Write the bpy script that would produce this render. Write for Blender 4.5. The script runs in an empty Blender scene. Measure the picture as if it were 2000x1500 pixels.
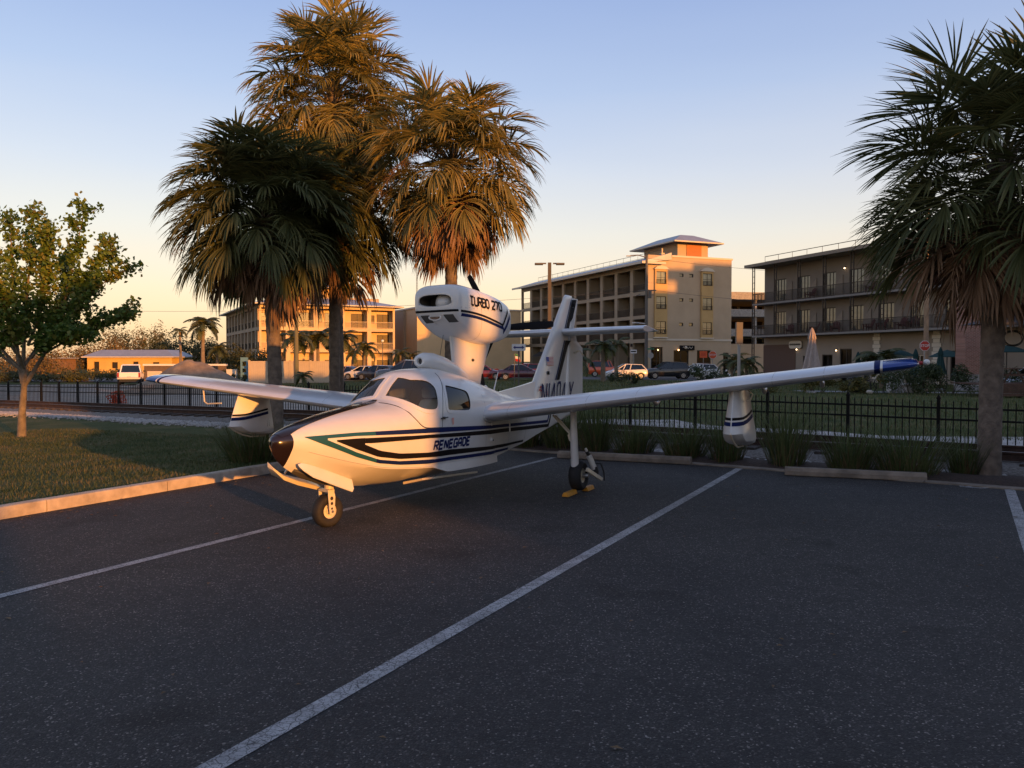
import bpy, bmesh, math, random
from mathutils import Vector, Matrix, noise as mnoise
R = math.radians
rnd = random.Random(11)
SC = bpy.context.scene
COL = SC.collection

# ---------------------------------------------------------------- camera, sky, sun, exposure
cam_d = bpy.data.cameras.new('camera')
cam = bpy.data.objects.new('camera', cam_d); COL.objects.link(cam)
cam.location = (0, 0, 1.787); cam.rotation_euler = (R(90 - 1.606), 0, 0)
cam_d.sensor_width = 36; cam_d.lens = 28.68; cam_d.clip_start = .05; cam_d.clip_end = 3000
SC.camera = cam

SUN_AZ, SUN_EL = 36.0, 5.0           # light travels away from the camera, 36 degrees to its left
wd = bpy.data.worlds.new('World'); SC.world = wd; wd.use_nodes = True
nt = wd.node_tree; nt.nodes.clear()
sky = nt.nodes.new('ShaderNodeTexSky'); sky.sky_type = 'NISHITA'; sky.sun_disc = False
sky.sun_elevation = R(SUN_EL); sky.sun_rotation = R(180 - SUN_AZ)
sky.altitude = 0; sky.air_density = 1.0; sky.dust_density = 1.2; sky.ozone_density = 1.6
bg = nt.nodes.new('ShaderNodeBackground'); bg.inputs[1].default_value = .06
nt.links.new(sky.outputs[0], bg.inputs[0])
# the evening air: warm at the horizon all round, lavender blue overhead
tc = nt.nodes.new('ShaderNodeTexCoord'); sx = nt.nodes.new('ShaderNodeSeparateXYZ'); nt.links.new(tc.outputs['Generated'], sx.inputs[0])
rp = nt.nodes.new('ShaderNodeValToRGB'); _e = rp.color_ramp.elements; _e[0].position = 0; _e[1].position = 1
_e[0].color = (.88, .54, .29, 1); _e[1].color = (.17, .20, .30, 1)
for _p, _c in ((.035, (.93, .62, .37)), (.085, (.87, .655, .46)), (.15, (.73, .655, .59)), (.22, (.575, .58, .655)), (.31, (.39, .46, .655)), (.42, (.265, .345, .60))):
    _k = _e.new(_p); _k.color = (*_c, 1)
# faint uneven haze: the height read from the ramp wavers a little over long flat bands
_mp = nt.nodes.new('ShaderNodeMapping'); _mp.inputs['Scale'].default_value = (1.2, 1.2, 7); nt.links.new(tc.outputs['Generated'], _mp.inputs[0])
_nz = nt.nodes.new('ShaderNodeTexNoise'); _nz.inputs['Scale'].default_value = 1.6; _nz.inputs['Detail'].default_value = 4; nt.links.new(_mp.outputs[0], _nz.inputs['Vector'])
_ma = nt.nodes.new('ShaderNodeMath'); _ma.operation = 'MULTIPLY_ADD'; _ma.inputs[1].default_value = .045; nt.links.new(_nz.outputs[0], _ma.inputs[0])
_sb = nt.nodes.new('ShaderNodeMath'); _sb.operation = 'SUBTRACT'; _sb.inputs[1].default_value = .0225; nt.links.new(sx.outputs[2], _sb.inputs[0]); nt.links.new(_sb.outputs[0], _ma.inputs[2])
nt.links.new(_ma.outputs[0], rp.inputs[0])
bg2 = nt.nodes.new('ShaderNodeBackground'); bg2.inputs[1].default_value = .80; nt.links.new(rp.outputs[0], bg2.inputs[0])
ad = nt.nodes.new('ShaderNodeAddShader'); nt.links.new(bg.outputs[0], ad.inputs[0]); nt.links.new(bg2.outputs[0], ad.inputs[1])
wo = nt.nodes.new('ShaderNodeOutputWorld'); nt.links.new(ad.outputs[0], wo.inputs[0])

sl = bpy.data.lights.new('sun', 'SUN'); sl.energy = 5.0; sl.angle = R(.53); sl.color = (1, .39, .075)
sun = bpy.data.objects.new('sun', sl); COL.objects.link(sun)
_s = Vector((-math.sin(R(SUN_AZ)) * math.cos(R(SUN_EL)), math.cos(R(SUN_AZ)) * math.cos(R(SUN_EL)), -math.sin(R(SUN_EL))))
sun.rotation_euler = _s.to_track_quat('-Z', 'Y').to_euler(); sun.location = (40, -60, 30)
SC.view_settings.view_transform = 'Standard'; SC.view_settings.look = 'None'
SC.view_settings.exposure = 0.36; SC.view_settings.gamma = 1.0; SC.view_settings.use_curve_mapping = False
SC.render.engine = 'CYCLES'
SC.cycles.max_bounces = 6; SC.cycles.diffuse_bounces = 3; SC.cycles.glossy_bounces = 3
SC.cycles.transmission_bounces = 6; SC.cycles.transparent_max_bounces = 10
SC.cycles.use_denoising = True

# ---------------------------------------------------------------- helpers
def mat(name, col, rough=.6, metal=0., var=0., scale=8., bump=0., bscale=60., coat=0., spec=.5, col2=None, emit=0, world=False, detail=4.):
    """principled material; optional noise tint (var) between col and col2 and noise bump"""
    m = bpy.data.materials.new(name); m.use_nodes = True
    t = m.node_tree; b = t.nodes['Principled BSDF']
    b.inputs['Base Color'].default_value = (*col, 1); b.inputs['Roughness'].default_value = rough
    b.inputs['Metallic'].default_value = metal; b.inputs['Coat Weight'].default_value = coat
    b.inputs['Coat Roughness'].default_value = .08; b.inputs['Specular IOR Level'].default_value = spec
    if emit:
        b.inputs['Emission Color'].default_value = (*col, 1); b.inputs['Emission Strength'].default_value = emit
    if var or col2 or bump:
        if world:
            g = t.nodes.new('ShaderNodeNewGeometry'); vec = g.outputs['Position']
        else:
            g = t.nodes.new('ShaderNodeTexCoord'); vec = g.outputs['Object']
    if var or col2:
        n = t.nodes.new('ShaderNodeTexNoise'); n.inputs['Scale'].default_value = scale
        n.inputs['Detail'].default_value = detail; n.inputs['Roughness'].default_value = .6
        t.links.new(vec, n.inputs['Vector'])
        r = t.nodes.new('ShaderNodeValToRGB'); r.color_ramp.elements[0].position = .34; r.color_ramp.elements[1].position = .66
        a = col; c = col2 or tuple(min(1, x * (1 + var)) for x in col)
        if not col2: a = tuple(x * (1 - var) for x in col)
        r.color_ramp.elements[0].color = (*a, 1); r.color_ramp.elements[1].color = (*c, 1)
        t.links.new(n.outputs[0], r.inputs[0]); t.links.new(r.outputs[0], b.inputs['Base Color'])
    if bump:
        n2 = t.nodes.new('ShaderNodeTexNoise'); n2.inputs['Scale'].default_value = bscale; n2.inputs['Detail'].default_value = 3
        t.links.new(vec, n2.inputs['Vector'])
        bp = t.nodes.new('ShaderNodeBump'); bp.inputs['Strength'].default_value = bump; bp.inputs['Distance'].default_value = .02
        t.links.new(n2.outputs[0], bp.inputs['Height']); t.links.new(bp.outputs[0], b.inputs['Normal'])
    return m

def glass(name, tint, clear, rough=.02, ior=1.5, veil=.06):
    """window pane: mirror-like reflection by fresnel over a tinted see-through"""
    m = bpy.data.materials.new(name); m.use_nodes = True; t = m.node_tree; t.nodes.clear()
    o = t.nodes.new('ShaderNodeOutputMaterial'); mx = t.nodes.new('ShaderNodeMixShader'); f = t.nodes.new('ShaderNodeFresnel')
    f.inputs[0].default_value = ior
    g = t.nodes.new('ShaderNodeBsdfGlossy'); g.inputs['Roughness'].default_value = rough
    tr = t.nodes.new('ShaderNodeBsdfTransparent'); tr.inputs[0].default_value = (*clear, 1)
    d = t.nodes.new('ShaderNodeBsdfDiffuse'); d.inputs[0].default_value = (*tint, 1)
    m2 = t.nodes.new('ShaderNodeMixShader'); m2.inputs[0].default_value = veil
    t.links.new(tr.outputs[0], m2.inputs[1]); t.links.new(d.outputs[0], m2.inputs[2])
    t.links.new(f.outputs[0], mx.inputs[0]); t.links.new(m2.outputs[0], mx.inputs[1]); t.links.new(g.outputs[0], mx.inputs[2])
    t.links.new(mx.outputs[0], o.inputs[0]); return m

def leafmat(name, cols, rough=.55, trans=.35, scale=1.3, spec=.4):
    """leaf: colours spread by noise and per object, thin so light comes through"""
    m = bpy.data.materials.new(name); m.use_nodes = True; t = m.node_tree; b = t.nodes['Principled BSDF']
    g = t.nodes.new('ShaderNodeNewGeometry'); n = t.nodes.new('ShaderNodeTexNoise'); n.inputs['Scale'].default_value = scale
    n.inputs['Detail'].default_value = 2
    t.links.new(g.outputs['Position'], n.inputs['Vector'])
    mth = t.nodes.new('ShaderNodeMath'); mth.operation = 'MULTIPLY_ADD'; mth.inputs[1].default_value = .55; 
    t.links.new(g.outputs['Random Per Island'], mth.inputs[0])
    sb = t.nodes.new('ShaderNodeMath'); sb.operation = 'SUBTRACT'; sb.inputs[1].default_value = .25
    t.links.new(n.outputs[0], sb.inputs[0]); t.links.new(sb.outputs[0], mth.inputs[2])
    r = t.nodes.new('ShaderNodeValToRGB'); e = r.color_ramp.elements
    e[0].position = .15; e[1].position = .85; e[0].color = (*cols[0], 1); e[1].color = (*cols[-1], 1)
    for i, c in enumerate(cols[1:-1]):
        k = e.new(.15 + .7 * (i + 1) / (len(cols) - 1)); k.color = (*c, 1)
    t.links.new(mth.outputs[0], r.inputs[0]); t.links.new(r.outputs[0], b.inputs['Base Color'])
    b.inputs['Roughness'].default_value = rough; b.inputs['Specular IOR Level'].default_value = spec
    tr = t.nodes.new('ShaderNodeBsdfTranslucent'); t.links.new(r.outputs[0], tr.inputs[0])
    mx = t.nodes.new('ShaderNodeMixShader'); mx.inputs[0].default_value = trans
    o = t.nodes['Material Output']; t.links.new(b.outputs[0], mx.inputs[1]); t.links.new(tr.outputs[0], mx.inputs[2]); t.links.new(mx.outputs[0], o.inputs[0])
    return m

class MB:
    """collects shapes; build() links them as one mesh object"""
    def __init__(s): s.v = []; s.f = []; s.m = []; s.cur = 0
    def add(s, vs, fs, M=None):
        o = len(s.v)
        s.v += [tuple(M @ Vector(p)) for p in vs] if M is not None else [tuple(p) for p in vs]
        s.f += [tuple(i + o for i in f) for f in fs]; s.m += [s.cur] * len(fs); return s
    def box(s, c, d, rz=0, M=None, ch=0.):
        x, y, z = d[0] / 2, d[1] / 2, d[2] / 2
        mm = Matrix.Translation(c) @ Matrix.Rotation(rz, 4, 'Z')
        if M is not None: mm = M @ mm
        if not ch:
            v = [(-x,-y,-z),(x,-y,-z),(x,y,-z),(-x,y,-z),(-x,-y,z),(x,-y,z),(x,y,z),(-x,y,z)]
            f = [(0,3,2,1),(4,5,6,7),(0,1,5,4),(1,2,6,5),(2,3,7,6),(3,0,4,7)]
        else:
            v = [(-x,-y,-z),(x,-y,-z),(x,y,-z),(-x,y,-z),(-x,-y,z-ch),(x,-y,z-ch),(x,y,z-ch),(-x,y,z-ch),
                 (-x+ch,-y+ch,z),(x-ch,-y+ch,z),(x-ch,y-ch,z),(-x+ch,y-ch,z)]
            f = [(0,3,2,1),(8,9,10,11),(0,1,5,4),(1,2,6,5),(2,3,7,6),(3,0,4,7),(4,5,9,8),(5,6,10,9),(6,7,11,10),(7,4,8,11)]
        return s.add(v, f, mm)
    def span(s, x0, x1, y0, y1, z0, z1): return s.box(((x0+x1)/2,(y0+y1)/2,(z0+z1)/2),(x1-x0,y1-y0,z1-z0))
    def tube(s, pts, r, n=8, caps=True, sq=1.):
        pts = [Vector(p) for p in pts]; rr = r if isinstance(r, (list, tuple)) else [r] * len(pts)
        vs = []; up = None
        for i, p in enumerate(pts):
            a = pts[max(0, i - 1)]; b = pts[min(len(pts) - 1, i + 1)]
            d = (b - a).normalized()
            if up is None: up = Vector((0, 0, 1)) if abs(d.z) < .9 else Vector((1, 0, 0))
            u = d.cross(up)
            if u.length < 1e-5: u = d.cross(Vector((0, 1, 0)))
            u.normalize(); w = u.cross(d).normalized(); up = w
            for k in range(n):
                t = 2 * math.pi * k / n
                vs.append(p + rr[i] * (math.cos(t) * u + sq * math.sin(t) * w))
        fs = []
        for i in range(len(pts) - 1):
            for k in range(n):
                k2 = (k + 1) % n
                fs.append((i*n+k, i*n+k2, (i+1)*n+k2, (i+1)*n+k))
        if caps: fs.append(tuple(range(n))[::-1]); fs.append(tuple((len(pts)-1)*n + k for k in range(n)))
        return s.add(vs, fs)
    def lathe(s, prof, n=20, M=None, caps=True):
        """prof: (r, z) pairs, turned about z"""
        vs = [(r * math.cos(2*math.pi*k/n), r * math.sin(2*math.pi*k/n), z) for r, z in prof for k in range(n)]
        fs = [(i*n+k, i*n+(k+1)%n, (i+1)*n+(k+1)%n, (i+1)*n+k) for i in range(len(prof)-1) for k in range(n)]
        if caps: fs.append(tuple(range(n))[::-1]); fs.append(tuple((len(prof)-1)*n+k for k in range(n)))
        return s.add(vs, fs, M)
    def prism(s, poly, y0, y1, M=None):
        """poly in (x, z), run along y"""
        n = len(poly)
        vs = [(x, y0, z) for x, z in poly] + [(x, y1, z) for x, z in poly]
        fs = [tuple(range(n)), tuple(range(2*n-1, n-1, -1))] + [(i, n+i, n+(i+1)%n, (i+1)%n) for i in range(n)]
        return s.add(vs, fs, M)
    def loft(s, rings, caps=True, closed=True):
        n = len(rings[0]); vs = [p for r in rings for p in r]; fs = []
        for i in range(len(rings)-1):
            for k in range(n if closed else n-1):
                k2 = (k+1) % n
                fs.append((i*n+k, i*n+k2, (i+1)*n+k2, (i+1)*n+k))
        if caps and closed: fs.append(tuple(range(n))[::-1]); fs.append(tuple((len(rings)-1)*n+k for k in range(n)))
        return s.add(vs, fs)
    def ball(s, c, r, n=12, sc=(1,1,1)):
        prof = [(max(1e-4, r*math.sin(math.pi*i/n)), -r*math.cos(math.pi*i/n)) for i in range(n+1)]
        return s.lathe(prof, n+4, Matrix.Translation(c) @ Matrix.Diagonal((*sc, 1)))
    def mesh(s, name, mats):
        me = bpy.data.meshes.new(name); me.from_pydata(s.v, [], s.f)
        for m in (mats if isinstance(mats, (list, tuple)) else [mats]): me.materials.append(m)
        if any(s.m): me.polygons.foreach_set('material_index', s.m)
        return me
    def build(s, name, mats, parent=None, smooth=False, fix=True, bevel=0, kind=None, loc=None):
        me = s.mesh(name, mats)
        if fix:
            b = bmesh.new(); b.from_mesh(me); bmesh.ops.recalc_face_normals(b, faces=b.faces); b.to_mesh(me); b.free()
        if smooth is not False:
            me.shade_smooth()
            if smooth is not True: me.set_sharp_from_angle(angle=R(smooth))
        o = bpy.data.objects.new(name, me); COL.objects.link(o)
        if parent is not None: o.parent = parent
        if kind: o['kind'] = kind
        if loc is not None: o.location = loc
        if bevel:
            md = o.modifiers.new('bevel', 'BEVEL'); md.width = bevel; md.segments = 2; md.limit_method = 'ANGLE'; md.angle_limit = R(40)
        return o

def place(name, me, parent=None, loc=(0,0,0), rz=0, sc=None):
    o = bpy.data.objects.new(name, me); COL.objects.link(o); o.parent = parent; o.location = loc; o.rotation_euler = (0, 0, rz)
    if sc: o.scale = sc
    return o
def tag(o, label, cat, group=None, kind=None):
    o['label'] = label; o['category'] = cat
    if group: o['group'] = group
    if kind: o['kind'] = kind
    return o
def thing(name, label, cat, loc=(0,0,0), rz=0, group=None):
    o = bpy.data.objects.new(name, None); COL.objects.link(o); o.empty_display_size = .2
    o.location = loc; o.rotation_euler = (0, 0, rz); return tag(o, label, cat, group)
def copy_tree(o, parent=None):
    c = o.copy(); COL.objects.link(c); c.parent = parent
    for ch in [k for k in KIDS.get(o.name, list(o.children))]: copy_tree(ch, c)
    return c
KIDS = {}
def dup(o, label, loc, rz=0, sc=None):
    c = copy_tree(o); c.location = loc; c.rotation_euler = (0, 0, rz); c['label'] = label
    if sc: c.scale = sc
    return c
def interp(tab, x, k):
    """smooth (Catmull-Rom, clamped) interpolation of column k of a table keyed by column 0"""
    n = len(tab)
    if x <= tab[0][0]: return tab[0][k]
    if x >= tab[-1][0]: return tab[-1][k]
    i = 0
    while tab[i+1][0] < x: i += 1
    x0, x1 = tab[i][0], tab[i+1][0]; y0, y1 = tab[i][k], tab[i+1][k]
    def slope(j):
        if j <= 0 or j >= n-1:
            a, b = (0, 1) if j <= 0 else (n-2, n-1)
            return (tab[b][k]-tab[a][k])/(tab[b][0]-tab[a][0])
        d0 = (tab[j][k]-tab[j-1][k])/(tab[j][0]-tab[j-1][0]); d1 = (tab[j+1][k]-tab[j][k])/(tab[j+1][0]-tab[j][0])
        return 0 if d0*d1 <= 0 else 2*d0*d1/(d0+d1)
    h = x1-x0; t = (x-x0)/h; m0 = slope(i)*h; m1 = slope(i+1)*h
    return (2*t**3-3*t*t+1)*y0+(t**3-2*t*t+t)*m0+(-2*t**3+3*t*t)*y1+(t**3-t*t)*m1
# ---------------------------------------------------------------- ground, parking lot, railway
SL = -.72                                     # slope of the lot's back edge, the railway and the fence in plan
KD = Vector((.4505, .8928, 0))                # direction of the left kerb
def fence_y(x, c): return c + SL * x
def left_of_kerb(x, y):                       # metres to the left of the kerb line
    return -((x + 5.77) * KD.y - (y - 9.15) * KD.x)
def smooth(a, b, t): t = max(0, min(1, (t - a) / (b - a))); return t * t * (3 - 2 * t)
def gz(x, y):
    """height of the ground outside the parking lot"""
    z = -.017 * max(0, min(24, -x - 4.5)) - .004
    c = y - SL * x
    if c < 21.5:
        k = left_of_kerb(x, y); z += .115 * (1 - smooth(.5, 6, k)) if k > -1 else .0
    z += .05 * smooth(18.2, 18.6, c) * (1 - smooth(21.3, 21.8, c))
    z += .03 * mnoise.noise((x * .3, y * .3, 0)) * smooth(16.4, 18, c if left_of_kerb(x, y) < 0 else 18)
    return z
def in_lot(x, y): return left_of_kerb(x, y) < .02 and y - SL * x < 16.3
def lawn_material():
    m = bpy.data.materials.new('lawn'); m.use_nodes = True; t = m.node_tree; b = t.nodes['Principled BSDF']; b.inputs['Roughness'].default_value = .95; b.inputs['Specular IOR Level'].default_value = .1
    g = t.nodes.new('ShaderNodeNewGeometry')
    def noise(s, d=5): n = t.nodes.new('ShaderNodeTexNoise'); n.inputs['Scale'].default_value = s; n.inputs['Detail'].default_value = d; n.inputs['Roughness'].default_value = .65; t.links.new(g.outputs['Position'], n.inputs['Vector']); return n
    def ramp(n, st): r = t.nodes.new('ShaderNodeValToRGB'); e = r.color_ramp.elements; e[0].position, e[1].position = st[0][0], st[-1][0]; e[0].color = (*st[0][1], 1); e[1].color = (*st[-1][1], 1); [setattr(e.new(p), 'color', (*c, 1)) for p, c in st[1:-1]]; t.links.new(n.outputs[0], r.inputs[0]); return r
    a = ramp(noise(.55), [(.3, (.050, .072, .025)), (.5, (.086, .102, .038)), (.68, (.155, .140, .068))]); c = ramp(noise(28, 4), [(.3, (.45, .45, .42)), (.7, (1.25, 1.2, 1.1))])
    mx = t.nodes.new('ShaderNodeMix'); mx.data_type = 'RGBA'; mx.blend_type = 'MULTIPLY'; mx.inputs[0].default_value = 1
    t.links.new(a.outputs[0], mx.inputs[6]); t.links.new(c.outputs[0], mx.inputs[7]); t.links.new(mx.outputs[2], b.inputs['Base Color'])
    bp = t.nodes.new('ShaderNodeBump'); bp.inputs['Strength'].default_value = .8; bp.inputs['Distance'].default_value = .06; t.links.new(noise(14, 4).outputs[0], bp.inputs['Height']); t.links.new(bp.outputs[0], b.inputs['Normal'])
    return m
def asphalt_material():
    m = bpy.data.materials.new('asphalt'); m.use_nodes = True; t = m.node_tree; b = t.nodes['Principled BSDF']
    g = t.nodes.new('ShaderNodeNewGeometry'); P = g.outputs['Position']
    def N(ty, **k):
        n = t.nodes.new(ty)
        for a, v in k.items():
            if hasattr(n, a): setattr(n, a, v)
            else: n.inputs[a.replace('_', ' ')].default_value = v
        return n
    def L(a, b_): t.links.new(a, b_)
    v = N('ShaderNodeTexVoronoi', Scale=105.); L(P, v.inputs['Vector'])                         # the stones of the aggregate
    rr = N('ShaderNodeValToRGB'); e = rr.color_ramp.elements; e[0].position = 0; e[0].color = (.024, .0235, .0235, 1); e[1].position = 1; e[1].color = (.066, .064, .063, 1)
    k = e.new(.62); k.color = (.036, .035, .035, 1); k = e.new(.88); k.color = (.053, .0515, .051, 1); k = e.new(.955); k.color = (.095, .090, .085, 1); k = e.new(.980); k.color = (.27, .255, .235, 1)
    sep = N('ShaderNodeSeparateColor'); L(v.outputs['Color'], sep.inputs[0]); L(sep.outputs[0], rr.inputs[0])
    big = N('ShaderNodeTexNoise', Scale=.55, Detail=6., Roughness=.62); L(P, big.inputs['Vector'])
    br = N('ShaderNodeValToRGB'); e = br.color_ramp.elements; e[0].position = .32; e[0].color = (.74, .71, .69, 1); e[1].position = .70; e[1].color = (1.26, 1.19, 1.12, 1); L(big.outputs[0], br.inputs[0])
    mx = N('ShaderNodeMix', data_type='RGBA', blend_type='MULTIPLY'); mx.inputs[0].default_value = 1; L(rr.outputs[0], mx.inputs[6]); L(br.outputs[0], mx.inputs[7])
    mid = N('ShaderNodeTexNoise', Scale=7., Detail=5., Roughness=.7); L(P, mid.inputs['Vector'])
    mr = N('ShaderNodeValToRGB'); e = mr.color_ramp.elements; e[0].position = .3; e[0].color = (.80, .80, .80, 1); e[1].position = .7; e[1].color = (1.2, 1.2, 1.2, 1); L(mid.outputs[0], mr.inputs[0])
    m2 = N('ShaderNodeMix', data_type='RGBA', blend_type='MULTIPLY'); m2.inputs[0].default_value = 1; L(mx.outputs[2], m2.inputs[6]); L(mr.outputs[0], m2.inputs[7])
    # a few oil stains
    st = N('ShaderNodeTexNoise', Scale=.9, Detail=2.); L(P, st.inputs['Vector'])
    sr = N('ShaderNodeValToRGB'); e = sr.color_ramp.elements; e[0].position = .60; e[0].color = (1, 1, 1, 1); e[1].position = .70; e[1].color = (.62, .60, .58, 1); L(st.outputs[0], sr.inputs[0])
    m3 = N('ShaderNodeMix', data_type='RGBA', blend_type='MULTIPLY'); m3.inputs[0].default_value = 1; L(m2.outputs[2], m3.inputs[6]); L(sr.outputs[0], m3.inputs[7])
    L(m3.outputs[2], b.inputs['Base Color']); b.inputs['Roughness'].default_value = .82; b.inputs['Specular IOR Level'].default_value = .35
    bp = N('ShaderNodeBump'); bp.inputs['Strength'].default_value = .65; bp.inputs['Distance'].default_value = .012; L(v.outputs['Distance'], bp.inputs['Height']); bp.invert = True
    L(bp.outputs[0], b.inputs['Normal']); return m
def paint_material():
    """white road paint, crazed by a net of fine cracks and rubbed thin in patches"""
    m = mat('road_paint', (.40, .39, .385), .85, bump=.3, bscale=90, world=True); t = m.node_tree; b = t.nodes['Principled BSDF']
    g = t.nodes.new('ShaderNodeNewGeometry'); v = t.nodes.new('ShaderNodeTexVoronoi'); v.feature = 'DISTANCE_TO_EDGE'; v.inputs['Scale'].default_value = 17
    w = t.nodes.new('ShaderNodeTexNoise'); w.inputs['Scale'].default_value = 20; w.inputs['Detail'].default_value = 3
    ad_ = t.nodes.new('ShaderNodeVectorMath'); ad_.operation = 'MULTIPLY_ADD'; ad_.inputs[1].default_value = (.05, .05, .05); t.links.new(w.outputs['Color'], ad_.inputs[0]); t.links.new(g.outputs['Position'], ad_.inputs[2]); t.links.new(ad_.outputs[0], v.inputs['Vector'])
    n = t.nodes.new('ShaderNodeTexNoise'); n.inputs['Scale'].default_value = 3.5; n.inputs['Detail'].default_value = 8; n.inputs['Roughness'].default_value = .75; t.links.new(g.outputs['Position'], n.inputs['Vector'])
    r = t.nodes.new('ShaderNodeValToRGB'); e = r.color_ramp.elements; e[0].position = .012; e[0].color = (.09, .085, .08, 1); e[1].position = .05; e[1].color = (1, 1, 1, 1); t.links.new(v.outputs['Distance'], r.inputs[0])
    r2 = t.nodes.new('ShaderNodeValToRGB'); e = r2.color_ramp.elements; e[0].position = .30; e[0].color = (.16, .155, .15, 1); e[1].position = .56; e[1].color = (.40, .39, .385, 1); t.links.new(n.outputs[0], r2.inputs[0])
    sp = t.nodes.new('ShaderNodeTexVoronoi'); sp.inputs['Scale'].default_value = 125; t.links.new(g.outputs['Position'], sp.inputs['Vector']); sc = t.nodes.new('ShaderNodeSeparateColor'); t.links.new(sp.outputs['Color'], sc.inputs[0])
    r3 = t.nodes.new('ShaderNodeValToRGB'); e = r3.color_ramp.elements; e[0].position = .06; e[0].color = (.25, .25, .25, 1); e[1].position = .3; e[1].color = (1, 1, 1, 1); t.links.new(sc.outputs[1], r3.inputs[0])
    x = t.nodes.new('ShaderNodeMix'); x.data_type = 'RGBA'; x.blend_type = 'MULTIPLY'; x.inputs[0].default_value = .75; t.links.new(r2.outputs[0], x.inputs[6]); t.links.new(r.outputs[0], x.inputs[7])
    x2 = t.nodes.new('ShaderNodeMix'); x2.data_type = 'RGBA'; x2.blend_type = 'MULTIPLY'; x2.inputs[0].default_value = .8; t.links.new(x.outputs[2], x2.inputs[6]); t.links.new(r3.outputs[0], x2.inputs[7])
    t.links.new(x2.outputs[2], b.inputs['Base Color']); return m

LAWN = lawn_material(); ASPH = asphalt_material(); PAINT = paint_material()
CONC = mat('concrete', (.43, .36, .28), .9, var=.28, scale=3.5, bump=.35, bscale=70, world=True)
CONC2 = mat('concrete_grey', (.30, .29, .28), .9, var=.25, scale=5, bump=.3, bscale=60, world=True)
CONCD = mat('concrete_weathered', (.215, .175, .135), .95, var=.3, scale=4, bump=.45, bscale=60, world=True)
MULCH = mat('mulch', (.045, .026, .017), .95, var=.5, scale=30, bump=.8, bscale=45, world=True)
SAND = mat('sand', (.30, .25, .20), .95, var=.22, scale=.9, bump=.6, bscale=9, world=True, detail=8)
WSAND = mat('white_sand', (.36, .33, .30), .95, var=.3, scale=1.6, bump=.6, bscale=14, world=True, detail=9)
ROAD = mat('road', (.075, .073, .072), .85, var=.2, scale=.5, bump=.2, bscale=40, world=True)
def axis(lo, hi, dense_lo, dense_hi, d, far):
    xs = []; x = lo
    while x < hi:
        xs.append(x); step = d if dense_lo <= x < dense_hi else min(far, max(d, (dense_lo - x) * .3 if x < dense_lo else (x - dense_hi) * .3 + d)); x += step
    return xs + [hi]
gx = axis(-1500, 1500, -32, 26, .5, 200); gy = axis(-400, 2500, 5, 45, .5, 200)
f = MB(); nx = len(gx)
f.v = [(x, y, gz(x, y) if not in_lot(x, y) and left_of_kerb(x, y) != 0 else -.09) for y in gy for x in gx]
f.f = [(j*nx+i, j*nx+i+1, (j+1)*nx+i+1, (j+1)*nx+i) for j in range(len(gy)-1) for i in range(nx-1)]; f.m = [0]*len(f.f)
# cells that touch the kerb line are kept below the kerb's foot
f.v = [(x, y, min(z, -.02) if -.7 < left_of_kerb(x, y) < .12 and y + .72*x < 16.4 else z) for x, y, z in f.v]
f.build('ground', LAWN, smooth=True, fix=False, kind='structure')
def corner(t): return Vector((-5.77 + KD.x*t, 9.15 + KD.y*t, 0))
f = MB(); k0 = corner(9.29); kb = corner(-62)
f.add([(k0.x, k0.y, 0), (kb.x, kb.y, 0), (60, kb.y, 0), (60, 16.3 + SL*60, 0)], [(0, 1, 2, 3)]); f.build('parking_lot', ASPH, kind='structure')
def ribbon(name, P, w, z, m, kind='structure', parent=None):
    f = MB(); vs = []
    for i, p in enumerate(P):
        a, b = Vector(P[max(0, i-1)]), Vector(P[min(len(P)-1, i+1)]); d = (b-a).normalized(); n = Vector((-d.y, d.x)) * w/2
        vs += [(p[0]+n.x, p[1]+n.y, z), (p[0]-n.x, p[1]-n.y, z)]
    f.add(vs, [(2*i, 2*i+1, 2*i+3, 2*i+2) for i in range(len(P)-1)]); o = f.build(name, m, parent)
    if kind: o['kind'] = kind
    return o
def stall(p, q, w): 
    d = (Vector(q) - Vector(p)); ribbon('stall_line', [tuple(Vector(p) + d*i/30) for i in range(31)], w, .004, PAINT)
stall((-5.93, 2.25), (.78, 15.08), .105); stall((-4.05, -1.8), (3.78, 13.52), .115); stall((1.0, .64), (7.10, 11.62), .125)
stall((6.15, 12.10), (7.0, 11.62), .06)
f = MB()
for P in (((6.30, 11.72), (6.55, 11.72), (6.60, 11.60), (6.42, 11.52), (6.62, 11.42), (6.9, 11.55)), ((6.35, 11.85), (6.45, 11.66), (6.40, 11.55))):
    for a, b in zip(P[:-1], P[1:]):
        d = (Vector(b)-Vector(a)).normalized()*.03; n = Vector((-d.y, d.x))
        f.add([(a[0]+n.x, a[1]+n.y, .004), (a[0]-n.x, a[1]-n.y, .004), (b[0]-n.x, b[1]-n.y, .004), (b[0]+n.x, b[1]+n.y, .004)], [(0, 1, 2, 3)])
f.build('pavement_symbol', PAINT, kind='structure')

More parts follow.
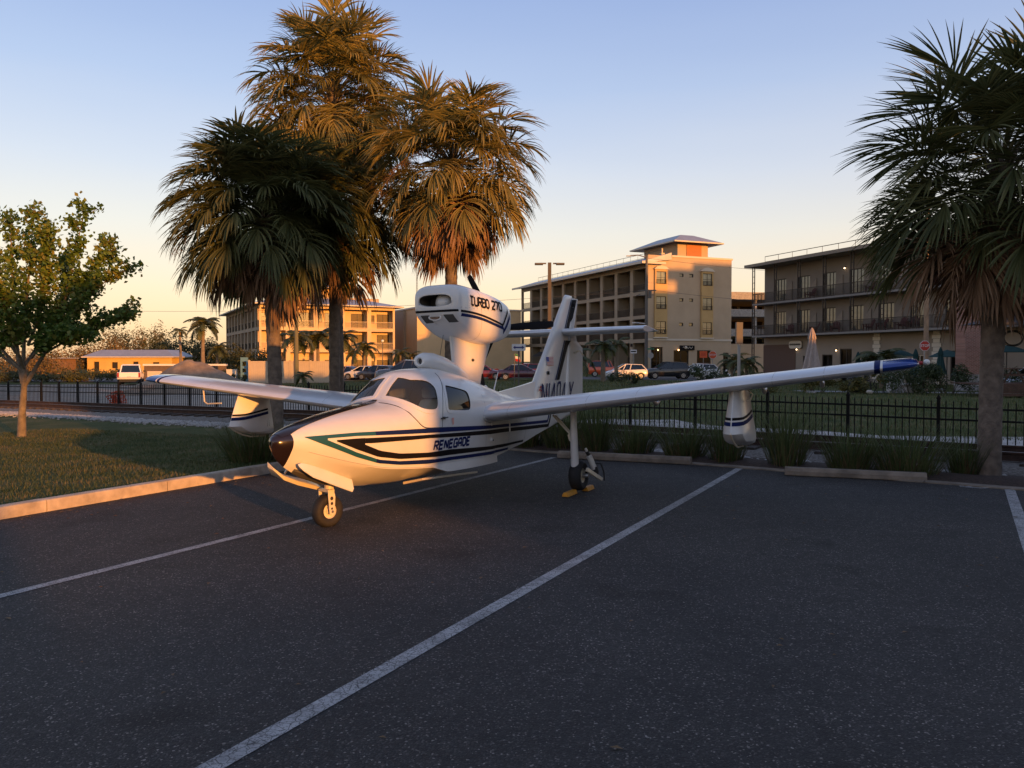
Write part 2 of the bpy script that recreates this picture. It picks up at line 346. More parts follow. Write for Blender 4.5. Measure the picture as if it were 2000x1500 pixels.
# left kerb in cast lengths, flush strip at the back
kerb = bpy.data.objects.new('kerb', None); COL.objects.link(kerb); kerb['kind'] = 'structure'
def kerb_piece(a, b, h=.145, w=.17):
    d = b - a; L = d.length; f = MB(); pr = [(0, -.1), (0, h-.03), (-.012, h-.008), (-.035, h), (-w+.03, h), (-w, h-.03), (-w, -.1)]
    n = 7; vs = []; N = max(2, int(L/.5))
    for i in range(N+1):
        for x, z in pr: vs.append((x + .004*mnoise.noise((a.x*3+i*.7, z*9, 1.)), L*i/N, z + (.004*mnoise.noise((i*.9, a.y*5, x*8)) if z > 0 else 0)))
    f.add(vs, [(i*n+k, i*n+k+1, (i+1)*n+k+1, (i+1)*n+k) for i in range(N) for k in range(n-1)] + [tuple(range(n)), tuple(N*n+k for k in range(n))])
    o = f.build('kerb_section', CONC, kerb, smooth=35); o.location = a; o.rotation_euler = (0, 0, math.atan2(d.y, d.x) - R(90)); return o
ts = [-30, -24, -18, -12, -6, -3.1, .55, 2.28, 5.4, 9.2]
for a, b in zip(ts[:-1], ts[1:]): kerb_piece(corner(a+.006), corner(b-.006))
be = bpy.data.objects.new('edge_strip', None); COL.objects.link(be); be['kind'] = 'structure'
for i in range(14):
    x0 = -1.45 + i*1.5; x1 = x0 + 1.49; f = MB(); n = Vector((.584, .812)) 
    for xa, xb in ((x0, x1),):
        A = Vector((xa, 16.28+SL*xa)); B = Vector((xb, 16.28+SL*xb)); f.loft([[(p.x, p.y, -.05), (p.x, p.y, .018), (p.x+n.x*.14, p.y+n.y*.14, .03), (p.x+n.x*.14, p.y+n.y*.14, -.05)] for p in (A, B)])
    f.build('edge_slab', CONCD, be)
# mulch bed behind the back edge
f = MB(); vs = []; N = 60
for i in range(N+1):
    x = -2.2 + 20*i/N
    for j in range(7):
        c = 16.42 + (18.3-16.42)*j/6; vs.append((x, c+SL*x, .012 + .07*math.sin(math.pi*min(1, j/4.5)) + .02*mnoise.noise((x*3, j*1.3, 2.))))
f.add(vs, [(i*7+j, (i+1)*7+j, (i+1)*7+j+1, i*7+j+1) for i in range(N) for j in range(6)]); f.build('mulch_bed', MULCH, smooth=True, kind='structure')

# sand lot, white sand, verge, far road
def patch(name, P, z, m, n=3, jit=.25, follow=True):
    """outline with a wandering edge laid just above the ground"""
    Q = []
    for i, a in enumerate(P):
        b = P[(i+1) % len(P)]; L = math.dist(a, b); k = max(1, int(L/.7))
        for j in range(k):
            u = j/k; x, y = a[0]+(b[0]-a[0])*u, a[1]+(b[1]-a[1])*u
            Q.append((x + jit*mnoise.noise((x*.9, y*.9, 3.)) + jit*.5*mnoise.noise((x*3, y*3, 5.)), y + jit*mnoise.noise((x*.9, y*.9, 7.)) + jit*.5*mnoise.noise((x*3, y*3, 9.))))
    b = bmesh.new(); fc = b.faces.new([b.verts.new((x, y, 0)) for x, y in Q]); bmesh.ops.triangulate(b, faces=[fc])
    for _ in range(n):
        es = [e for e in b.edges if e.calc_length() > 1.6]
        if es: bmesh.ops.subdivide_edges(b, edges=es, cuts=1); bmesh.ops.triangulate(b, faces=b.faces)
    for v in b.verts: v.co.z = gz(v.co.x, v.co.y) + z
    bmesh.ops.recalc_face_normals(b, faces=b.faces)
    if sum(q.normal.z for q in b.faces) < 0: bmesh.ops.reverse_faces(b, faces=b.faces)
    me = bpy.data.meshes.new(name); b.to_mesh(me); b.free(); me.materials.append(m); o = place(name, me); o['kind'] = 'structure'; return o
fy = lambda x, c: (x, c + SL*x)
patch('sand_lot', [fy(-3.5, 22.0), fy(-40, 22.0), (-75, 66), (-52, 74), (-38, 76), (-26, 74), (-23, 62), (-15, 48), (-9, 36), (-5, 29)], .045, SAND, 5, .6)
patch('white_sand', [fy(1.2, 22.1), fy(9.9, 21.95), (14.5, 12.2), (15.0, 16.0), (12.3, 18.8), (9.7, 18.9), (8.65, 19.0), (7.8, 20.4), (6.9, 21.2), (5.6, 21.9), (4.8, 24.2), (2.3, 24.4)], .04, WSAND, 3, .22)
patch('white_sand', [fy(-3.2, 22.1), fy(.9, 22.0), (.8, 23.2), (-1.5, 24.8), (-3.4, 26.0)], .042, WSAND, 3, .3)
f = MB(); f.add([(-150, 118, .012-.4), (-25, 78.5, .012-.35), (-8, 74.5, .012), (20, 73.2, .012), (34, 78, .012), (34, 92, .012), (20, 93, .012), (-10, 95, .012), (-25, 99, -.35), (-150, 140, -.39)], [tuple(range(10))]); f.build('road', ROAD, kind='structure')

# railway siding
RUST = mat('rail_rust', (.060, .032, .022), .8, metal=.3, var=.35, scale=9, world=True)
RTOP = mat('rail_top', (.10, .085, .075), .45, metal=.7)
TIE = mat('sleeper_wood', (.055, .042, .034), .95, var=.35, scale=9, bump=.5, bscale=25)
BALL = mat('ballast', (.16, .14, .12), .95, var=.45, scale=22, bump=.9, bscale=40, world=True)
STONE = mat('ballast_stone', (.36, .34, .32), .9, var=.3, scale=5)
f = MB(); vs = []; N = 90
for i in range(N+1):
    x = -34 + 52*i/N
    for c, h in ((18.15, -.01), (18.5, .05), (19.1, .065), (20.1, .06), (21.1, .065), (21.62, .02), (21.9, -.02)):
        y = c + SL*x; vs.append((x, y, gz(x, y) + .03 + h*.8))
f.add(vs, [(i*7+j, (i+1)*7+j, (i+1)*7+j+1, i*7+j+1) for i in range(N) for j in range(6)]); f.build('ballast_bed', BALL, smooth=True, kind='structure')
track = thing('railway_track', 'rusty railway siding on dark sleepers running in front of the black fence', 'railway')
dirn = Vector((1, SL, 0)).normalized()
for c in (19.25, 21.02):
    f = MB(); vs = []; N = 40; pr = [(-.07, 0), (.07, 0), (.07, .012), (.012, .03), (.012, .10), (.034, .115), (.034, .145), (-.034, .145), (-.034, .115), (-.012, .10), (-.012, .03), (-.07, .012)]
    rings = []
    for i in range(N+1):
        x = -34 + 52*i/N; y = c + SL*x; z = gz(x, y) + .10; n = Vector((-dirn.y, dirn.x, 0)); rings.append([(x + n.x*a, y + n.y*a, z + b) for a, b in pr])
    f.loft(rings); f.m = [1 if (k % 12) == 6 else 0 for k in range(N*12)] + [0, 0]; f.build('rail', [RUST, RTOP], track)
tie = MB().box((0, 0, 0), (.22, 2.4, .14), ch=.012).mesh('sleeper', TIE)
x = -26.
while x < 15:
    y = 20.14 + SL*x; o = place('sleeper', tie, track, (x, y, gz(x, y) + .045), math.atan2(SL, 1) + rnd.uniform(-.02, .02)); x += .52
# loose stones along the siding and in the bed
def ico():
    b = bmesh.new(); bmesh.ops.create_icosphere(b, subdivisions=1, radius=1); v = [tuple(p.co) for p in b.verts]; fs = [tuple(q.index for q in p.verts) for p in b.faces]; b.free(); return v, fs
IV, IF = ico()
def stones(name, n, pos, rmin, rmax, m):
    f = MB(); r_ = random.Random(5)
    for _ in range(n):
        x, y = pos(r_); s = r_.uniform(rmin, rmax); q = r_.uniform(.6, 1.3); a = r_.uniform(0, 6.3); ca, sa = math.cos(a), math.sin(a); z = gz(x, y)
        o = len(f.v); f.v += [(x + s*(ca*p[0]*q - sa*p[1]), y + s*(sa*p[0]*q + ca*p[1]), z + .02 + s*.6*p[2]) for p in IV]; f.f += [tuple(i+o for i in t) for t in IF]
    f.m = [0]*len(f.f); return f.build(name, m, fix=False, kind='stuff')
def along(c0, c1, x0, x1):
    def g_(r): 
        x = r.uniform(x0, x1); c = r.gauss((c0+c1)/2, (c1-c0)/3.2); return x, c + SL*x
    return g_
tag(stones('ballast_stones', 9000, along(16.9, 18.5, -30, -1.2), .018, .05, STONE), 'band of pale loose stones between the lawn and the railway', 'stones', kind='stuff')
tag(stones('bed_stones', 1500, lambda r: (lambda x: (x, r.uniform(17.2, 18.6) + SL*x))(r.choice([r.uniform(2.75, 3.05), r.uniform(4.05, 4.35), r.uniform(5.7, 5.95), r.uniform(6.6, 7.5), r.uniform(1.1, 9)])), .02, .05, STONE), 'white pebbles between the grass clumps of the planting bed', 'stones', kind='stuff')

# short grass of the near lawn: blades, denser towards the kerb
GRASS = leafmat('grass_blade', [(.040, .064, .019), (.072, .098, .030), (.118, .128, .046), (.19, .155, .082)], .7, .25, 1.1)
f = MB(); r_ = random.Random(3); n = 0
while n < 46000:
    t = r_.uniform(-9, 9.2); k = r_.uniform(.18, 13) ; p = corner(t); x, y = p.x - KD.y*k, p.y + KD.x*k
    if y - SL*x > 17.4 or y < 4: continue
    if abs(x)/max(y, 1) > .72: continue
    a = r_.uniform(0, 6.28); l = r_.uniform(.02, .058); w = r_.uniform(.004, .009); b_ = r_.uniform(.01, .05); z = gz(x, y) + .0
    o = len(f.v); f.v += [(x - w*math.sin(a), y + w*math.cos(a), z), (x + w*math.sin(a), y - w*math.cos(a), z), (x + b_*math.cos(a), y + b_*math.sin(a), z + l)]; f.f.append((o, o+1, o+2)); n += 1
f.m = [0]*len(f.f); tag(f.build('lawn_grass', GRASS, fix=False, kind='stuff'), 'short dry grass on the lawn beside the left kerb', 'grass', kind='stuff')
f = MB(); n = 0
while n < 30000:
    y = 17 + 55*r_.random()**1.8; x = r_.uniform(-.68, .7)*y
    if y - SL*x < 22.2: continue
    if x < -4 - (y-28)*.45 or (1 < x < 13.5 and y - SL*x < 25.8 and r_.random() < .93): continue
    s = 1 + y/40; a = r_.uniform(0, 6.28); l = r_.uniform(.04, .10)*s; w = r_.uniform(.006, .012)*s; b_ = r_.uniform(.01, .05); z = gz(x, y)
    o = len(f.v); f.v += [(x - w*math.sin(a), y + w*math.cos(a), z), (x + w*math.sin(a), y - w*math.cos(a), z), (x + b_*math.cos(a), y + b_*math.sin(a), z + l)]; f.f.append((o, o+1, o+2)); n += 1
f.m = [0]*len(f.f); tag(f.build('verge_grass', GRASS, fix=False, kind='stuff'), 'grass of the wide verge beyond the black fence', 'grass', kind='stuff')

# wheel stops
def wheel_stop(x, y, L, rz, label):
    f = MB(); pr = [(-.085, 0), (.085, 0), (.085, .07), (.055, .125), (-.055, .125), (-.085, .07)]
    f.prism([(a, b) for a, b in pr], -L/2, L/2); o = f.build('wheel_stop', CONCD, bevel=.012); o.location = (x, y, .006); o.rotation_euler = (0, 0, rz - R(90)); tag(o, label, 'wheel stop', 'concrete wheel stops at the back of the stalls')
wheel_stop(1.98, 14.55, 2.45, R(-24), 'long concrete wheel stop behind the main landing gear')
wheel_stop(5.22, 12.42, 2.0, R(-20.5), 'concrete wheel stop under the outer wing next to the painted symbol')

# black steel fence
FBLK = mat('fence_black', (.008, .0075, .0075), .65, spec=.15)
fence = thing('picket_fence', 'black steel picket fence running along the far side of the railway', 'fence')
dx = 1.353; ang = math.atan2(SL, 1)
post = MB(); post.box((0, 0, .53), (.06, .06, 1.10)); post.box((0, 0, 1.09), (.08, .08, .025)); post.add([(-.035, -.035, 1.10), (.035, -.035, 1.10), (.035, .035, 1.10), (-.035, .035, 1.10), (0, 0, 1.17)], [(0, 1, 4), (1, 2, 4), (2, 3, 4), (3, 0, 4)]); post = post.mesh('post', FBLK)
pk = MB(); pk.box((0, 0, .53), (.019, .019, .98)); pk.add([(-.012, -.012, 1.01), (.012, -.012, 1.01), (.012, .012, 1.01), (-.012, .012, 1.01), (0, 0, 1.06)], [(0, 1, 4), (1, 2, 4), (2, 3, 4), (3, 0, 4)]); pkv, pkf = list(pk.v), list(pk.f); pk = pk.mesh('picket', FBLK)
xs = [8.27 + dx*i for i in range(-27, 5)]
spots = []
for x in xs:
    y = 21.75 + SL*x; place('post', post, fence, (x, y, gz(x, y)), ang)
for x0 in xs[:-1]:
    x1 = x0 + dx; y0, y1 = 21.75 + SL*x0, 21.75 + SL*x1; z0, z1 = gz(x0, y0), gz(x1, y1)
    for h in (.10, .68, .90):
        f = MB(); f.loft([[(x, y + a, z + h + b) for a, b in ((-.018, -.018), (.018, -.018), (.018, .018), (-.018, .018))] for x, y, z in ((x0, y0, z0), (x1, y1, z1))]); f.build('rail', FBLK, fence)
    for k in range(1, 13):
        t = k/13; spots.append((x0 + dx*t, y0 + (y1-y0)*t, z0 + (z1-z0)*t))
spots.sort(key=lambda p: p[1])
for p in spots[:295]: place('picket', pk, fence, p, ang)
f = MB(); Mz = Matrix.Rotation(ang, 4, 'Z')
for p in spots[295:]: f.add(pkv, pkf, Matrix.Translation(p) @ Mz)
f.build('pickets', FBLK, fence, fix=False, kind='stuff')

# leaves and bits blown across the asphalt
f = MB(); r_ = random.Random(12)
for _ in range(240):
    if r_.random() < .6: k = abs(r_.gauss(0, .5)); p = corner(r_.uniform(-6, 9)); x, y = p.x + KD.y*(k+.05), p.y - KD.x*(k+.05)
    else: x, y = r_.uniform(-5, 7), r_.uniform(3.5, 14)
    if not in_lot(x, y): continue
    a = r_.uniform(0, 6.28); s_ = r_.uniform(.012, .035); c, q = math.cos(a)*s_, math.sin(a)*s_
    f.add([(x-c, y-q, .006), (x+q*.5, y-c*.5, .012), (x+c, y+q, .008), (x-q*.5, y+c*.5, .014)], [(0, 1, 2, 3)])
tag(f.build('leaf_litter', mat('dry_leaf', (.16, .10, .05), .9, var=.4, scale=2), fix=False, kind='stuff'), 'few dry leaves blown against the kerb and over the asphalt', 'leaves', kind='stuff')
# ---------------------------------------------------------------- hull of the flying boat
# station: x aft of the nose wheel, keel z, chine z, chine half width, widest z, half width, top z, top roundness
HULL = [
 (-.88, .91, .95, .010, .975, .015, 1.00, 2.0),
 (-.86, .86, .94, .045, .975, .055, 1.03, 2.0),
 (-.80, .785, .91, .085, .975, .10, 1.065, 2.0),
 (-.65, .68, .88, .145, .975, .175, 1.11, 2.0),
 (-.40, .56, .80, .235, .96, .28, 1.16, 2.0),
 (0.0, .44, .68, .36, .94, .42, 1.225, 2.0),
 (.45, .37, .58, .465, .95, .53, 1.275, 2.05),
 (.80, .335, .54, .52, .965, .595, 1.305, 2.1),
 (.92, .325, .53, .535, .975, .61, 1.335, 2.2),
 (1.15, .31, .51, .555, .98, .625, 1.515, 2.35),
 (1.42, .297, .49, .57, 1.0, .63, 1.66, 2.4),
 (1.65, .29, .475, .58, 1.0, .63, 1.69, 2.4),
 (1.9, .28, .465, .58, 1.0, .625, 1.695, 2.4),
 (2.3, .27, .45, .565, 1.0, .61, 1.655, 2.35),
 (2.8, .26, .435, .53, 1.0, .57, 1.565, 2.3),
 (3.02, .255, .43, .50, .99, .545, 1.515, 2.25),
 (3.4, .34, .455, .44, .98, .51, 1.435, 2.2),
 (3.84, .38, .48, .37, .97, .46, 1.345, 2.1),
 (4.3, .415, .51, .33, .97, .40, 1.26, 2.1),
 (5.0, .48, .58, .25, .97, .31, 1.19, 2.1),
 (5.8, .57, .66, .17, .97, .21, 1.15, 2.1),
 (6.6, .68, .76, .09, .97, .12, 1.12, 2.1),
 (7.35, .80, .85, .04, .97, .05, 1.08, 2.1)]
STEP = 3.02
def hull_params(x):
    if x > STEP:  # behind the step
        t = [(STEP, .315, .44, .475, .99, .545, 1.515, 2.25)] + [r for r in HULL if r[0] > STEP]
    else: t = [r for r in HULL if r[0] <= STEP] + [(STEP + 1, .24, .42, .48, .97, .45, 1.33, 2.1)]
    return [interp(t, x, k) for k in range(1, 8)]
def hull_y(x, z):
    """half width of the hull at (x, z)"""
    zk, zc, wc, zm, wm, zt, n = hull_params(x)
    if z >= zt or z <= zk: return 0.
    if z >= zm: return wm * max(0., 1 - ((z - zm) / (zt - zm)) ** n) ** (1 / n)
    if z >= zc:
        t = (z - zc) / (zm - zc); return wc + (wm - wc) * (1 - (1 - t) ** 2)
    t = (z - zk) / (zc - zk); return wc * t ** .8
def hull_z(x, y):
    zk, zc, wc, zm, wm, zt, n = hull_params(x)
    y = min(abs(y), wm * .9999); return zm + (zt - zm) * (1 - (y / wm) ** n) ** (1 / n)
def in_poly(x, z, P):
    c = False; n = len(P)
    for i in range(n):
        x1, z1 = P[i]; x2, z2 = P[i-1]
        if (z1 > z) != (z2 > z) and x < (x2-x1)*(z-z1)/(z2-z1)+x1: c = not c
    return c
class PB(MB):
    """shapes given as (aft, port, up); stored with port negated so the frame is right handed"""
    def add(s, vs, fs, M=None):
        vs = [M @ Vector(p) for p in vs] if M is not None else vs
        return super().add([(p[0], -p[1], p[2]) for p in vs], [tuple(reversed(f)) for f in fs])

PW = mat('plane_white', (.69, .67, .63), .32, coat=.4, var=.06, scale=1.6, detail=8, bump=.05, bscale=2.2)
PSILVER = mat('plane_silver_white', (.64, .65, .67), .30, metal=.22, coat=.3, var=.06, scale=2.2, detail=8, bump=.05, bscale=2.6)
PBLACK = mat('plane_black', (.008, .007, .008), .6, spec=.12)
PMAROON = mat('plane_dark_nose', (.014, .008, .008), .25, coat=.5)
PBLUE = mat('plane_blue', (.007, .016, .085), .6, spec=.12)
PTEAL = mat('plane_teal', (.015, .085, .105), .40, spec=.3)
PTIP = mat('plane_tip_blue', (.01, .045, .24), .2, coat=.8)
PINT = mat('cabin_dark', (.07, .065, .058), .8)
PSEAT = mat('seat_tan', (.66, .57, .44), .75, var=.1, scale=6)
PGLASS = glass('plane_glass', (.34, .38, .36), (.84, .90, .88), veil=.08)  # pale diffuse share lightens the panes as reflected sky would
PTINT = glass('plane_tinted_glass', (.01, .012, .014), (.10, .12, .13))
PRUB = mat('tyre_rubber', (.014, .013, .013), .75, var=.3, scale=14, bump=.2, bscale=40)
PMET = mat('bare_metal', (.5, .48, .45), .35, metal=.9)
PDARKMET = mat('dark_metal', (.05, .05, .05), .5, metal=.6)
PCREAM = mat('plane_cream', (.66, .58, .44), .35, coat=.3, var=.06, scale=5)
PRED = mat('decal_red', (.45, .03, .03), .4)
PYEL = mat('chock_yellow', (.60, .26, .02), .6, var=.15, scale=20)

_a, _roll = .4443, .0229
_ex = Vector((math.sin(_a), math.cos(_a), 0)); _ey = Vector((math.cos(_a), -math.sin(_a), 0)); _ez = Vector((0, 0, 1))
_ey2 = math.cos(_roll) * _ey + math.sin(_roll) * _ez; _ez2 = -math.sin(_roll) * _ey + math.cos(_roll) * _ez
_m = Matrix((_ex, -_ey2, _ez2)).transposed().to_4x4(); _m.translation = Vector((-1.979, 8.824, 0))
plane = thing('seaplane', 'white twin-striped amphibious seaplane with engine pod above cabin parked on the asphalt', 'seaplane')
plane.matrix_world = _m

# windows as outlines in (aft, up) seen from the side
WIN = [(.80, 1.9), (.80, 1.34), (.95, 1.338), (.965, 1.28), (1.02, 1.205), (1.12, 1.178), (1.26, 1.172), (1.33, 1.20), (1.385, 1.30), (1.42, 1.39),
       (1.45, 1.465), (1.42, 1.535), (1.36, 1.562), (1.29, 1.572), (1.27, 1.61), (1.26, 1.9)]
RWIN = [(1.655, 1.485), (1.70, 1.492), (2.08, 1.425), (2.17, 1.40), (2.20, 1.34), (2.175, 1.20), (2.13, 1.135), (2.04, 1.122), (1.57, 1.150), (1.53, 1.172), (1.525, 1.23), (1.60, 1.43)]
POST = .062
def in_win(x, y, z): return abs(y) > POST and in_poly(x, z, WIN) and hull_params(x)[5] - z > .0 and x > .955 - .0 * min(1, abs(y) / .3)
def in_rwin(x, y, z): return in_poly(x, z, RWIN)

def build_hull():
    xs = [-.88, -.875, -.86, -.84] + [round(-.82 + .006*i, 4) for i in range(36)]
    while xs[-1] < .62: xs.append(round(xs[-1] + .05, 3))
    while xs[-1] < 2.30: xs.append(round(xs[-1] + .018, 4))
    while xs[-1] < 3.75: xs.append(round(xs[-1] + .09, 3))
    xs = [x for x in xs if x < 3.80] + [3.825, 3.835, 3.9, 4.1, 4.3, 4.6, 5.0, 5.4, 5.8, 6.2, 6.6, 7.0, 7.35]
    rows = []
    for x in xs:
        zk, zc, wc, zm, wm, zt, n = hull_params(x); half = []
        for i in range(6): t = i / 6; half.append((wc * t ** .8, zk + (zc - zk) * t))
        for i in range(8): t = i / 8; half.append((wc + (wm - wc) * (1 - (1 - t) ** 2), zc + (zm - zc) * t))
        for i in range(49):
            a = math.pi / 2 * i / 48; c, s_ = math.cos(a), math.sin(a)
            half.append((wm * c ** (2 / n) if c > 1e-9 else 0, zm + (zt - zm) * s_ ** (2 / n)))
        rows.append([(x, p[0], p[1]) for p in half])
    n = len(rows[0]); body = PB(); panes = {1: PB(), -1: PB()}; rp = {1: PB(), -1: PB()}
    for side in (1, -1):
        b_f, w_f, r_f = [], [], []
        for i in range(len(xs) - 1):
            for k in range(n - 1):
                q = [rows[i][k], rows[i+1][k], rows[i+1][k+1], rows[i][k+1]]
                c = [sum(p[j] for p in q) / 4 for j in range(3)]
                f = (i*n+k, (i+1)*n+k, (i+1)*n+k+1, i*n+k+1)
                if side < 0: f = f[::-1]
                cols = 1 if c[0] > -.74 + .35 * max(0, .93 - c[2]) else 0
                dk = c[0] < -.715
                (w_f if in_win(*c) else r_f if in_rwin(*c) else b_f).append((f, dk))
        vs = [(p[0], side * p[1], p[2]) for r in rows for p in r]
        for f, dk in b_f: body.cur = 0; body.add_one = None; body.f.append(tuple(len(body.v) + j for j in f)); body.m.append(1 if dk else 0)
        # vertices appended after the faces that index them
        body.v += [(p[0], -p[1], p[2]) for p in vs]
        ins = [(p[0], side * max(0, abs(p[1]) - .006) * -1, p[2] - .004) for p in vs]
        for mb, fl in ((panes[side], w_f), (rp[side], r_f)):
            mb.v += ins; mb.f += [f for f, _ in fl]; mb.m += [0] * len(fl)
    body.f.append(tuple(k for k in range(n))); body.m.append(1)
    # step: close the small gap between forebody and afterbody is made by the steep stations at 3.83
    me = body.mesh('fuselage', [PW, PMAROON]); b = bmesh.new(); b.from_mesh(me)
    bmesh.ops.remove_doubles(b, verts=b.verts, dist=.0006); bmesh.ops.delete(b, geom=[v for v in b.verts if not v.link_faces], context='VERTS')
    bmesh.ops.recalc_face_normals(b, faces=b.faces); b.to_mesh(me); b.free()
    me.shade_smooth(); me.set_sharp_from_angle(angle=R(32)); place('fuselage', me, plane)
    for side in (1, -1):
        for mb, nm, mt in ((panes[side], 'windshield', PGLASS), (rp[side], 'cabin_window', PTINT)):
            me = mb.mesh(nm, mt); b = bmesh.new(); b.from_mesh(me)
            bmesh.ops.delete(b, geom=[v for v in b.verts if not v.link_faces], context='VERTS')
            bmesh.ops.remove_doubles(b, verts=b.verts, dist=.0004)
            bmesh.ops.recalc_face_normals(b, faces=b.faces)
            s_ = sum(f.normal.y * f.calc_area() for f in b.faces)
            if s_ * -side < 0: bmesh.ops.reverse_faces(b, faces=b.faces)
            b.to_mesh(me); b.free(); me.shade_smooth(); place(nm, me, plane)
build_hull()

def on_hull(x, z, off=.004, side=1): 
    y = hull_y(x, z); e = .01
    n = Vector(((hull_y(x-e, z) - hull_y(x+e, z)) / (2*e), 1, (hull_y(x, z-e) - hull_y(x, z+e)) / (2*e)))
    n.x = max(-3, min(3, n.x)); n.z = max(-4, min(4, n.z)); n.normalize()
    return Vector((x + n.x*off, side*(y + n.y*off), z + n.z*off))
def strip(mb, path, w, off0=.001, off1=.005):
    """flat band of width w laid along 3-d points that carry outward normals"""
    k = len(path); vs = []; fs = []
    for i, (p, nn) in enumerate(path):
        d = (path[min(k-1, i+1)][0] - path[max(0, i-1)][0]).normalized(); s_ = d.cross(nn).normalized() * w / 2
        vs += [p - s_ + nn*off0, p - s_ + nn*off1, p + s_ + nn*off1, p + s_ + nn*off0]
    for i in range(k - 1):
        for j in range(3): fs.append((i*4+j, i*4+j+1, i*4+j+5, i*4+j+4))
    mb.add(vs, fs)
def hull_pt(x, z, side):
    a = on_hull(x, z, 0, side); b = on_hull(x, z, .01, side); return a, (b - a).normalized()
def top_pt(x, y, side):
    z = hull_z(x, y); e = .01
    nn = Vector((-(hull_z(x+e, y) - hull_z(x-e, y)) / (2*e), side * -(hull_z(x, abs(y)+e) - hull_z(x, abs(y)-e)) / (2*e), 1)).normalized()
    return Vector((x, side*abs(y), z)), nn
def dense(P, n):
    """resample a corner-rounded polyline"""
    for _ in range(2):
        Q = [P[0]]
        for a, b in zip(P[:-1], P[1:]): Q += [tuple(.75*u+.25*v for u, v in zip(a, b)), tuple(.25*u+.75*v for u, v in zip(a, b))]
        P = Q + [P[-1]]
    L = [0]
    for a, b in zip(P[:-1], P[1:]): L.append(L[-1] + math.dist(a, b))
    out = []; j = 0
    for i in range(n):
        t = L[-1]*i/(n-1)
        while j < len(P)-2 and L[j+1] < t: j += 1
        u = (t-L[j])/max(1e-9, L[j+1]-L[j]); out.append(tuple(a+(b-a)*u for a, b in zip(P[j], P[j+1])))
    return out
for side in (1, -1):
    f = PB()
    low = dense([(.958, 1.335), (.967, 1.28), (1.02, 1.205), (1.12, 1.178), (1.26, 1.172), (1.33, 1.20), (1.385, 1.30), (1.42, 1.39), (1.45, 1.465), (1.42, 1.535), (1.36, 1.562)], 44)
    p1 = [hull_pt(x, z, side) for x, z in low]
    ytop = hull_y(1.36, 1.562)
    p1 += [top_pt(1.35 - .07*min(1, t*3), ytop + (POST - ytop)*t, side) for t in [i/14 for i in range(1, 15)]]
    p1 += [top_pt(1.28 + (.965-1.28)*t, POST, side) for t in [i/14 for i in range(1, 15)]]
    y0 = hull_y(.958, 1.335)
    p1 += [top_pt(.965 - .007*t, POST + (y0-POST)*t, side) for t in [i/10 for i in range(1, 11)]]
    p1.append(p1[0]); strip(f, p1, .052)
    f.build('window_frame', PW, plane, smooth=25)
    f = PB(); p2 = [hull_pt(x, z, side) for x, z in dense(RWIN + RWIN[:1], 60)]; p2.append(p2[0]); strip(f, p2, .045)
    f.build('window_frame', PW, plane, smooth=25)
    # door seam, latch
    f = PB()
    f.tube([top_pt(.80 + .05*t, .12 + .30*t, side)[0] for t in [i/10 for i in range(9)]] + [hull_pt(x, z, side)[0] for x, z in dense([(.857, 1.185), (.865, 1.12), (.93, 1.03), (1.02, .992), (1.2, .982), (1.37, .974)], 36)], .0065, 6)
    f.tube([hull_pt(x, z, side)[0] for x, z in dense([(1.375, .974), (1.385, 1.06), (1.42, 1.2), (1.50, 1.36), (1.60, 1.47), (1.68, 1.56), (1.74, 1.63)], 40)], .004, 6)
    f.build('door_seam', PDARKMET, plane)
    f = PB(); a = on_hull(1.33, 1.085, .02, side); b = on_hull(1.47, 1.09, .03, side); f.tube([a, b], .008, 6)
    f.box(on_hull(1.40, 1.087, .012, side), (.03, .03, .03)); f.build('door_handle', PDARKMET, plane)

# black anti-glare panel from the nose cap to the windshield, pointed at both edges
f = PB(); vs = []; fs = []; N = 46; Mx = 12
for i in range(N + 1):
    x = -.82 + (.90 + .82) * i / N
    w = interp([(-.82, .07), (-.70, .11), (-.37, .115), (.11, .125), (.5, .12), (.75, .09), (.90, .03)], x, 1)
    for k in range(Mx + 1):
        p, nn = top_pt(x, abs(w * (2*k/Mx - 1)), 1 if k > Mx/2 else -1); vs.append(p + nn * .004)
fs = [(i*(Mx+1)+k, (i+1)*(Mx+1)+k, (i+1)*(Mx+1)+k+1, i*(Mx+1)+k+1) for i in range(N) for k in range(Mx)]
f.add(vs, fs); f.build('anti_glare_panel', PMAROON, plane, smooth=True)

# painted stripes: bands between an upper and a lower line in (aft, up)
def line(P, x):
    if x <= P[0][0]: return P[0][1]
    for a, b in zip(P[:-1], P[1:]):
        if x <= b[0]: return a[1] + (b[1]-a[1])*(x-a[0])/(b[0]-a[0])
    return P[-1][1]
def band(name, U, Lo, x0, x1, m, surf=on_hull, off=.0045, n=70, sides=(1, -1), m2=None, mx=0, rows=3):
    for side in sides:
        f = PB(); vs = []; fs = []; mi = []
        for i in range(n + 1):
            x = x0 + (x1-x0)*i/n; zu, zl = line(U, x), line(Lo, x)
            for j in range(rows + 1): vs.append(surf(x, zl + (zu-zl)*j/rows, off, side))
        for i in range(n):
            for j in range(rows):
                fs.append((i*(rows+1)+j, (i+1)*(rows+1)+j, (i+1)*(rows+1)+j+1, i*(rows+1)+j+1)); mi.append(1 if m2 and x0+(x1-x0)*(i+.5)/n < mx else 0)
        f.add(vs, fs); f.m = mi; f.build(name, [m, m2] if m2 else m, plane, smooth=True)
U1 = [(-.61, 1.018), (-.37, 1.02), (-.03, 1.02), (.57, 1.003), (1.38, .978), (2.79, .900), (3.3, .882), (5.6, .79)]
U2 = [(-.57, 1.008), (-.37, .985), (-.04, .983), (.35, .965), (1.07, .932), (2.79, .855), (3.3, .84), (5.6, .742)]
band('blue_stripe', U1, U2, -.37, 5.52, PBLUE, m2=PTEAL, mx=.25)
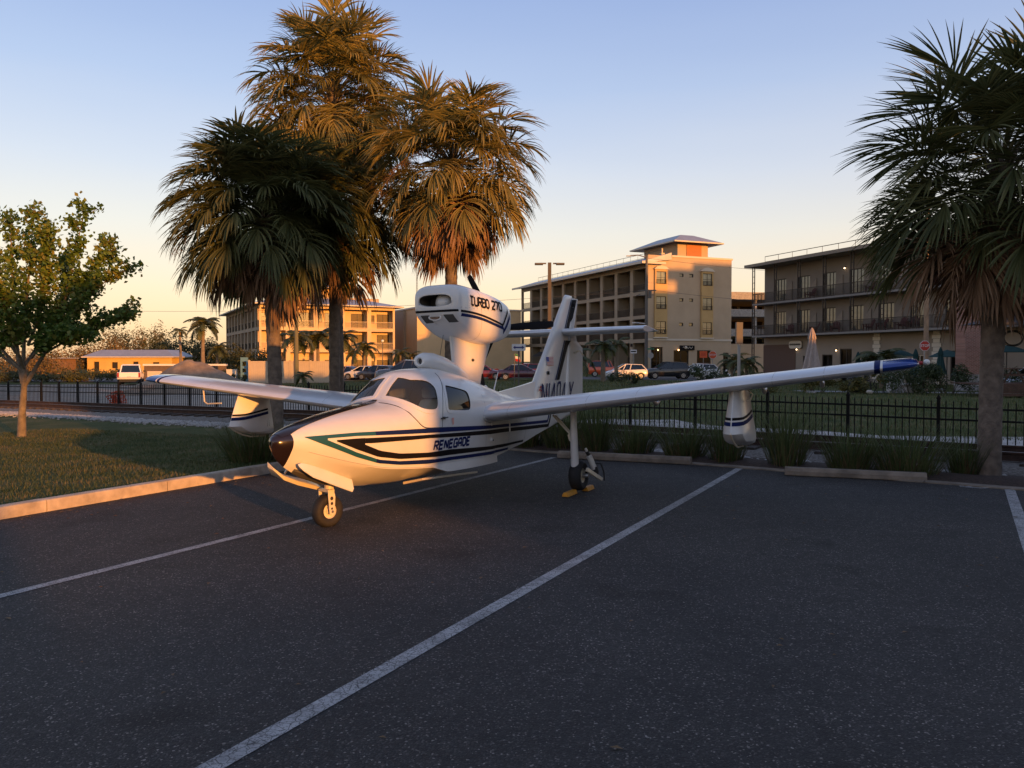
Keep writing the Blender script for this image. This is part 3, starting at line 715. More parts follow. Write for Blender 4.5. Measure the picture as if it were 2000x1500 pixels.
B1 = [(-.28, .960), (-.04, .958), (.35, .942), (1.07, .912), (2.79, .837), (3.3, .82), (5.6, .722)]
B2 = [(-.28, .950), (.11, .893), (.56, .882), (1.07, .87), (2.79, .78), (3.3, .765), (5.7, .665)]
band('black_stripe', B1, B2, .07, 5.62, PBLACK)
I1 = [(.07, .885), (.28, .80), (.58, .74), (1.09, .70), (1.6, .69), (2.79, .615), (3.63, .585), (4.7, .56)]
K2 = [(-.28, .950), (-.03, .842), (.27, .732), (.60, .675), (1.26, .632), (1.6, .622), (2.8, .568), (3.3, .552), (4.7, .53)]
band('black_stripe', I1, K2, .07, 4.3, PBLACK)
band('black_stripe', [(-.28, .961), (-.04, .959), (.07, .955)], K2, -.27, .07, PBLACK, n=12)
D1 = [(-.37, .968), (-.03, .812), (.29, .70), (.60, .652), (1.27, .604), (1.6, .597), (2.8, .543), (4.23, .50)]
D2 = [(-.61, 1.016), (-.45, .942), (-.01, .757), (.29, .66), (.62, .607), (1.13, .563), (1.65, .553), (2.81, .498), (3.77, .488)]
band('blue_stripe', D1, D2, -.37, 3.6, PBLUE, m2=PTEAL, mx=.25)
band('blue_stripe', [(-.61, 1.019), (-.37, 1.02)], D2, -.605, -.37, PTEAL, n=14)
# stripe ends turn up on the tail boom
for side in (1, -1):
    f = PB(); strip(f, [hull_pt(x, z, side) for x, z in [(5.55, .745), (5.58, .80), (5.61, .86), (5.63, .90)]], .05, 0, .005); f.build('blue_stripe', PBLUE, plane)
    f = PB(); strip(f, [hull_pt(x, z, side) for x, z in [(5.64, .67), (5.68, .75), (5.71, .83), (5.73, .90)]], .06, 0, .005); f.build('black_stripe', PBLACK, plane)

# ---- lettering from strokes
GL = {
 'R': [[(0,0),(0,1),(.45,1),(.6,.9),(.6,.62),(.45,.5),(.1,.5)], [(.34,.42),(.6,0)]],
 'E': [[(.6,1),(0,1),(0,0),(.6,0)], [(.1,.52),(.52,.52)]],
 'N': [[(0,0),(0,1)], [(.08,.94),(.52,.06)], [(.6,0),(.6,1)]],
 'G': [[(.6,.82),(.5,1),(.1,1),(0,.9),(0,.1),(.1,0),(.6,0),(.6,.48),(.34,.48)]],
 'A': [[(0,0),(0,.85),(.12,1),(.48,1),(.6,.85),(.6,0)], [(.1,.40),(.5,.40)]],
 'D': [[(0,0),(0,1),(.42,1),(.6,.82),(.6,.18),(.42,0),(.08,0)]],
 'T': [[(-.04,1),(.62,1)], [(.58,0),(.34,0),(.22,.12),(.22,.88)]],
 'U': [[(0,1),(0,.15),(.12,0),(.48,0),(.6,.15),(.6,1)]],
 'B': [[(.46,.52),(.6,.62),(.6,.9),(.48,1),(0,1),(0,0),(.48,0),(.6,.1),(.6,.40),(.52,.46)], [(.12,.52),(.36,.52)]],
 'O': [[(.2,.02),(0,.18),(0,.82),(.12,1),(.48,1),(.6,.82),(.6,.18),(.48,0),(.14,0)]],
 '2': [[(0,.84),(.1,1),(.5,1),(.6,.86),(.6,.64),(0,.12),(0,0),(.62,0)]],
 '7': [[(-.02,1),(.6,1),(.6,.86),(.2,0)]],
 '0': [[(.1,0),(0,.14),(0,.86),(.12,1),(.48,1),(.6,.86),(.6,.14),(.48,0),(.12,0)]],
 '1': [[(.3,0),(.3,1)]],
 '4': [[(.46,0),(.46,1)], [(.40,.96),(0,.32),(.38,.32)], [(.53,.32),(.64,.32)]],
 'X': [[(0,0),(.6,1)], [(0,1),(.24,.58)], [(.36,.42),(.6,0)]],
 ' ': []}
def strokes(text, h, wfac, gap, th, shear=0, wid=None):
    """list of (quads in (u, v)); width of a letter is .6*h*wfac"""
    out = []; u0 = 0
    for ch in text:
        wl = (.0 if ch == '1' else .6) * h * wfac if ch != ' ' else .35 * h * wfac
        for pl in GL[ch]:
            P = [Vector(((x - (.3 if ch == '1' else 0)) * h * wfac + u0, y * h)) for x, y in pl]
            L, Rr = [], []
            for i, p in enumerate(P):
                d0 = (P[i]-P[i-1]).normalized() if i else None; d1 = (P[i+1]-P[i]).normalized() if i < len(P)-1 else None
                if d0 is None: d0 = d1
                if d1 is None: d1 = d0
                n0 = Vector((-d0.y, d0.x)); n1 = Vector((-d1.y, d1.x)); m_ = (n0+n1).normalized(); k = th/2/max(.45, m_.dot(n0))
                L.append(p+m_*k); Rr.append(p-m_*k)
            for i in range(len(P)-1):
                for t in (0, .5):
                    q = [Rr[i].lerp(Rr[i+1], t), Rr[i].lerp(Rr[i+1], t+.5), L[i].lerp(L[i+1], t+.5), L[i].lerp(L[i+1], t)]
                    out.append([(v.x + shear*v.y, v.y) for v in q])
        u0 += wl + gap
    return out, u0 - gap
def letters(name, text, fn, m, h, wfac, gap, th, shear=0, parent=None, cls=MB, flip=False):
    qs, w = strokes(text, h, wfac, gap, th, shear); f = cls()
    for q in qs: f.add([fn(u, v, w) for u, v in q], [(0, 1, 2, 3)])
    return f.build(name, m, parent, fix=False)
letters('lettering', 'RENEGADE', lambda u, v, w: on_hull(1.20 + u, .722 + v - .020*u, .005), PBLUE, .096, 1.36, .036, .028, .20, plane, PB)
letters('lettering', 'RENEGADE', lambda u, v, w: on_hull(1.20 + w - u, .722 + v - .020*(w-u), .005, -1), PBLUE, .096, 1.36, .036, .028, .20, plane, PB)

# spray strip along the chine ahead of the step, planing boards under the keel
for side in (1, -1):
    f = PB(); rings = []
    for i in range(15):
        x = 1.12 + (3.06 - 1.12) * i / 14; zc = hull_params(min(x, 3.01))[1]+.03; wc = hull_params(min(x, 3.01))[2]; k = min(1, i / 3)
        rings.append([(x, side*(wc-.03), zc+.0), (x, side*(wc+.012*k), zc+.012), (x, side*(wc+.018*k), zc-.09*k), (x, side*(wc-.06), zc-.085*k)])
    f.loft(rings); f.build('spray_strip', PW, plane)
    f = PB(); f.loft([[(x, side*a, z) for a, z in ((.20, zz), (.47, zz+.06), (.47, zz+.085), (.20, zz+.03))] for x, zz in ((1.15, .30), (2.55, .215))]); 
    f.build('landing_flap', PCREAM, plane)

# bow lamp, nose gear doors, wheel well
f = PB()
f.loft([[(x, y, z), (x, y + .025, z - hgt), (x, y + .04, z - hgt), (x, y + .016, z)] for x, z, hgt, y in
        ((-.645, .745, .03, .115), (-.60, .755, .085, .13), (-.48, .72, .13, .15), (-.15, .60, .14, .17), (.13, .50, .145, .175), (.16, .49, .10, .175))])
f.build('nose_gear_door', PW, plane, smooth=30, bevel=.006)
f = PB()
rr = []
for x, z, w, d in ((-.66, .715, .04, .03), (-.56, .625, .085, .05), (-.36, .545, .10, .05), (-.05, .45, .085, .045), (.12, .39, .05, .035), (.16, .375, .03, .02)):
    rr.append([(x, -.22-w, z+.05), (x, -.22+w, z-.015), (x, -.22+w+.01, z-.015-d), (x, -.22-w, z-.01)])
f.loft(rr); f.build('nose_gear_door', PCREAM, plane, smooth=40, bevel=.006)
f = PB()
for p in ((-.45, .60), (.0, .47)): f.tube([(p[0], -.12, p[1]+.13), (p[0]-.02, -.20, p[1]+.02)], .012, 6)
f.build('door_hinge', PMET, plane)
f = PB(); f.loft([[(x, -w, z_ + .12), (x, w, z_ + .12), (x, w, z_ + .035*w/.1), (x, 0, z_ - .008), (x, -w, z_ + .035*w/.1)] for x, w in ((-.60, .04), (-.45, .08), (-.2, .10), (.10, .09)) for z_ in [hull_params(x)[0]]]); f.build('wheel_well', PINT, plane)

# nose gear
f = PB(); f.tube([(-.02, .0, .62), (0, 0, .40)], [.035, .042], 12); f.tube([(0, 0, .44), (0, 0, .385)], .052, 12); f.build('nose_strut', PCREAM, plane, smooth=40)
gear = bpy.data.objects.new('nose_gear', None); COL.objects.link(gear); gear.parent = plane; gear.location = (-.04, 0, -.004); gear.rotation_euler = (0, 0, R(-16))
for s in (1, -1):
    f = PB(); pr = [(-.045, .39), (.03, .39), (.045, .33), (.03, .14), (-.03, .14), (-.045, .33)]
    n_ = len(pr); vs = [(x, s*.078, z) for x, z in pr] + [(x, s*.092, z) for x, z in pr]
    f.add(vs, [tuple(range(n_)), tuple(range(2*n_-1, n_-1, -1))] + [(i, n_+i, n_+(i+1) % n_, (i+1) % n_) for i in range(n_)])
    fk = f.build('fork', PCREAM, gear, bevel=.004)
    h = PB()
    for z, r in ((.315, .021), (.26, .017), (.205, .013)):
        h.add([(-.004 + r*math.cos(t*.5236), s*.0935, z + r*math.sin(t*.5236)) for t in range(12)], [tuple(range(12))])
    h.build('hole', PDARKMET, gear)
f = PB(); f.box((-.005, 0, .395), (.08, .185, .03)); f.build('fork_crown', PCREAM, gear, bevel=.006)
def wheel(name, x, y, r, w, rimr, parent):
    if name == 'nose_wheel': e = parent; off = Vector((x, -y, r*.965))
    else: e = bpy.data.objects.new(name, None); COL.objects.link(e); e.parent = parent; e.location = (x, -y, r*.965); off = Vector((0, 0, 0))
    Mx_ = Matrix.Rotation(R(90), 4, 'X')
    t = MB(); pr = [(rimr, -w*.36), (rimr+.02, -w*.45), (r*.80, -w*.5), (r*.93, -w*.40), (r*.985, -w*.22), (r, 0), (r*.985, w*.22), (r*.93, w*.40), (r*.80, w*.5), (rimr+.02, w*.45), (rimr, w*.36)]
    t.lathe(pr, 40, Mx_, caps=False); t.v = [(a, b, max(c, -r*.963)) for a, b, c in t.v]
    t.build('tyre', PRUB, e, smooth=40).location = off
    t = MB(); t.lathe([(.001, -w*.30), (rimr*.45, -w*.34), (rimr*.5, -w*.22), (rimr*.9, -w*.24), (rimr, -w*.37), (rimr, w*.37), (rimr*.9, w*.24), (rimr*.5, w*.22), (rimr*.45, w*.34), (.001, w*.30)], 28, Mx_, caps=False)
    for k in range(6):
        a = k*math.pi/3
        for s in (1, -1): t.ball((rimr*.68*math.cos(a), s*w*.235, rimr*.68*math.sin(a)), .010, 5)
    t.build('rim', PCREAM, e, smooth=35).location = off

wheel('nose_wheel', 0, 0, .180, .135, .082, gear)
f = PB(); f.tube([(0, -.10, .172), (0, .10, .172)], .016, 8); f.build('axle', PMET, gear)

# main gear
for s in (1, -1):
    f = PB(); f.tube([(3.12, s*1.645, 1.16), (3.12, s*1.645, .95), (3.12, s*1.645, .75), (3.13, s*1.645, .5), (3.14, s*1.645, .27)], [.042, .042, .050, .052, .056], 14)
    f.tube([(3.14, s*1.645, .27), (3.2, s*1.645, .19)], [.056, .05], 12)
    f.build('gear_leg', PW, plane, smooth=40)
    f = PB(); f.tube([(3.16, s*1.33, 1.02), (3.16, s*1.58, .76)], .014, 8); f.tube([(3.18, s*1.36, 1.02), (3.18, s*1.60, .76)], .010, 6)
    f.loft([[(3.10+dx, s*1.56, .76), (3.10+dx, s*1.64, .80), (3.10+dx, s*1.64, .62), (3.10+dx, s*1.58, .69)] for dx in (0, .05)]); f.build('drag_brace', PCREAM, plane)
    f = PB(); f.tube([(3.30, s*1.74, .56), (3.36, s*1.77, .45)], .017, 8); f.tube([(3.36, s*1.77, .45), (3.46, s*1.82, .24)], .040, 12); f.build('shock_absorber', PW, plane, smooth=40)
    f = PB(); f.tube([(3.44, s*1.81, .30), (3.47, s*1.825, .20)], .043, 12); f.tube([(3.32, s*1.75, .52), (3.35, s*1.765, .47)], .026, 10)
    f.tube([(3.42, s*1.83, .35), (3.46, s*1.90, .34), (3.52, s*1.92, .22), (3.54, s*1.92, .10)], .010, 6)
    f.tube([(3.13, s*1.66, .62), (3.10, s*1.60, .45), (3.16, s*1.68, .26)], .006, 5); f.build('hydraulic_line', PDARKMET, plane)
    f = PB(); f.loft([[(3.18, s*1.77, .27), (3.24, s*1.77, .31), (3.58, s*1.86, .13), (3.54, s*1.86, .09)], [(3.18, s*1.80, .27), (3.24, s*1.80, .31), (3.58, s*1.89, .13), (3.54, s*1.89, .09)]]); f.build('trailing_link', PCREAM, plane, bevel=.006)
    wheel('main_wheel', 3.24, s*1.655, .205, .17, .095, plane)
    f = PB(); f.tube([(3.24, s*1.55, .198), (3.24, s*1.80, .198)], .03, 10); f.build('axle', PMET, plane)

# ---- flying surfaces
def foil(c, t, n=14, camber=.0):
    """closed airfoil outline, x from the leading edge"""
    xs = [.5*(1-math.cos(math.pi*i/n)) for i in range(n+1)]
    th = [5*t*(.2969*math.sqrt(x)-.126*x-.3516*x*x+.2843*x**3-.1036*x**4) for x in xs]
    cm = [camber*4*x*(1-x) for x in xs]
    up = [(x*c, (a+b)*c) for x, a, b in zip(xs, th, cm)]; lo = [(x*c, (b-a)*c) for x, a, b in zip(xs, th, cm)]
    return up + lo[-2:0:-1]
def wsec(y):
    t = (y - .55) / 5.2
    return 2.50 - .03*t, 1.72 + (1.16-1.72)*t, 1.045 + .575*t + .0*t*t, .150 + (.118-.150)*t
def wring(y, s, k=1., dx=0):
    le, c, z, th = wsec(y); return [(le + dx + (c - 2*dx)*px/c, s*y, z + pz*k) for px, pz in foil(c, th, 16, .018)]
for s in (1, -1):
    f = PB(); f.loft([wring(y, s) for y in (.42, .9, 1.5, 2.2, 3, 3.8, 4.6, 5.38)]); f.build('wing', PSILVER, plane, smooth=50)
    f = PB(); f.loft([wring(5.36, s, 1.02), wring(5.42, s, 1.02)]); f.build('wing_band', PBLUE, plane, smooth=50)
    f = PB(); f.loft([wring(5.445, s, 1.0), wring(5.55, s, 1.), wring(5.66, s, .96, .01), wring(5.73, s, .85, .04), wring(5.775, s, .62, .10), wring(5.80, s, .30, .2)]); f.build('wing_tip', PTIP, plane, smooth=60)
    f = PB(); f.loft([wring(5.42, s, .985), wring(5.445, s, .985)]); f.build('wing_band', PW, plane, smooth=50)
    f = PB(); f.tube([(2.95, s*5.78, 1.63), (2.95, s*5.84, 1.635)], .02, 8); nl = f.build('navigation_lamp', PRED if s > 0 else PW, plane)
    f = PB(); f.ball((2.95, s*5.88, 1.64), .035, 8); f.build('lens', PW, nl, smooth=True)
    # control surface hinge fairings, wing seams
    for y in (4.05, 4.75, 2.6):
        le, c, z, th = wsec(y); f = PB(); f.tube([(le + c*.72, s*y, z-.07), (le + c*.86, s*y, z-.13), (le + c*1.0, s*y, z-.09)], [.012, .03, .012], 8); f.build('hinge_fairing', PCREAM, plane)
    for y in (1.50, 3.35):
        f = PB(); f.loft([wring(y, s, 1.006), wring(y+.006, s, 1.006)]); f.build('wing_seam', PSILVER, plane)
    # float under the wing: flat sided pod with a V bow and a square stern
    yy = 3.84; f = PB(); rings = []
    le, c, zw, th = wsec(yy)
    for z, x0, x1, w in ((zw-.03, .30, .88, .085), (zw-.20, .22, .885, .105), (zw-.36, .15, .89, .128), (zw-.50, .09, .89, .150), (zw-.56, .07, .89, .160), (zw-.62, .17, .89, .166), (zw-.67, .31, .89, .168), (zw-.71, .50, .89, .150), (zw-.735, .66, .89, .10), (zw-.75, .78, .89, .02)):
        L_ = x1 - x0; ring = []
        for u, v in ((0, .03), (.06, .34), (.18, .70), (.38, .93), (.62, 1), (.85, 1), (1, .95), (1, -.95), (.85, -1), (.62, -1), (.38, -.93), (.18, -.70), (.06, -.34), (0, -.03)):
            ring.append((2.38 + x0 + L_*u, s*yy + w*v, z))
        rings.append(ring)
    f.loft(rings); fl = f.build('wing_float', PW, plane, smooth=26)
    f = PB(); q = []
    for zz, mtl, nm, hh in ((zw-.40, PBLACK, 'black_stripe', .03), (zw-.465, PBLUE, 'blue_stripe', .045)):
        for sd in (1, -1):
            f = PB(); vs = []
            us = [0, .06, .12, .22, .38, .62, .80, .88]; 
            for u in us:
                v = interp([(0, .03), (.06, .34), (.18, .70), (.38, .93), (.62, 1), (.85, 1), (1, .95)], u, 1)
                for dz in (0, hh):
                    z = zz + dz + .10*max(0, u-.2); t = (zw - z); x0 = interp([(.03, .30), (.2, .22), (.36, .15), (.50, .09), (.56, .07)], t, 1); w = interp([(.03, .085), (.2, .105), (.36, .128), (.50, .15), (.56, .160)], t, 1)
                    vs.append((2.38 + x0 + (.89-x0)*u - (.004 if u < .1 else 0), s*yy + sd*(w*v + .004), z))
            f.add(vs, [(2*i, 2*i+1, 2*i+3, 2*i+2) for i in range(len(us)-1)])
            n0 = len(f.v); f.add([(2.38+.885*.9+.17, s*yy+sd*.134, zz+.07), (2.38+.885*.9+.17, s*yy+sd*.134, zz+.07+hh), (2.38+.885*.9+.26, s*yy+sd*.118, zw-.1), (2.38+.885*.9+.24, s*yy+sd*.118, zw-.1)], [(0, 1, 3, 2)]) if 0 else None
            f.build(nm, mtl, fl, smooth=True)
    f = PB(); f.tube([(2.445, s*yy, zw-.55), (2.56, s*yy, zw-.63), (2.72, s*yy, zw-.70), (2.9, s*yy, zw-.745), (3.25, s*yy, zw-.76)], .013, 6); f.build('float_keel', PCREAM, fl)
# pitot tube below the starboard wing
f = PB(); f.tube([(2.62, -4.54, 1.44), (2.60, -4.50, 1.24), (2.59, -4.43, 1.205), (2.56, -4.10, 1.215)], .012, 7); f.build('pitot_tube', PCREAM, plane)
f = PB(); f.tube([(2.86, 3.97, 1.36), (2.86, 4.03, 1.30), (2.86, 4.0, 1.23), (2.86, 3.95, 1.22)], .010, 6); f.build('tie_down_ring', PCREAM, plane)
f = PB(); f.tube([(3.0, .75, 1.0), (3.0, .75, .80)], .010, 6); f.tube([(2.75, .60, 1.0), (2.75, .60, .9)], .008, 6); f.build('boarding_step', PW, plane)
# wing root fairing cuff
for s in (1, -1):
    f = PB(); f.loft([[(p[0], s*(.40+d), p[2]) for p in wring(.5, s, k)] for d, k in ((0, 1.10), (.17, 1.06), (.22, 1.0))]); f.build('wing_root_fairing', PW, plane, smooth=50)

# fin, rudder, stabilizer
def fring(z, xl, xr, t):
    return [(xl + px, pz, z) for px, pz in foil(xr-xl, t, 12)]
f = PB(); f.loft([fring(z, xl, xr, t) for z, xl, xr, t in ((1.02, 5.14, 6.95, .085), (1.45, 5.50, 7.02, .095), (1.9, 5.93, 7.11, .10), (2.4, 6.41, 7.24, .11), (2.93, 6.93, 7.40, .13), (3.0, 6.99, 7.41, .11), (3.02, 7.05, 7.38, .05))]); f.build('fin', PW, plane, smooth=50)
f = PB(); f.loft([[(4.05, .03, 1.24), (4.05, -.03, 1.24), (4.05, -.02, 1.30), (4.05, .02, 1.30)], [(4.8, .05, 1.15), (4.8, -.05, 1.15), (4.8, -.02, 1.365), (4.8, .02, 1.365)], [(5.7, .07, 1.08), (5.7, -.07, 1.08), (5.7, -.03, 1.46), (5.7, .03, 1.46)]]); f.build('dorsal_fin', PW, plane, smooth=40)
f = PB(); f.loft([[(xl, .035*t, z), (xr, .004, z), (xr, -.004, z), (xl, -.035*t, z)] for z, xl, xr, t in ((1.0, 6.98, 7.84, 1.2), (1.5, 7.06, 7.88, 1.1), (2.04, 7.16, 7.91, 1), (2.17, 7.19, 7.60, .95), (2.40, 7.26, 7.46, .9), (2.98, 7.43, 7.70, .7))]); f.build('rudder', PW, plane)
f = PB(); f.tube([(7.40, .03, 1.94), (7.40, .12, 1.99)], .02, 8); f.tube([(7.44, .12, 1.99), (7.62, .13, 1.88)], .012, 6); f.build('rudder_horn', PCREAM, plane)
def fin_y(x, z):
    xl = interp([(1.02, 5.14), (1.45, 5.50), (1.9, 5.93), (2.4, 6.41), (2.93, 6.93)], z, 1); xr = interp([(1.02, 6.95), (1.45, 7.02), (1.9, 7.11), (2.4, 7.24), (2.93, 7.40)], z, 1)
    if x > xr: return .042
    u = max(.02, min(1, (x-xl)/(xr-xl))); c = xr-xl; return 5*.10*c*(.2969*math.sqrt(u)-.126*u-.3516*u*u+.2843*u**3-.1036*u**4) + .004
fin_surf = lambda x, z, off=.004, side=1: Vector((x, side*(fin_y(x, z) + off), z))
for s in (1, -1):
    for nm, mt_, P in (('black_stripe', PBLACK, [((6.39, 1.45), (6.545, 1.45)), ((6.94, 2.17), (7.19, 2.15))]), ('blue_stripe', PBLUE, [((6.32, 1.45), (6.365, 1.45)), ((6.865, 2.17), (6.91, 2.17))]),
                       ('black_stripe', PBLACK, [((6.96, 2.38), (7.17, 2.38)), ((7.37, 2.95), (7.52, 2.95))]), ('blue_stripe', PBLUE, [((6.885, 2.38), (6.93, 2.38)), ((7.30, 2.95), (7.34, 2.95))])):
        f = PB(); vs = []
        for i in range(9):
            t = i/8
            for j in range(3):
                a = [P[0][0][k] + (P[1][0][k]-P[0][0][k])*t for k in (0, 1)]; b = [P[0][1][k] + (P[1][1][k]-P[0][1][k])*t for k in (0, 1)]
                vs.append(fin_surf(a[0] + (b[0]-a[0])*j/2, a[1], .005, s))
        f.add(vs, [(i*3+j, (i+1)*3+j, (i+1)*3+j+1, i*3+j+1) for i in range(8) for j in range(2)]); f.build(nm, mt_, plane)
letters('lettering', 'N1404X', lambda u, v, w: fin_surf(5.60 + u, .99 + v - .0*u, .006), PBLUE, .41, .78, .12, .045, .28, plane, PB)
letters('lettering', 'N1404X', lambda u, v, w: fin_surf(5.60 + w - u, .99 + v, .006, -1), PBLUE, .41, .78, .12, .045, .28, plane, PB)
# small national flag and a square sticker on the fin
fw = mat('flag_white', (.7, .68, .66), .5); fb = mat('flag_blue', (.03, .05, .25), .5)
f = PB()
for i in range(13):
    f.cur = 0 if i % 2 == 0 else 1; z = 1.86 - i*.0115
    x0 = 6.06 if i < 7 else 5.97
    f.add([fin_surf(x, zz, .005) for x, zz in ((x0, z), (6.25, z), (6.25, z-.0115), (x0, z-.0115))], [(0, 1, 2, 3)])
f.cur = 2; f.add([fin_surf(x, zz, .005) for x, zz in ((5.97, 1.86), (6.06, 1.86), (6.06, 1.7795), (5.97, 1.7795))], [(0, 1, 2, 3)])
f.build('flag_decal', [PRED, fw, fb], plane)
f = PB(); f.add([fin_surf(x, zz, .005) for x, zz in ((5.94, 1.61), (6.04, 1.61), (6.04, 1.55), (5.94, 1.55))], [(0, 1, 2, 3)]); f.build('sticker', PBLACK, plane)
f = PB()
for x, z, w, h in ((5.60, 1.36, .07, .03), (5.57, 1.32, .05, .04), (5.64, 1.30, .03, .03), (5.90, 1.30, .015, .10)): f.add([(xx, .085, zz) for xx, zz in ((x, z), (x+w, z), (x+w*.8, z-h), (x-.01, z-h))], [(0, 1, 2, 3)])
f.build('sticker', PRED, plane)
f = PB(); f.add([on_hull(x, z, .005) for x, z in ((1.60, 1.075), (1.66, 1.075), (1.655, 1.0), (1.625, .985), (1.605, 1.03))], [(0, 1, 2, 3, 4)]); f.build('sticker', mat('sticker_pink', (.7, .35, .28), .5), plane)
def sring(y, s, k=1.): 
    t = y/1.6; return [(6.72 + .0*t + px, s*y, 2.325 + pz*k) for px, pz in foil(.90-.10*t, .15, 12)]
for s in (1, -1):
    f = PB(); f.loft([sring(y, s) for y in (.05, .6, 1.2, 1.56)] + [sring(1.58, s, .85)]); f.build('stabilizer', PSILVER, plane, smooth=50)
    f = PB(); f.loft([[(x0, s*y, 2.323 + h), (x1, s*y, 2.30), (x0, s*y, 2.323 - h)] for y, x0, x1, h in ((.16, 7.50, 7.86, .018), (1.50, 7.44, 7.78, .016), (1.60, 7.30, 7.74, .012))]); f.build('elevator', PSILVER, plane)

# ---- engine pod on its pylon
POD = [(2.325, 2.43, 2.68, .265, 3.6), (2.335, 2.40, 2.735, .31, 3.8), (2.365, 2.36, 2.785, .338, 4.0), (2.43, 2.30, 2.815, .352, 4.0), (2.6, 2.195, 2.83, .360, 3.9), (2.9, 2.08, 2.82, .360, 3.6), (3.3, 2.03, 2.79, .355, 3.4),
       (3.7, 2.045, 2.745, .345, 3.2), (3.95, 2.085, 2.695, .32, 3.1), (4.05, 2.12, 2.665, .30, 3.0), (4.075, 2.16, 2.62, .26, 2.8)]
def pod_ring(x, n=48, k=1.):
    zb, zt, w, e = [interp(POD, x, j) for j in (1, 2, 3, 4)]; zc, h = (zb+zt)/2, (zt-zb)/2; out = []
    for i in range(n):
        a = 2*math.pi*i/n; c, s_ = math.cos(a), math.sin(a)
        out.append((x, k*w*math.copysign(abs(c)**(2/e), c), zc + k*h*math.copysign(abs(s_)**(2/e), s_)))
    return out
def pod_y(x, z):
    zb, zt, w, e = [interp(POD, x, j) for j in (1, 2, 3, 4)]; zc, h = (zb+zt)/2, (zt-zb)/2; t = min(.999, abs((z-zc)/h)); return w*(1-t**e)**(1/e)
pod_surf = lambda x, z, off=.004, side=1: Vector((x, side*(pod_y(x, z)+off), z))
def slot(cz, w, h, x, n=48, e=2.6):
    out = []
    for i in range(n):
        a = 2*math.pi*i/n; c, s_ = math.cos(a), math.sin(a); out.append((x, w*math.copysign(abs(c)**(2/e), c), cz + h*math.copysign(abs(s_)**(2/e), s_)))
    return out
f = PB(); xs = [2.325, 2.335, 2.35, 2.365, 2.395, 2.43, 2.5, 2.6, 2.75, 2.9, 3.1, 3.3, 3.5, 3.7, 3.85, 3.95, 4.01, 4.05, 4.075]
f.loft([slot(2.605, .262, .080, 2.36), slot(2.605, .278, .092, 2.323), [(2.323, p[1], p[2]) for p in pod_ring(2.325, k=.97)]] + [pod_ring(x) for x in xs], caps=False)
rear = pod_ring(4.075); f.add(rear, [tuple(range(48))]); f.build('engine_pod', PW, plane, smooth=35)
f = PB(); f.loft([slot(2.605, .262, .080, 2.362), slot(2.605, .25, .074, 2.62)], caps=False); f.add(slot(2.605, .25, .074, 2.62), [tuple(range(48))]); f.build('air_intake', PINT, plane, smooth=40)
f = PB(); f.ball((2.54, .06, 2.575), .155, 14, (1.0, 1.0, 1.0)); f.build('intake_bulge', PW, plane, smooth=True)
def pod_front(y, z):
    lo, hi = 2.325, 3.2
    for _ in range(30):
        x = (lo+hi)/2; zb, zt, w, e = [interp(POD, x, j) for j in (1, 2, 3, 4)]; zc, h = (zb+zt)/2, (zt-zb)/2
        if abs(y/w)**e + abs((z-zc)/h)**e < 1: hi = x
        else: lo = x
    return x
def chin_patch(mb, q, off, n=4):
    vs = []
    for i in range(n+1):
        for j in range(n+1):
            u, v = i/n, j/n; y = (q[0][0]*(1-u)+q[1][0]*u)*(1-v) + (q[3][0]*(1-u)+q[2][0]*u)*v; z = (q[0][1]*(1-u)+q[1][1]*u)*(1-v) + (q[3][1]*(1-u)+q[2][1]*u)*v
            vs.append((pod_front(y, z) - off, y, z))
    mb.add(vs, [(i*(n+1)+j, i*(n+1)+j+1, (i+1)*(n+1)+j+1, (i+1)*(n+1)+j) for i in range(n) for j in range(n)])
for y0 in (-.245, .115):
    f = PB(); chin_patch(f, [(y0, 2.405), (y0+.15, 2.405), (y0+.17, 2.305), (y0+.035, 2.30)], .004); i_ = f.build('cooling_inlet', PINT, plane)
    f = PB(); f.loft([[(pod_front(a, b) - d, a, b) for a, b in ((y0-.03, 2.41), (y0+.005, 2.41), (y0+.042, 2.30), (y0+.0, 2.285))] for d in (.002, .016)]); f.loft([[(pod_front(a, b) - d, a, b) for a, b in ((y0+.0, 2.285), (y0+.04, 2.302), (y0+.175, 2.307), (y0+.20, 2.285))] for d in (.002, .014)]); f.build('inlet_lip', PW, i_)
f = PB(); n = 24; cy, cz = -.015, 2.375
rg = lambda w, h, d: [(pod_front(cy, cz) - d, cy + w*math.cos(2*math.pi*i/n), cz + h*math.sin(2*math.pi*i/n)) for i in range(n)]
f.loft([rg(.10, .044, -.04), rg(.10, .044, .012), rg(.082, .032, .016), rg(.075, .028, .0)], caps=False); o_ = f.build('oil_cooler_inlet', PW, plane, smooth=30)
f = PB(); f.add(rg(.078, .03, .006), [tuple(range(n))]); f.build('inlet_opening', mat('cooler_fins', (.16, .10, .07), .5, metal=.4, var=.5, scale=60), o_)
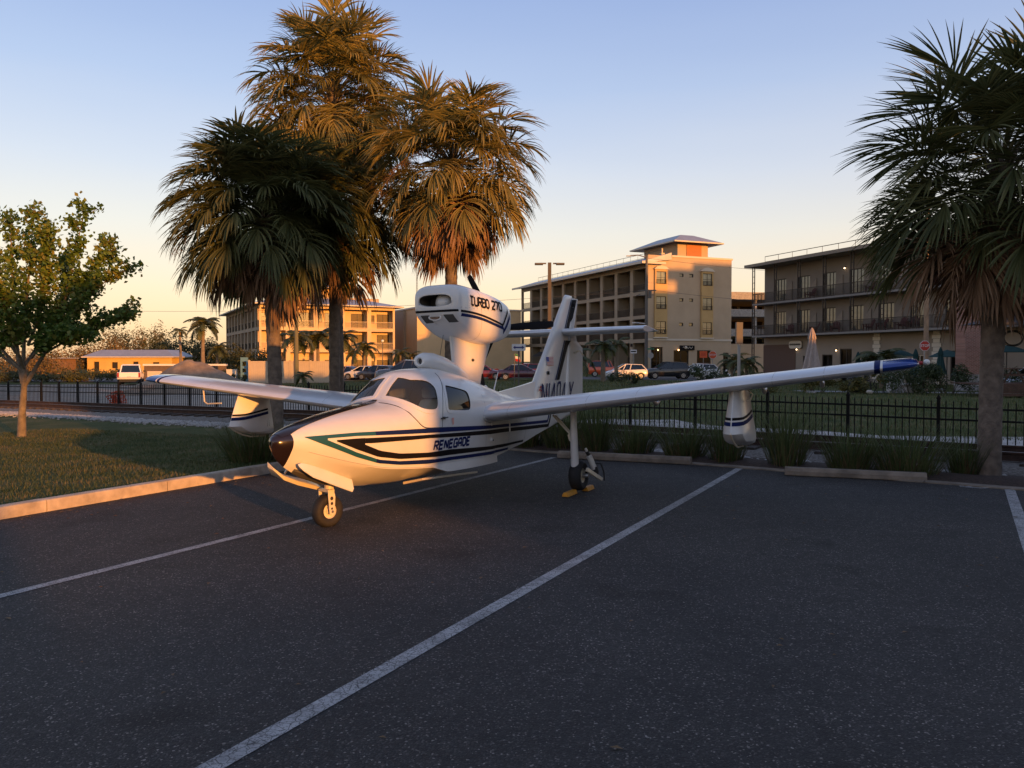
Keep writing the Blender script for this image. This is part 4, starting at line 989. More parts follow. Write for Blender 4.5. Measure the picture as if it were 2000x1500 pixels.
# stripes run round the pod face and sweep up at the tail
PB1 = [(2.40, 2.468), (2.7, 2.458), (3.0, 2.43), (3.4, 2.375), (3.72, 2.33), (3.98, 2.56)]
def podband(nm, m, dz0, dz1, x0, x1, xk, slope):
    for side in (1, -1):
        f = PB(); vs = []; n = 50
        for i in range(n+1):
            t = i/n; x = x0 + (x1-x0)*t
            z = interp([(2.33, 2.468), (2.7, 2.455), (3.0, 2.43), (3.4, 2.372), (xk, 2.325)], min(x, xk), 1) + (slope*(x-xk) if x > xk else 0)
            for d in (dz0, dz1): 
                dd = d * (1.0 if x <= xk else 1.9); vs.append(pod_surf(x, min(z + dd, 2.62), .005, side))
        f.add(vs, [(2*i, 2*i+2, 2*i+3, 2*i+1) for i in range(n)]); f.build(nm, m, plane, smooth=True)
podband('black_stripe', PBLACK, .0, -.030, 2.41, 3.90, 3.66, 1.0); podband('blue_stripe', PBLUE, -.045, -.085, 2.43, 3.97, 3.71, .95)
f = PB(); f.span(2.314, 2.321, -.255, .255, 2.438, 2.468) if 0 else f.loft([[(pod_front(y, z) - .005, y, z) for y in [-.335 + .67*i/40 for i in range(41)]] for z in (2.440, 2.470)], closed=False, caps=False); f.build('black_stripe', PBLACK, plane)
letters('lettering', 'TURBO 270', lambda u, v, w: pod_surf(2.66 + u, 2.545 + v - .030*u, .006), PBLACK, .118, 1.28, .027, .030, .10, plane, PB)
letters('lettering', 'TURBO 270', lambda u, v, w: pod_surf(2.66 + w - u, 2.545 + v - .030*(w-u), .006, -1), PBLACK, .118, 1.28, .027, .030, .10, plane, PB)
f = PB(); rings = []
for z, xl, xr, t in ((1.36, 2.84, 3.56, .20), (1.6, 2.80, 3.66, .19), (1.85, 2.77, 3.80, .18), (2.0, 2.75, 3.90, .17), (2.16, 2.73, 4.0, .16)): rings.append(fring(z, xl, xr, t*.62/(xr-xl)*1.0 if 0 else t))
f.loft(rings); f.build('pylon', PW, plane, smooth=50)
f = PB(); f.loft([[(x0, -.01, z), (x1, -.01, z), (x1, .01, z), (x0, .01, z)] for x0, x1, z in ((3.55, 3.74, 1.36), (3.62, 3.66, 1.60))]); f.build('pylon_strut', PBLACK, plane)
f = PB(); f.ball((3.18, .10, 1.80), .022, 8); f.build('vent', PDARKMET, plane)
f = PB(); sc = [(1.90, 1.785, .07, .055), (1.93, 1.79, .105, .085), (2.02, 1.785, .135, .115), (2.2, 1.765, .15, .13), (2.5, 1.70, .14, .14), (2.8, 1.62, .12, .13), (3.05, 1.53, .10, .11)]
f.loft([[(x, w*math.cos(2*math.pi*i/24), zc + h*math.sin(2*math.pi*i/24)) for i in range(24)] for x, zc, w, h in [(1.96, 1.785, .032, .036), (1.905, 1.785, .038, .042), (1.90, 1.785, .05, .05)] + sc[0:]], caps=False)
f.build('air_scoop', PW, plane, smooth=40)
f = PB(); f.add([(1.94, .035*math.cos(i*.3927), 1.785 + .04*math.sin(i*.3927)) for i in range(16)], [tuple(range(16))]); f.build('scoop_opening', PINT, plane)
for x in (2.98, 3.86):
    f = PB(); rg1 = pod_ring(x, k=1.004); rg2 = pod_ring(x+.006, k=1.004); f.loft([rg1, rg2], caps=False); f.build('cowl_seam', mat('seam_grey', (.30, .29, .28), .6), plane)
f = PB()
for x in [2.42 + .11*i for i in range(14)]:
    for s in (1, -1): p = pod_surf(x, 2.50 - .0*x, .001, s); f.ball(tuple(p), .006, 4)
f.build('rivets', PMET, plane)
# pusher propeller
f = PB(); f.lathe([(.11, 0), (.11, .05), (.09, .12), (.05, .18), (.005, .21)], 20, Matrix.Translation((4.075, 0, 2.30)) @ Matrix.Rotation(R(90), 4, 'Y')); f.build('spinner', PW, plane, smooth=40)
for a in (1, 119, 240):
    f = PB(); rings = []; ca, sa = math.cos(R(a)), math.sin(R(a)); rad = Vector((0, ca, sa)); tng = Vector((0, -sa, ca)); ax = Vector((1, 0, 0))
    for r_, w, th, tw in ((.09, .045, .03, 50), (.2, .06, .025, 42), (.45, .068, .016, 30), (.75, .064, .010, 22), (.90, .055, .007, 19), (.955, .04, .004, 18)):
        cd = tng*math.cos(R(tw)) + ax*math.sin(R(tw)); nd = ax*math.cos(R(tw)) - tng*math.sin(R(tw)); c0 = Vector((4.15, 0, 2.30)) + rad*r_
        rings.append([c0 + cd*w*u + nd*th*v for u, v in ((-1, 0), (-.5, .8), (.3, .9), (1, 0), (.3, -.5), (-.5, -.5))])
    f.loft(rings); f.build('propeller_blade', PBLACK, plane, smooth=50)
# aerials, beacon
f = PB(); f.tube([(3.95, .02, 1.28), (4.12, .03, 1.62)], [.014, .006], 6); f.build('aerial', PW, plane)
f = PB(); f.ball((3.72, 0, 1.38), .055, 10, (1.2, .8, .9)); f.build('beacon', PW, plane, smooth=True)
f = PB(); f.tube([(2.7, -.1, 2.15), (2.62, -.14, 1.74)], .004, 4); f.build('control_cable', PDARKMET, plane)
# cabin: lining, panel, seats
f = PB(); rings = []
for x in [.86 + .1*i for i in range(17)]:
    ring = []
    for z in (.60, .7, .85, 1.0, 1.10): ring.append((x, hull_y(x, z) - .05, z))
    rings.append(ring + [(p[0], -p[1], p[2]) for p in ring[::-1]])
f.loft(rings, caps=False, closed=False); f.build('cabin_lining', PINT, plane)
f = PB(); f.loft([[(x, -w, .62), (x, w, .62), (x, w, 1.12), (x, w*.62, h), (x, -w*.62, h), (x, -w, 1.12)] for x, w, h in ((2.30, .52, 1.55), (2.33, .52, 1.54))]); f.build('bulkhead', PINT, plane); f = PB(); f.span(.96, 1.02, -.36, .36, .95, 1.20); f.build('instrument_panel', PINT, plane)
for y in (.25, -.25):
    f = PB(); f.box((1.40, y, .86), (.46, .40, .14)); se = f.build('seat', PSEAT, plane, bevel=.04)
    f = PB(); f.loft([[(x, y-w, z), (x+.11, y-w, z), (x+.11, y+w, z), (x, y+w, z)] for x, z, w in ((1.58, .86, .19), (1.68, 1.16, .19), (1.74, 1.30, .15))]); f.build('backrest', PSEAT, se, bevel=.03)
    f = PB(); f.box((1.755, y, 1.38), (.09, .24, .13)); f.build('headrest', PSEAT, se, bevel=.03)
f = PB(); f.tube([(.93, .24, 1.10), (1.08, .24, 1.14)], .012, 6); f.tube([(1.08, .12, 1.20), (1.09, .13, 1.12), (1.09, .35, 1.12), (1.08, .36, 1.20)], .014, 6); f.build('control_yoke', PDARKMET, plane)

f = PB(); f.ball(tuple(on_hull(2.80, .70, .0)), .03, 10, (1, .8, 1)); f.build('drain_fitting', PW, plane, smooth=True)
f = PB(); f.ball(tuple(on_hull(2.82, .695, .022)), .010, 6); f.build('drain_hole', PBLACK, plane)
SEAM = mat('skin_seam', (.36, .35, .33), .6)
for side in (1, -1):
    for x, z0, z1 in ((2.62, .47, 1.60), (3.55, .49, 1.38), (4.35, .55, 1.24)):
        f = PB(); f.tube([hull_pt(x, z0 + (z1-z0)*i/12, side)[0] for i in range(13)], .0022, 4); f.build('skin_seam', SEAM, plane)
    f = PB(); f.tube([hull_pt(-.55 + 2.9*i/30, hull_params(-.55 + 2.9*i/30)[1] + .012, side)[0] for i in range(31)], .003, 4); f.build('skin_seam', SEAM, plane)
    for y in (.95, 2.05, 2.7, 4.3, 4.85):
        f = PB(); f.loft([wring(y, side, 1.004), wring(y+.005, side, 1.004)]); f.build('skin_seam', SEAM, plane)
# wheel chocks
f = MB()
def chock(x, y, rz, label, L=.26):
    t = tag(MB().prism([(-.05, 0), (.05, 0), (.028, .055), (-.028, .055)], -L/2, L/2).build('wheel_chock', PYEL, bevel=.008), label, 'chock', 'chocks at the main wheel')
    t.location = (x, y, .006); t.rotation_euler = (0, 0, rz); return t
_p = _m @ Vector((3.24 - .27, -1.63, 0)); chock(_p.x, _p.y, -_a, 'yellow wheel chock in front of the main tyre', .34)
_p = _m @ Vector((3.24 + .25, -1.70, 0)); chock(_p.x, _p.y, -_a, 'yellow wheel chock half hidden behind the main tyre')
# ---------------------------------------------------------------- buildings
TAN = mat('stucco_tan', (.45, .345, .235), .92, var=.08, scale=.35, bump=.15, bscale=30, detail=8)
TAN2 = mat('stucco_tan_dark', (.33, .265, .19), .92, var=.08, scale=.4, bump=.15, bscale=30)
OCHRE = mat('stucco_ochre', (.50, .33, .14), .92, var=.08, scale=.5)
TERRA = mat('stucco_terracotta', (.42, .16, .06), .9, var=.06, scale=.5)
TAUPE = mat('stucco_taupe', (.215, .180, .145), .92, var=.10, scale=.35, bump=.15, bscale=25, detail=8)
TAUPE_L = mat('stucco_taupe_light', (.26, .212, .165), .92, var=.08, scale=.4)
TRIM = mat('trim_cream', (.60, .53, .43), .8)
ROOFM = mat('roof_metal', (.33, .335, .36), .45, metal=.35, var=.10, scale=.8)
BRAIL = mat('railing_bronze', (.030, .024, .021), .5, metal=.4)
BFRAME = mat('window_frame_bronze', (.035, .028, .024), .5)
BGLASS = glass('window_glass', (.03, .035, .04), (.55, .60, .62), .03, 1.9)
DGLASS = glass('shop_glass', (.012, .012, .013), (.35, .36, .36), .04, 1.22)
CURT = mat('curtain', (.78, .78, .76), .9, var=.15, scale=4)
DARKIN = mat('dark_interior', (.022, .018, .015), .9)
def wall_open(f, L, H, ops, t=.25, M=None, z0=0.):
    """wall face in x-z (y = 0, outside is -y) with rectangular openings and their reveals"""
    xs = sorted({0, L} | {v for o in ops for v in o[:2]}); zs = sorted({z0, H} | {v for o in ops for v in o[2:4]})
    for i in range(len(xs)-1):
        for j in range(len(zs)-1):
            cx, cz = (xs[i]+xs[i+1])/2, (zs[j]+zs[j+1])/2
            if any(o[0] < cx < o[1] and o[2] < cz < o[3] for o in ops): continue
            f.add([(xs[i], 0, zs[j]), (xs[i+1], 0, zs[j]), (xs[i+1], 0, zs[j+1]), (xs[i], 0, zs[j+1])], [(0, 1, 2, 3)], M)
    for a, b, c, d in [o[:4] for o in ops]:
        f.add([(a, 0, c), (b, 0, c), (b, 0, d), (a, 0, d), (a, t, c), (b, t, c), (b, t, d), (a, t, d)], [(0, 4, 5, 1), (1, 5, 6, 2), (2, 6, 7, 3), (3, 7, 4, 0)], M)
_wc = {}
def window_unit(parent, x, y, z, w, h, rz, nx=2, nz=2, curtain=.0, frame=None, fw=.06, gl=None):
    """frame with mullions, its pane a sub-part; origin at the lower left of the opening, glass facing local -y"""
    key = (round(w, 2), round(h, 2), nx, nz, frame.name if frame else '', gl.name if gl else '')
    if key not in _wc:
        f = MB(); f.span(0, fw, -.03, .05, 0, h); f.span(w-fw, w, -.03, .05, 0, h); f.span(fw, w-fw, -.03, .05, 0, fw); f.span(fw, w-fw, -.03, .05, h-fw, h)
        for i in range(1, nx): f.span(w*i/nx-fw*.4, w*i/nx+fw*.4, -.02, .04, fw, h-fw)
        for j in range(1, nz): f.span(fw, w-fw, -.015, .035, h*j/nz-fw*.35, h*j/nz+fw*.35)
        g_ = MB(); g_.add([(fw, .01, fw), (w-fw, .01, fw), (w-fw, .01, h-fw), (fw, .01, h-fw)], [(0, 1, 2, 3)])
        _wc[key] = (f.mesh('window', frame or BFRAME), g_.mesh('pane', gl or BGLASS))
    o = place('window', _wc[key][0], parent, (x, y, z), rz); place('pane', _wc[key][1], o)
    if curtain:
        q = MB(); k = 10; W = w*curtain; q.add([(fw + W*i/k, .14 + .03*(i % 2), fw + (h-2*fw)*j) for i in range(k+1) for j in (0, 1)], [(2*i, 2*i+2, 2*i+3, 2*i+1) for i in range(k)]); q.build('curtain', CURT, o, fix=False)
    return o
_rc = {}
def railing(parent, L, x, y, z, rz, h=1.0, m=None, gap=.13, name='railing'):
    key = (round(L, 2), h, m.name if m else '')
    if key not in _rc:
        f = MB(); f.span(0, L, -.03, .03, h-.05, h); f.span(0, L, -.02, .02, .08, .12); n = max(2, int(L/gap))
        for i in range(n+1): f.box((L*i/n, 0, h/2), (.025, .025, h-.04))
        _rc[key] = f.mesh(name, m or BRAIL)
    return place(name, _rc[key], parent, (x, y, z), rz)
def hip_roof(f, x0, x1, y0, y1, z, rise, ov, run=None, th=.16):
    x0 -= ov; x1 += ov; y0 -= ov; y1 += ov; k = run or min(x1-x0, y1-y0)/2
    v = [(x0, y0, z), (x1, y0, z), (x1, y1, z), (x0, y1, z), (x0+k, y0+k, z+rise), (x1-k, y0+k, z+rise), (x1-k, y1-k, z+rise), (x0+k, y1-k, z+rise)]
    f.add(v, [(0, 1, 5, 4), (1, 2, 6, 5), (2, 3, 7, 6), (3, 0, 4, 7), (4, 5, 6, 7), (3, 2, 1, 0)])
    f.cur = 1; e = .03
    for a, b in ((0, 1), (1, 2), (2, 3), (3, 0)):
        p, q = Vector(v[a]), Vector(v[b]); d = (q-p).normalized(); n = Vector((d.y, -d.x, 0))*e
        f.add([p+n+Vector((0, 0, -th)), q+n+Vector((0, 0, -th)), q+n+Vector((0, 0, .02)), p+n+Vector((0, 0, .02)), p+Vector((0, 0, -th)), q+Vector((0, 0, -th))], [(0, 1, 2, 3), (0, 4, 5, 1)])
    f.cur = 0
def roof_seams(parent, P0, P1, U, n, m):
    """standing seams running up a roof slope between two eave points"""
    f = MB()
    for i in range(n+1):
        a = Vector(P0).lerp(Vector(P1), i/n); f.tube([a + Vector((0, 0, .03)), a + Vector(U) + Vector((0, 0, .03))], .03, 4, caps=False)
    f.build('roof_seam', m, parent)
def loggia(parent, L, nb, floors, top, depth, rz, org, m, mback, pw=.55, skip=(), rail_h=1.0, doors=True, rail_m=None, first_open=0., glass_n=2):
    """open balconies: pierced front wall, back wall with glazed doors, slabs, dividing walls and railings; face along local x of org/rz"""
    Mx = Matrix.Translation(org) @ Matrix.Rotation(rz, 4, 'Z'); bay = L/nb; ops = []
    for b in range(nb):
        for z0, z1 in floors: ops.append((b*bay + pw/2, (b+1)*bay - pw/2, z0 + .0, z1 - .42))
    f = MB(); wall_open(f, L, top, ops, .35, Mx, floors[0][0] if first_open else 0.); f.build('wall', m, parent, fix=False)
    f = MB(); f.add([Mx @ Vector(p) for p in ((0, depth, 0), (L, depth, 0), (L, depth, top), (0, depth, top))], [(0, 1, 2, 3)]); f.build('back_wall', mback, parent, fix=False)
    f = MB()
    for z0, z1 in floors[1 if not first_open else 0:]: f.box((L/2, depth/2+.2, z0-.17), (L-.1, depth-.42, .30), M=Mx)
    f.build('floor_slab', m, parent)
    for b in range(1, nb):
        for z0, z1 in floors: f = MB(); f.box((b*bay, depth/2+.18, (z0+z1)/2-.2), (.2, depth-.38, z1-z0-.42), M=Mx); f.build('dividing_wall', mback, parent)
    for b in range(nb):
        for i, (z0, z1) in enumerate(floors):
            if (b, i) in skip: continue
            if i > 0 or first_open: p = Mx @ Vector((b*bay + pw/2, .12, z0)); railing(parent, bay-pw, p.x, p.y, p.z, rz, rail_h, rail_m)
            if doors:
                w = min(1.9, bay*.5); p = Mx @ Vector((b*bay + bay*.5 - w*.15, depth-.06, z0+.02)); window_unit(parent, p.x, p.y, p.z, w, min(2.25, z1-z0-.7), rz, glass_n, 1, .5 if (b+i) % 3 else .3)
                if (b*3+i) % 2 == 0: p = Mx @ Vector((b*bay + .55, depth-.06, z0+.9)); window_unit(parent, p.x, p.y, p.z, .8, 1.2, rz, 1, 2)
def blk(f, x0, x1, y0, y1, z0, z1): f.span(x0, x1, y0, y1, z0, z1)

# -- tan four-storey building, balconies on its long shaded side
B2 = thing('apartment_building', 'tan four-storey building with rows of open balconies and a roof pavilion behind the aircraft tail', 'building', (17.8, 107, -.05), R(22.6), 'balcony apartment buildings')
fl = [(0.15, 4.7), (4.75, 7.85), (7.9, 11.0), (11.05, 14.5)]
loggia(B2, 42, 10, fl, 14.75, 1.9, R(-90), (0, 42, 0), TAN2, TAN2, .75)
ops = []; wins = []
for xc in (1.85, 9.15):
    pass
for z in (13.25, 9.98, 6.72): ops += [(4.85, 5.5, z-.22, z+.24), (6.4, 7.05, z-.22, z+.24)]
ops += [(.5, 2.3, 0, 3.7), (4.0, 6.4, 0, 3.3), (7.7, 10.0, 0, 3.3), (12.0, 12.9, 0, 3.0)]
f = MB(); wall_open(f, 13.3, 15.75, ops, .3); f.build('wall', TAN, B2, fix=False)
f = MB(); blk(f, 1.9, 13.3, 1.0, 42, 0, 15.3); f.build('body', TAN, B2)
f = MB(); f.span(.0, 13.3, .30, .34, 0, 3.9); f.build('shopfront_back', DARKIN, B2)
for z in (13.25, 9.98, 6.72):
    for x in (4.85, 6.4): window_unit(B2, x, .16, z-.22, .65, .46, 0, 1, 1)
for xc in (1.85, 9.15):
    f = MB(); wall_open(f, 1.9, 13.9, [(.2, 1.7, z, z+1.62) for z in (5.45, 8.72, 12.0)], .2, Matrix.Translation((xc-.95, -.28, 0)), 5.0)
    f.add([(xc-.95, -.28, 5.0), (xc-.95, 0, 5.0), (xc-.95, 0, 13.9), (xc-.95, -.28, 13.9), (xc+.95, -.28, 5.0), (xc+.95, 0, 5.0), (xc+.95, 0, 13.9), (xc+.95, -.28, 13.9)], [(0, 3, 2, 1), (4, 5, 6, 7), (3, 7, 6, 2), (0, 1, 5, 4)])
    o = f.build('bay', OCHRE, B2, fix=False)
    f = MB(); f.prism([(xc-1.15, 13.9), (xc+1.15, 13.9), (xc+.7, 14.25), (xc, 14.42), (xc-.7, 14.25)], -.42, .0); f.span(xc-1.05, xc+1.05, -.36, 0, 4.85, 5.0); f.build('bay_hood', TRIM, B2)
    for z in (5.45, 8.72, 12.0): window_unit(B2, xc-.75, -.18, z, 1.5, 1.62, 0, 2, 2, .95); railing(B2, 1.5, xc-.75, -.34, z-.05, 0, .62)
f = MB(); f.span(-.1, 13.4, -.10, -.002, 4.55, 4.8); f.span(3.6, 10.1, -.12, -.003, 15.6, 15.85); f.span(10.1, 13.42, -.12, -.003, 15.6, 15.85); f.build('cornice', TRIM, B2)
for x, w, h in ((.55, 1.7, 3.6), (4.05, 2.3, 3.2), (7.75, 2.2, 3.2), (12.05, .8, 2.9)): window_unit(B2, x, .14, .05, w, h, 0, 2, 2, gl=DGLASS)
f = MB(); f.add([(-1.3, -.6, 14.75), (-1.3, 43, 14.75), (3.2, 43, 16.1), (3.2, -.6, 16.1), (-1.3, -.6, 14.55), (-1.3, 43, 14.55), (3.2, 43, 15.2), (3.2, -.6, 15.2)], [(0, 1, 2, 3), (4, 7, 6, 5), (0, 4, 5, 1), (0, 3, 7, 4), (1, 5, 6, 2)]); f.build('roof', ROOFM, B2)
f = MB(); f.span(-1.42, -1.3, -.7, 43, 14.5, 14.8); f.span(-1.42, 2.2, -.82, -.68, 14.5, 14.8); f.build('eave_trim', TRIM, B2)
railing(B2, 40, 3.3, 42, 16.1, R(-90), .7, BRAIL, 2.0, 'roof_railing')
f = MB(); blk(f, 5.2, 10.1, 1.0, 9.4, 15.4, 17.75); f.build('pavilion', TAN, B2)
f = MB(); f.span(6.6, 9.0, .93, .998, 15.9, 17.6); f.build('pavilion_panel', TERRA, B2)
f = MB(); hip_roof(f, 5.2, 10.1, 1.0, 9.4, 17.8, 1.25, 1.5, 2.9); f.build('pavilion_roof', [ROOFM, TRIM], B2)
f = MB(); f.box((4.2, 3.2, 16.2), (.5, .5, .7)); f.tube([(4.2, 3.2, 16.4), (4.2, 3.2, 17.2)], .12, 8); f.build('roof_vent', TRIM, B2)
# shop sign, unreadable at this distance: pale squiggle on a black board
f = MB(); f.box((6.05, -.12, 3.62), (2.3, .14, .62)); sg = f.build('shop_sign', PBLACK, B2)
f = MB(); f.tube([(5.3 + .13*i, -.21, 3.62 + .13*math.sin(i*1.7)) for i in range(13)], .035, 5); f.build('sign_script', TRIM, sg)
f = MB(); f.ball((5.75, -.25, 3.66), .2, 8); f.build('sign_emblem', TRIM, sg)
for x in (1.4, 4.6): f = MB(); f.ball((x, -.25, 3.3), .09, 8); f.build('wall_lamp', mat('lamp_warm', (1, .55, .2), emit=6), B2)
for k in range(8): f = MB(); f.box((-.12, 4 + 4.2*k, 4.0), (.2, .25, .4)); f.build('wall_light', BRAIL, B2)
f = MB(); f.add([(-.1, 20, 3.4), (-.1, 34, 3.4), (-1.5, 34, 2.6), (-1.5, 20, 2.6)], [(0, 1, 2, 3)]); f.build('awning', mat('awning_dark', (.03, .026, .024), .9), B2)
f = MB(); f.span(-.3, -.01, 20.5, 33, 2.3, 2.6); f.build('awning_valance', BRAIL, B2)

# -- sunlit three-storey building on the left
B1 = thing('apartment_building', 'three-storey building with sunlit balconies seen between the two near palm trunks', 'building', (-35.9, 116, -.45), R(26.6), 'balcony apartment buildings')
fl = [(.15, 3.95), (4.0, 7.1), (7.15, 10.35)]
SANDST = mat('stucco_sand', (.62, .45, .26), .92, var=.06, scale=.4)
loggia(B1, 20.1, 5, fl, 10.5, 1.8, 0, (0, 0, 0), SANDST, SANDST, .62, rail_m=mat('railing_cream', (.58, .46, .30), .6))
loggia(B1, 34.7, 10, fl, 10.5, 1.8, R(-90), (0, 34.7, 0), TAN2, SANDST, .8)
f = MB(); blk(f, 1.9, 20.1, 1.9, 34.7, 0, 10.5); f.add([(20.1, 0, 0), (20.1, 1.9, 0), (20.1, 1.9, 10.5), (20.1, 0, 10.5)], [(0, 1, 2, 3)]); f.build('body', TAN, B1)
f = MB(); hip_roof(f, 0, 20.1, 0, 34.7, 10.5, 1.2, 1.1, 5.0); f.build('roof', [ROOFM, TRIM], B1)
f = MB(); blk(f, 5.5, 19.5, 6, 6.3, 11.3, 12.1); f.build('roof_parapet', TAN, B1)
f = MB(); blk(f, 6.5, 15.2, 7.5, 15, 11, 13.6); f.build('pavilion', OCHRE, B1)
f = MB(); hip_roof(f, 6.5, 15.2, 7.5, 15, 13.7, 1.3, 1.3, 3.6); f.build('pavilion_roof', [ROOFM, TRIM], B1)

# -- plain block right of it
B4 = thing('plain_building', 'windowless grey and tan block right of the sunlit three-storey building', 'building', (-15.1, 130, -.4), R(26.7))
f = MB(); wall_open(f, 18.6, 10.6, [(4.4, 5.3, 7.0, 8.4), (8.0, 8.9, 6.2, 7.4)], .2); f.add([(0, 0, 0), (0, 11, 0), (0, 11, 10.6), (0, 0, 10.6), (18.6, 0, 0), (18.6, 11, 0), (18.6, 11, 10.6), (18.6, 0, 10.6)], [(0, 3, 2, 1), (4, 5, 6, 7), (3, 7, 6, 2)]); f.build('wall', SANDST, B4, fix=False)
f = MB(); blk(f, -.5, .0, 5.2, 10.8, 0, 10.4); f.build('pilaster', TAN2, B4)
f = MB(); blk(f, -.2, 18.8, -.15, 11.2, 10.6, 10.85); f.build('coping', TRIM, B4)
window_unit(B4, 4.4, .12, 7.0, .9, 1.4, 0, 2, 1); window_unit(B4, 8.0, .12, 6.2, .9, 1.2, 0, 1, 1)

# -- low yellow building far left
B5 = thing('low_building', 'low yellow building with a long grey roof behind the white pickup', 'building', (-76, 146, -.4), R(-3))
YEL = mat('stucco_yellow', (.62, .40, .12), .9, var=.08, scale=.4)
f = MB(); wall_open(f, 15.5, 2.95, [(1.2, 2.2, 0, 2.1), (4.5, 5.6, .9, 2.0), (8.4, 9.4, 0, 2.1), (12, 13.2, .9, 2.0)], .2); f.add([(0, 0, 0), (0, 8, 0), (0, 8, 2.95), (0, 0, 2.95), (15.5, 0, 0), (15.5, 8, 0), (15.5, 8, 2.95), (15.5, 0, 2.95)], [(0, 3, 2, 1), (4, 5, 6, 7)]); f.build('wall', YEL, B5, fix=False)
f = MB(); f.span(.2, 15.3, .22, .3, 0, 2.9); f.build('interior', DARKIN, B5)
f = MB(); hip_roof(f, 0, 15.5, 0, 8, 2.98, 1.25, .7, 2.4); f.build('roof', [ROOFM, TRIM], B5)
B6 = thing('shed', 'small brown shed with a flat roof left of the low yellow building', 'building', (-84, 140, -.4), 0)
f = MB(); wall_open(f, 6.5, 2.6, [(1, 2, 0, 2.0), (4, 5, .9, 1.9)], .2); f.add([(0, 0, 0), (0, 5, 0), (0, 5, 2.6), (0, 0, 2.6), (6.5, 0, 0), (6.5, 5, 0), (6.5, 5, 2.6), (6.5, 0, 2.6)], [(0, 3, 2, 1), (4, 5, 6, 7)]); f.build('wall', mat('shed_brown', (.22, .12, .06), .9), B6, fix=False)
f = MB(); f.span(-.4, 6.9, -.4, 5.4, 2.6, 2.8); f.build('roof', ROOFM, B6); f = MB(); f.span(.1, 6.4, .22, .3, 0, 2.5); f.build('interior', DARKIN, B6)

# -- dark hotel on the right
B3 = thing('hotel', 'dark taupe three-storey hotel with two long balconies on the right', 'building', (23.9, 81, -.02), math.atan2(-.933, .36))
bay = 3.26; nb = 11; L3 = bay*nb; ops = []
for i in range(nb):
    for z in (4.45, 7.6): ops.append((i*bay + 1.55, i*bay + 3.2, z+.02, z+2.15))
gops = [(.7, 2.0, 0, 2.5), (5.6, 6.8, 0, 2.3), (8.1, 9.4, .2, 2.4), (10.3, 11.7, 0, 2.9), (12.6, 13.8, .8, 2.2), (15.4, 16.9, .7, 2.3), (18.2, 19.3, .7, 2.3), (21.6, 24.8, .3, 2.6), (27.5, 30, .3, 2.6)]
f = MB(); wall_open(f, L3, 11.0, ops, .25, Matrix.Translation((0, 1.35, 0)), 4.3); f.build('wall', TAUPE, B3, fix=False)
f = MB(); wall_open(f, L3, 4.3, gops, .25, Matrix.Translation((0, 1.352, 0))); f.build('ground_floor_wall', TAUPE_L, B3, fix=False)
f = MB(); f.span(.1, L3, 1.9, 16, 0, 10.9); f.build('body', TAUPE, B3)
f = MB(); f.add([(0, 1.35, 0), (0, 1.9, 0), (0, 1.9, 11), (0, 1.35, 11)], [(0, 3, 2, 1)]); f.build('end_wall', TAUPE, B3, fix=False)
for z in (4.3, 7.45): f = MB(); f.span(-.1, L3, -.06, 1.345, z-.16, z+.0); f.build('balcony_slab', mat('slab_grey', (.22, .20, .185), .85), B3)
f = MB(); f.span(-.5, L3+.3, -.75, 16.2, 11.0, 11.28); f.build('roof', TAUPE_L, B3)
railing(B3, L3-3, 2.0, -.2, 11.28, 0, .62, BRAIL, 1.9, 'roof_railing')
for i in range(nb):
    for z in (4.3, 7.45):
        railing(B3, bay-.02, i*bay, .0, z, 0, 1.0, BRAIL, .115)
        window_unit(B3, i*bay + 1.55, 1.45, z+.17, 1.65, 2.13, 0, 4, 1, .98, BFRAME, .07)
        f = MB(); x = i*bay + 3.22; f.add([(x, 1.34, z), (x+.9, 1.34, z), (x+.9, 1.34, z+1.9), (x, 1.34, z+1.05), (x, 1.25, z), (x+.9, 1.25, z), (x+.9, 1.25, z+1.9), (x, 1.25, z+1.05)], [(4, 5, 6, 7), (0, 4, 7, 3), (1, 2, 6, 5), (3, 7, 6, 2)])
        if i < nb-1: f.build('privacy_panel', TAUPE_L, B3)
    for z0, z1 in ((0, 4.14), (4.32, 7.29), (7.47, 11.0)):
        if z0 == 0 and i > 0: continue
        f = MB()
        for dx_ in (-.16, .16): f.box((i*bay + dx_, .02, (z0+z1)/2), (.07, .07, z1-z0))
        for k in range(6): zz = z0 + (z1-z0)*(k+.5)/6; f.box((i*bay, .02, zz), (.25, .04, .05))
        f.build('balcony_post', BRAIL, B3)
railing(B3, 1.3, 0, 1.3, 4.3, R(-90), 1.0, BRAIL, .115); railing(B3, 1.3, 0, 1.3, 7.45, R(-90), 1.0, BRAIL, .115)
for a, b, c, d in gops:
    window_unit(B3, a, 1.47, c+.02, b-a, d-c-.04, 0, 2 if b-a < 2 else 4, 1, 0, TRIM if 12 < a < 20 else BFRAME, gl=DGLASS)
for x in (14.5, 20.4):
    f = MB()
    for k in range(13): w = .42 if k % 2 else .30; f.span(x-w, x+w, 1.28, 1.35, .02+.32*k, .31+.32*k)
    f.build('quoin', TRIM, B3)
f = MB(); f.span(-.02, 4.6, 1.29, 1.35, 0, 3.4); f.build('brown_facing', mat('facing_brown', (.11, .065, .045), .9), B3)
f = MB(); pr = [(3.9 + .85 + .85*math.copysign(abs(math.cos(t))**.35, math.cos(t)), 3.35 + .36*math.copysign(abs(math.sin(t))**.5, math.sin(t))) for t in [i*2*math.pi/28 for i in range(28)]]
f.prism(pr, 1.15, 1.25); pl = f.build('name_board', TRIM, B3)
f = MB()                                        # line of lettering, too small in the photograph to read
for k in range(11): f.box((4.05 + .14*k, 1.13, 3.38 + .0*k), (.09, .03, .13 + .05*(k % 2)))
f.build('lettering', BFRAME, pl)
LAMP = mat('lamp_glow', (1, .72, .42), emit=5)
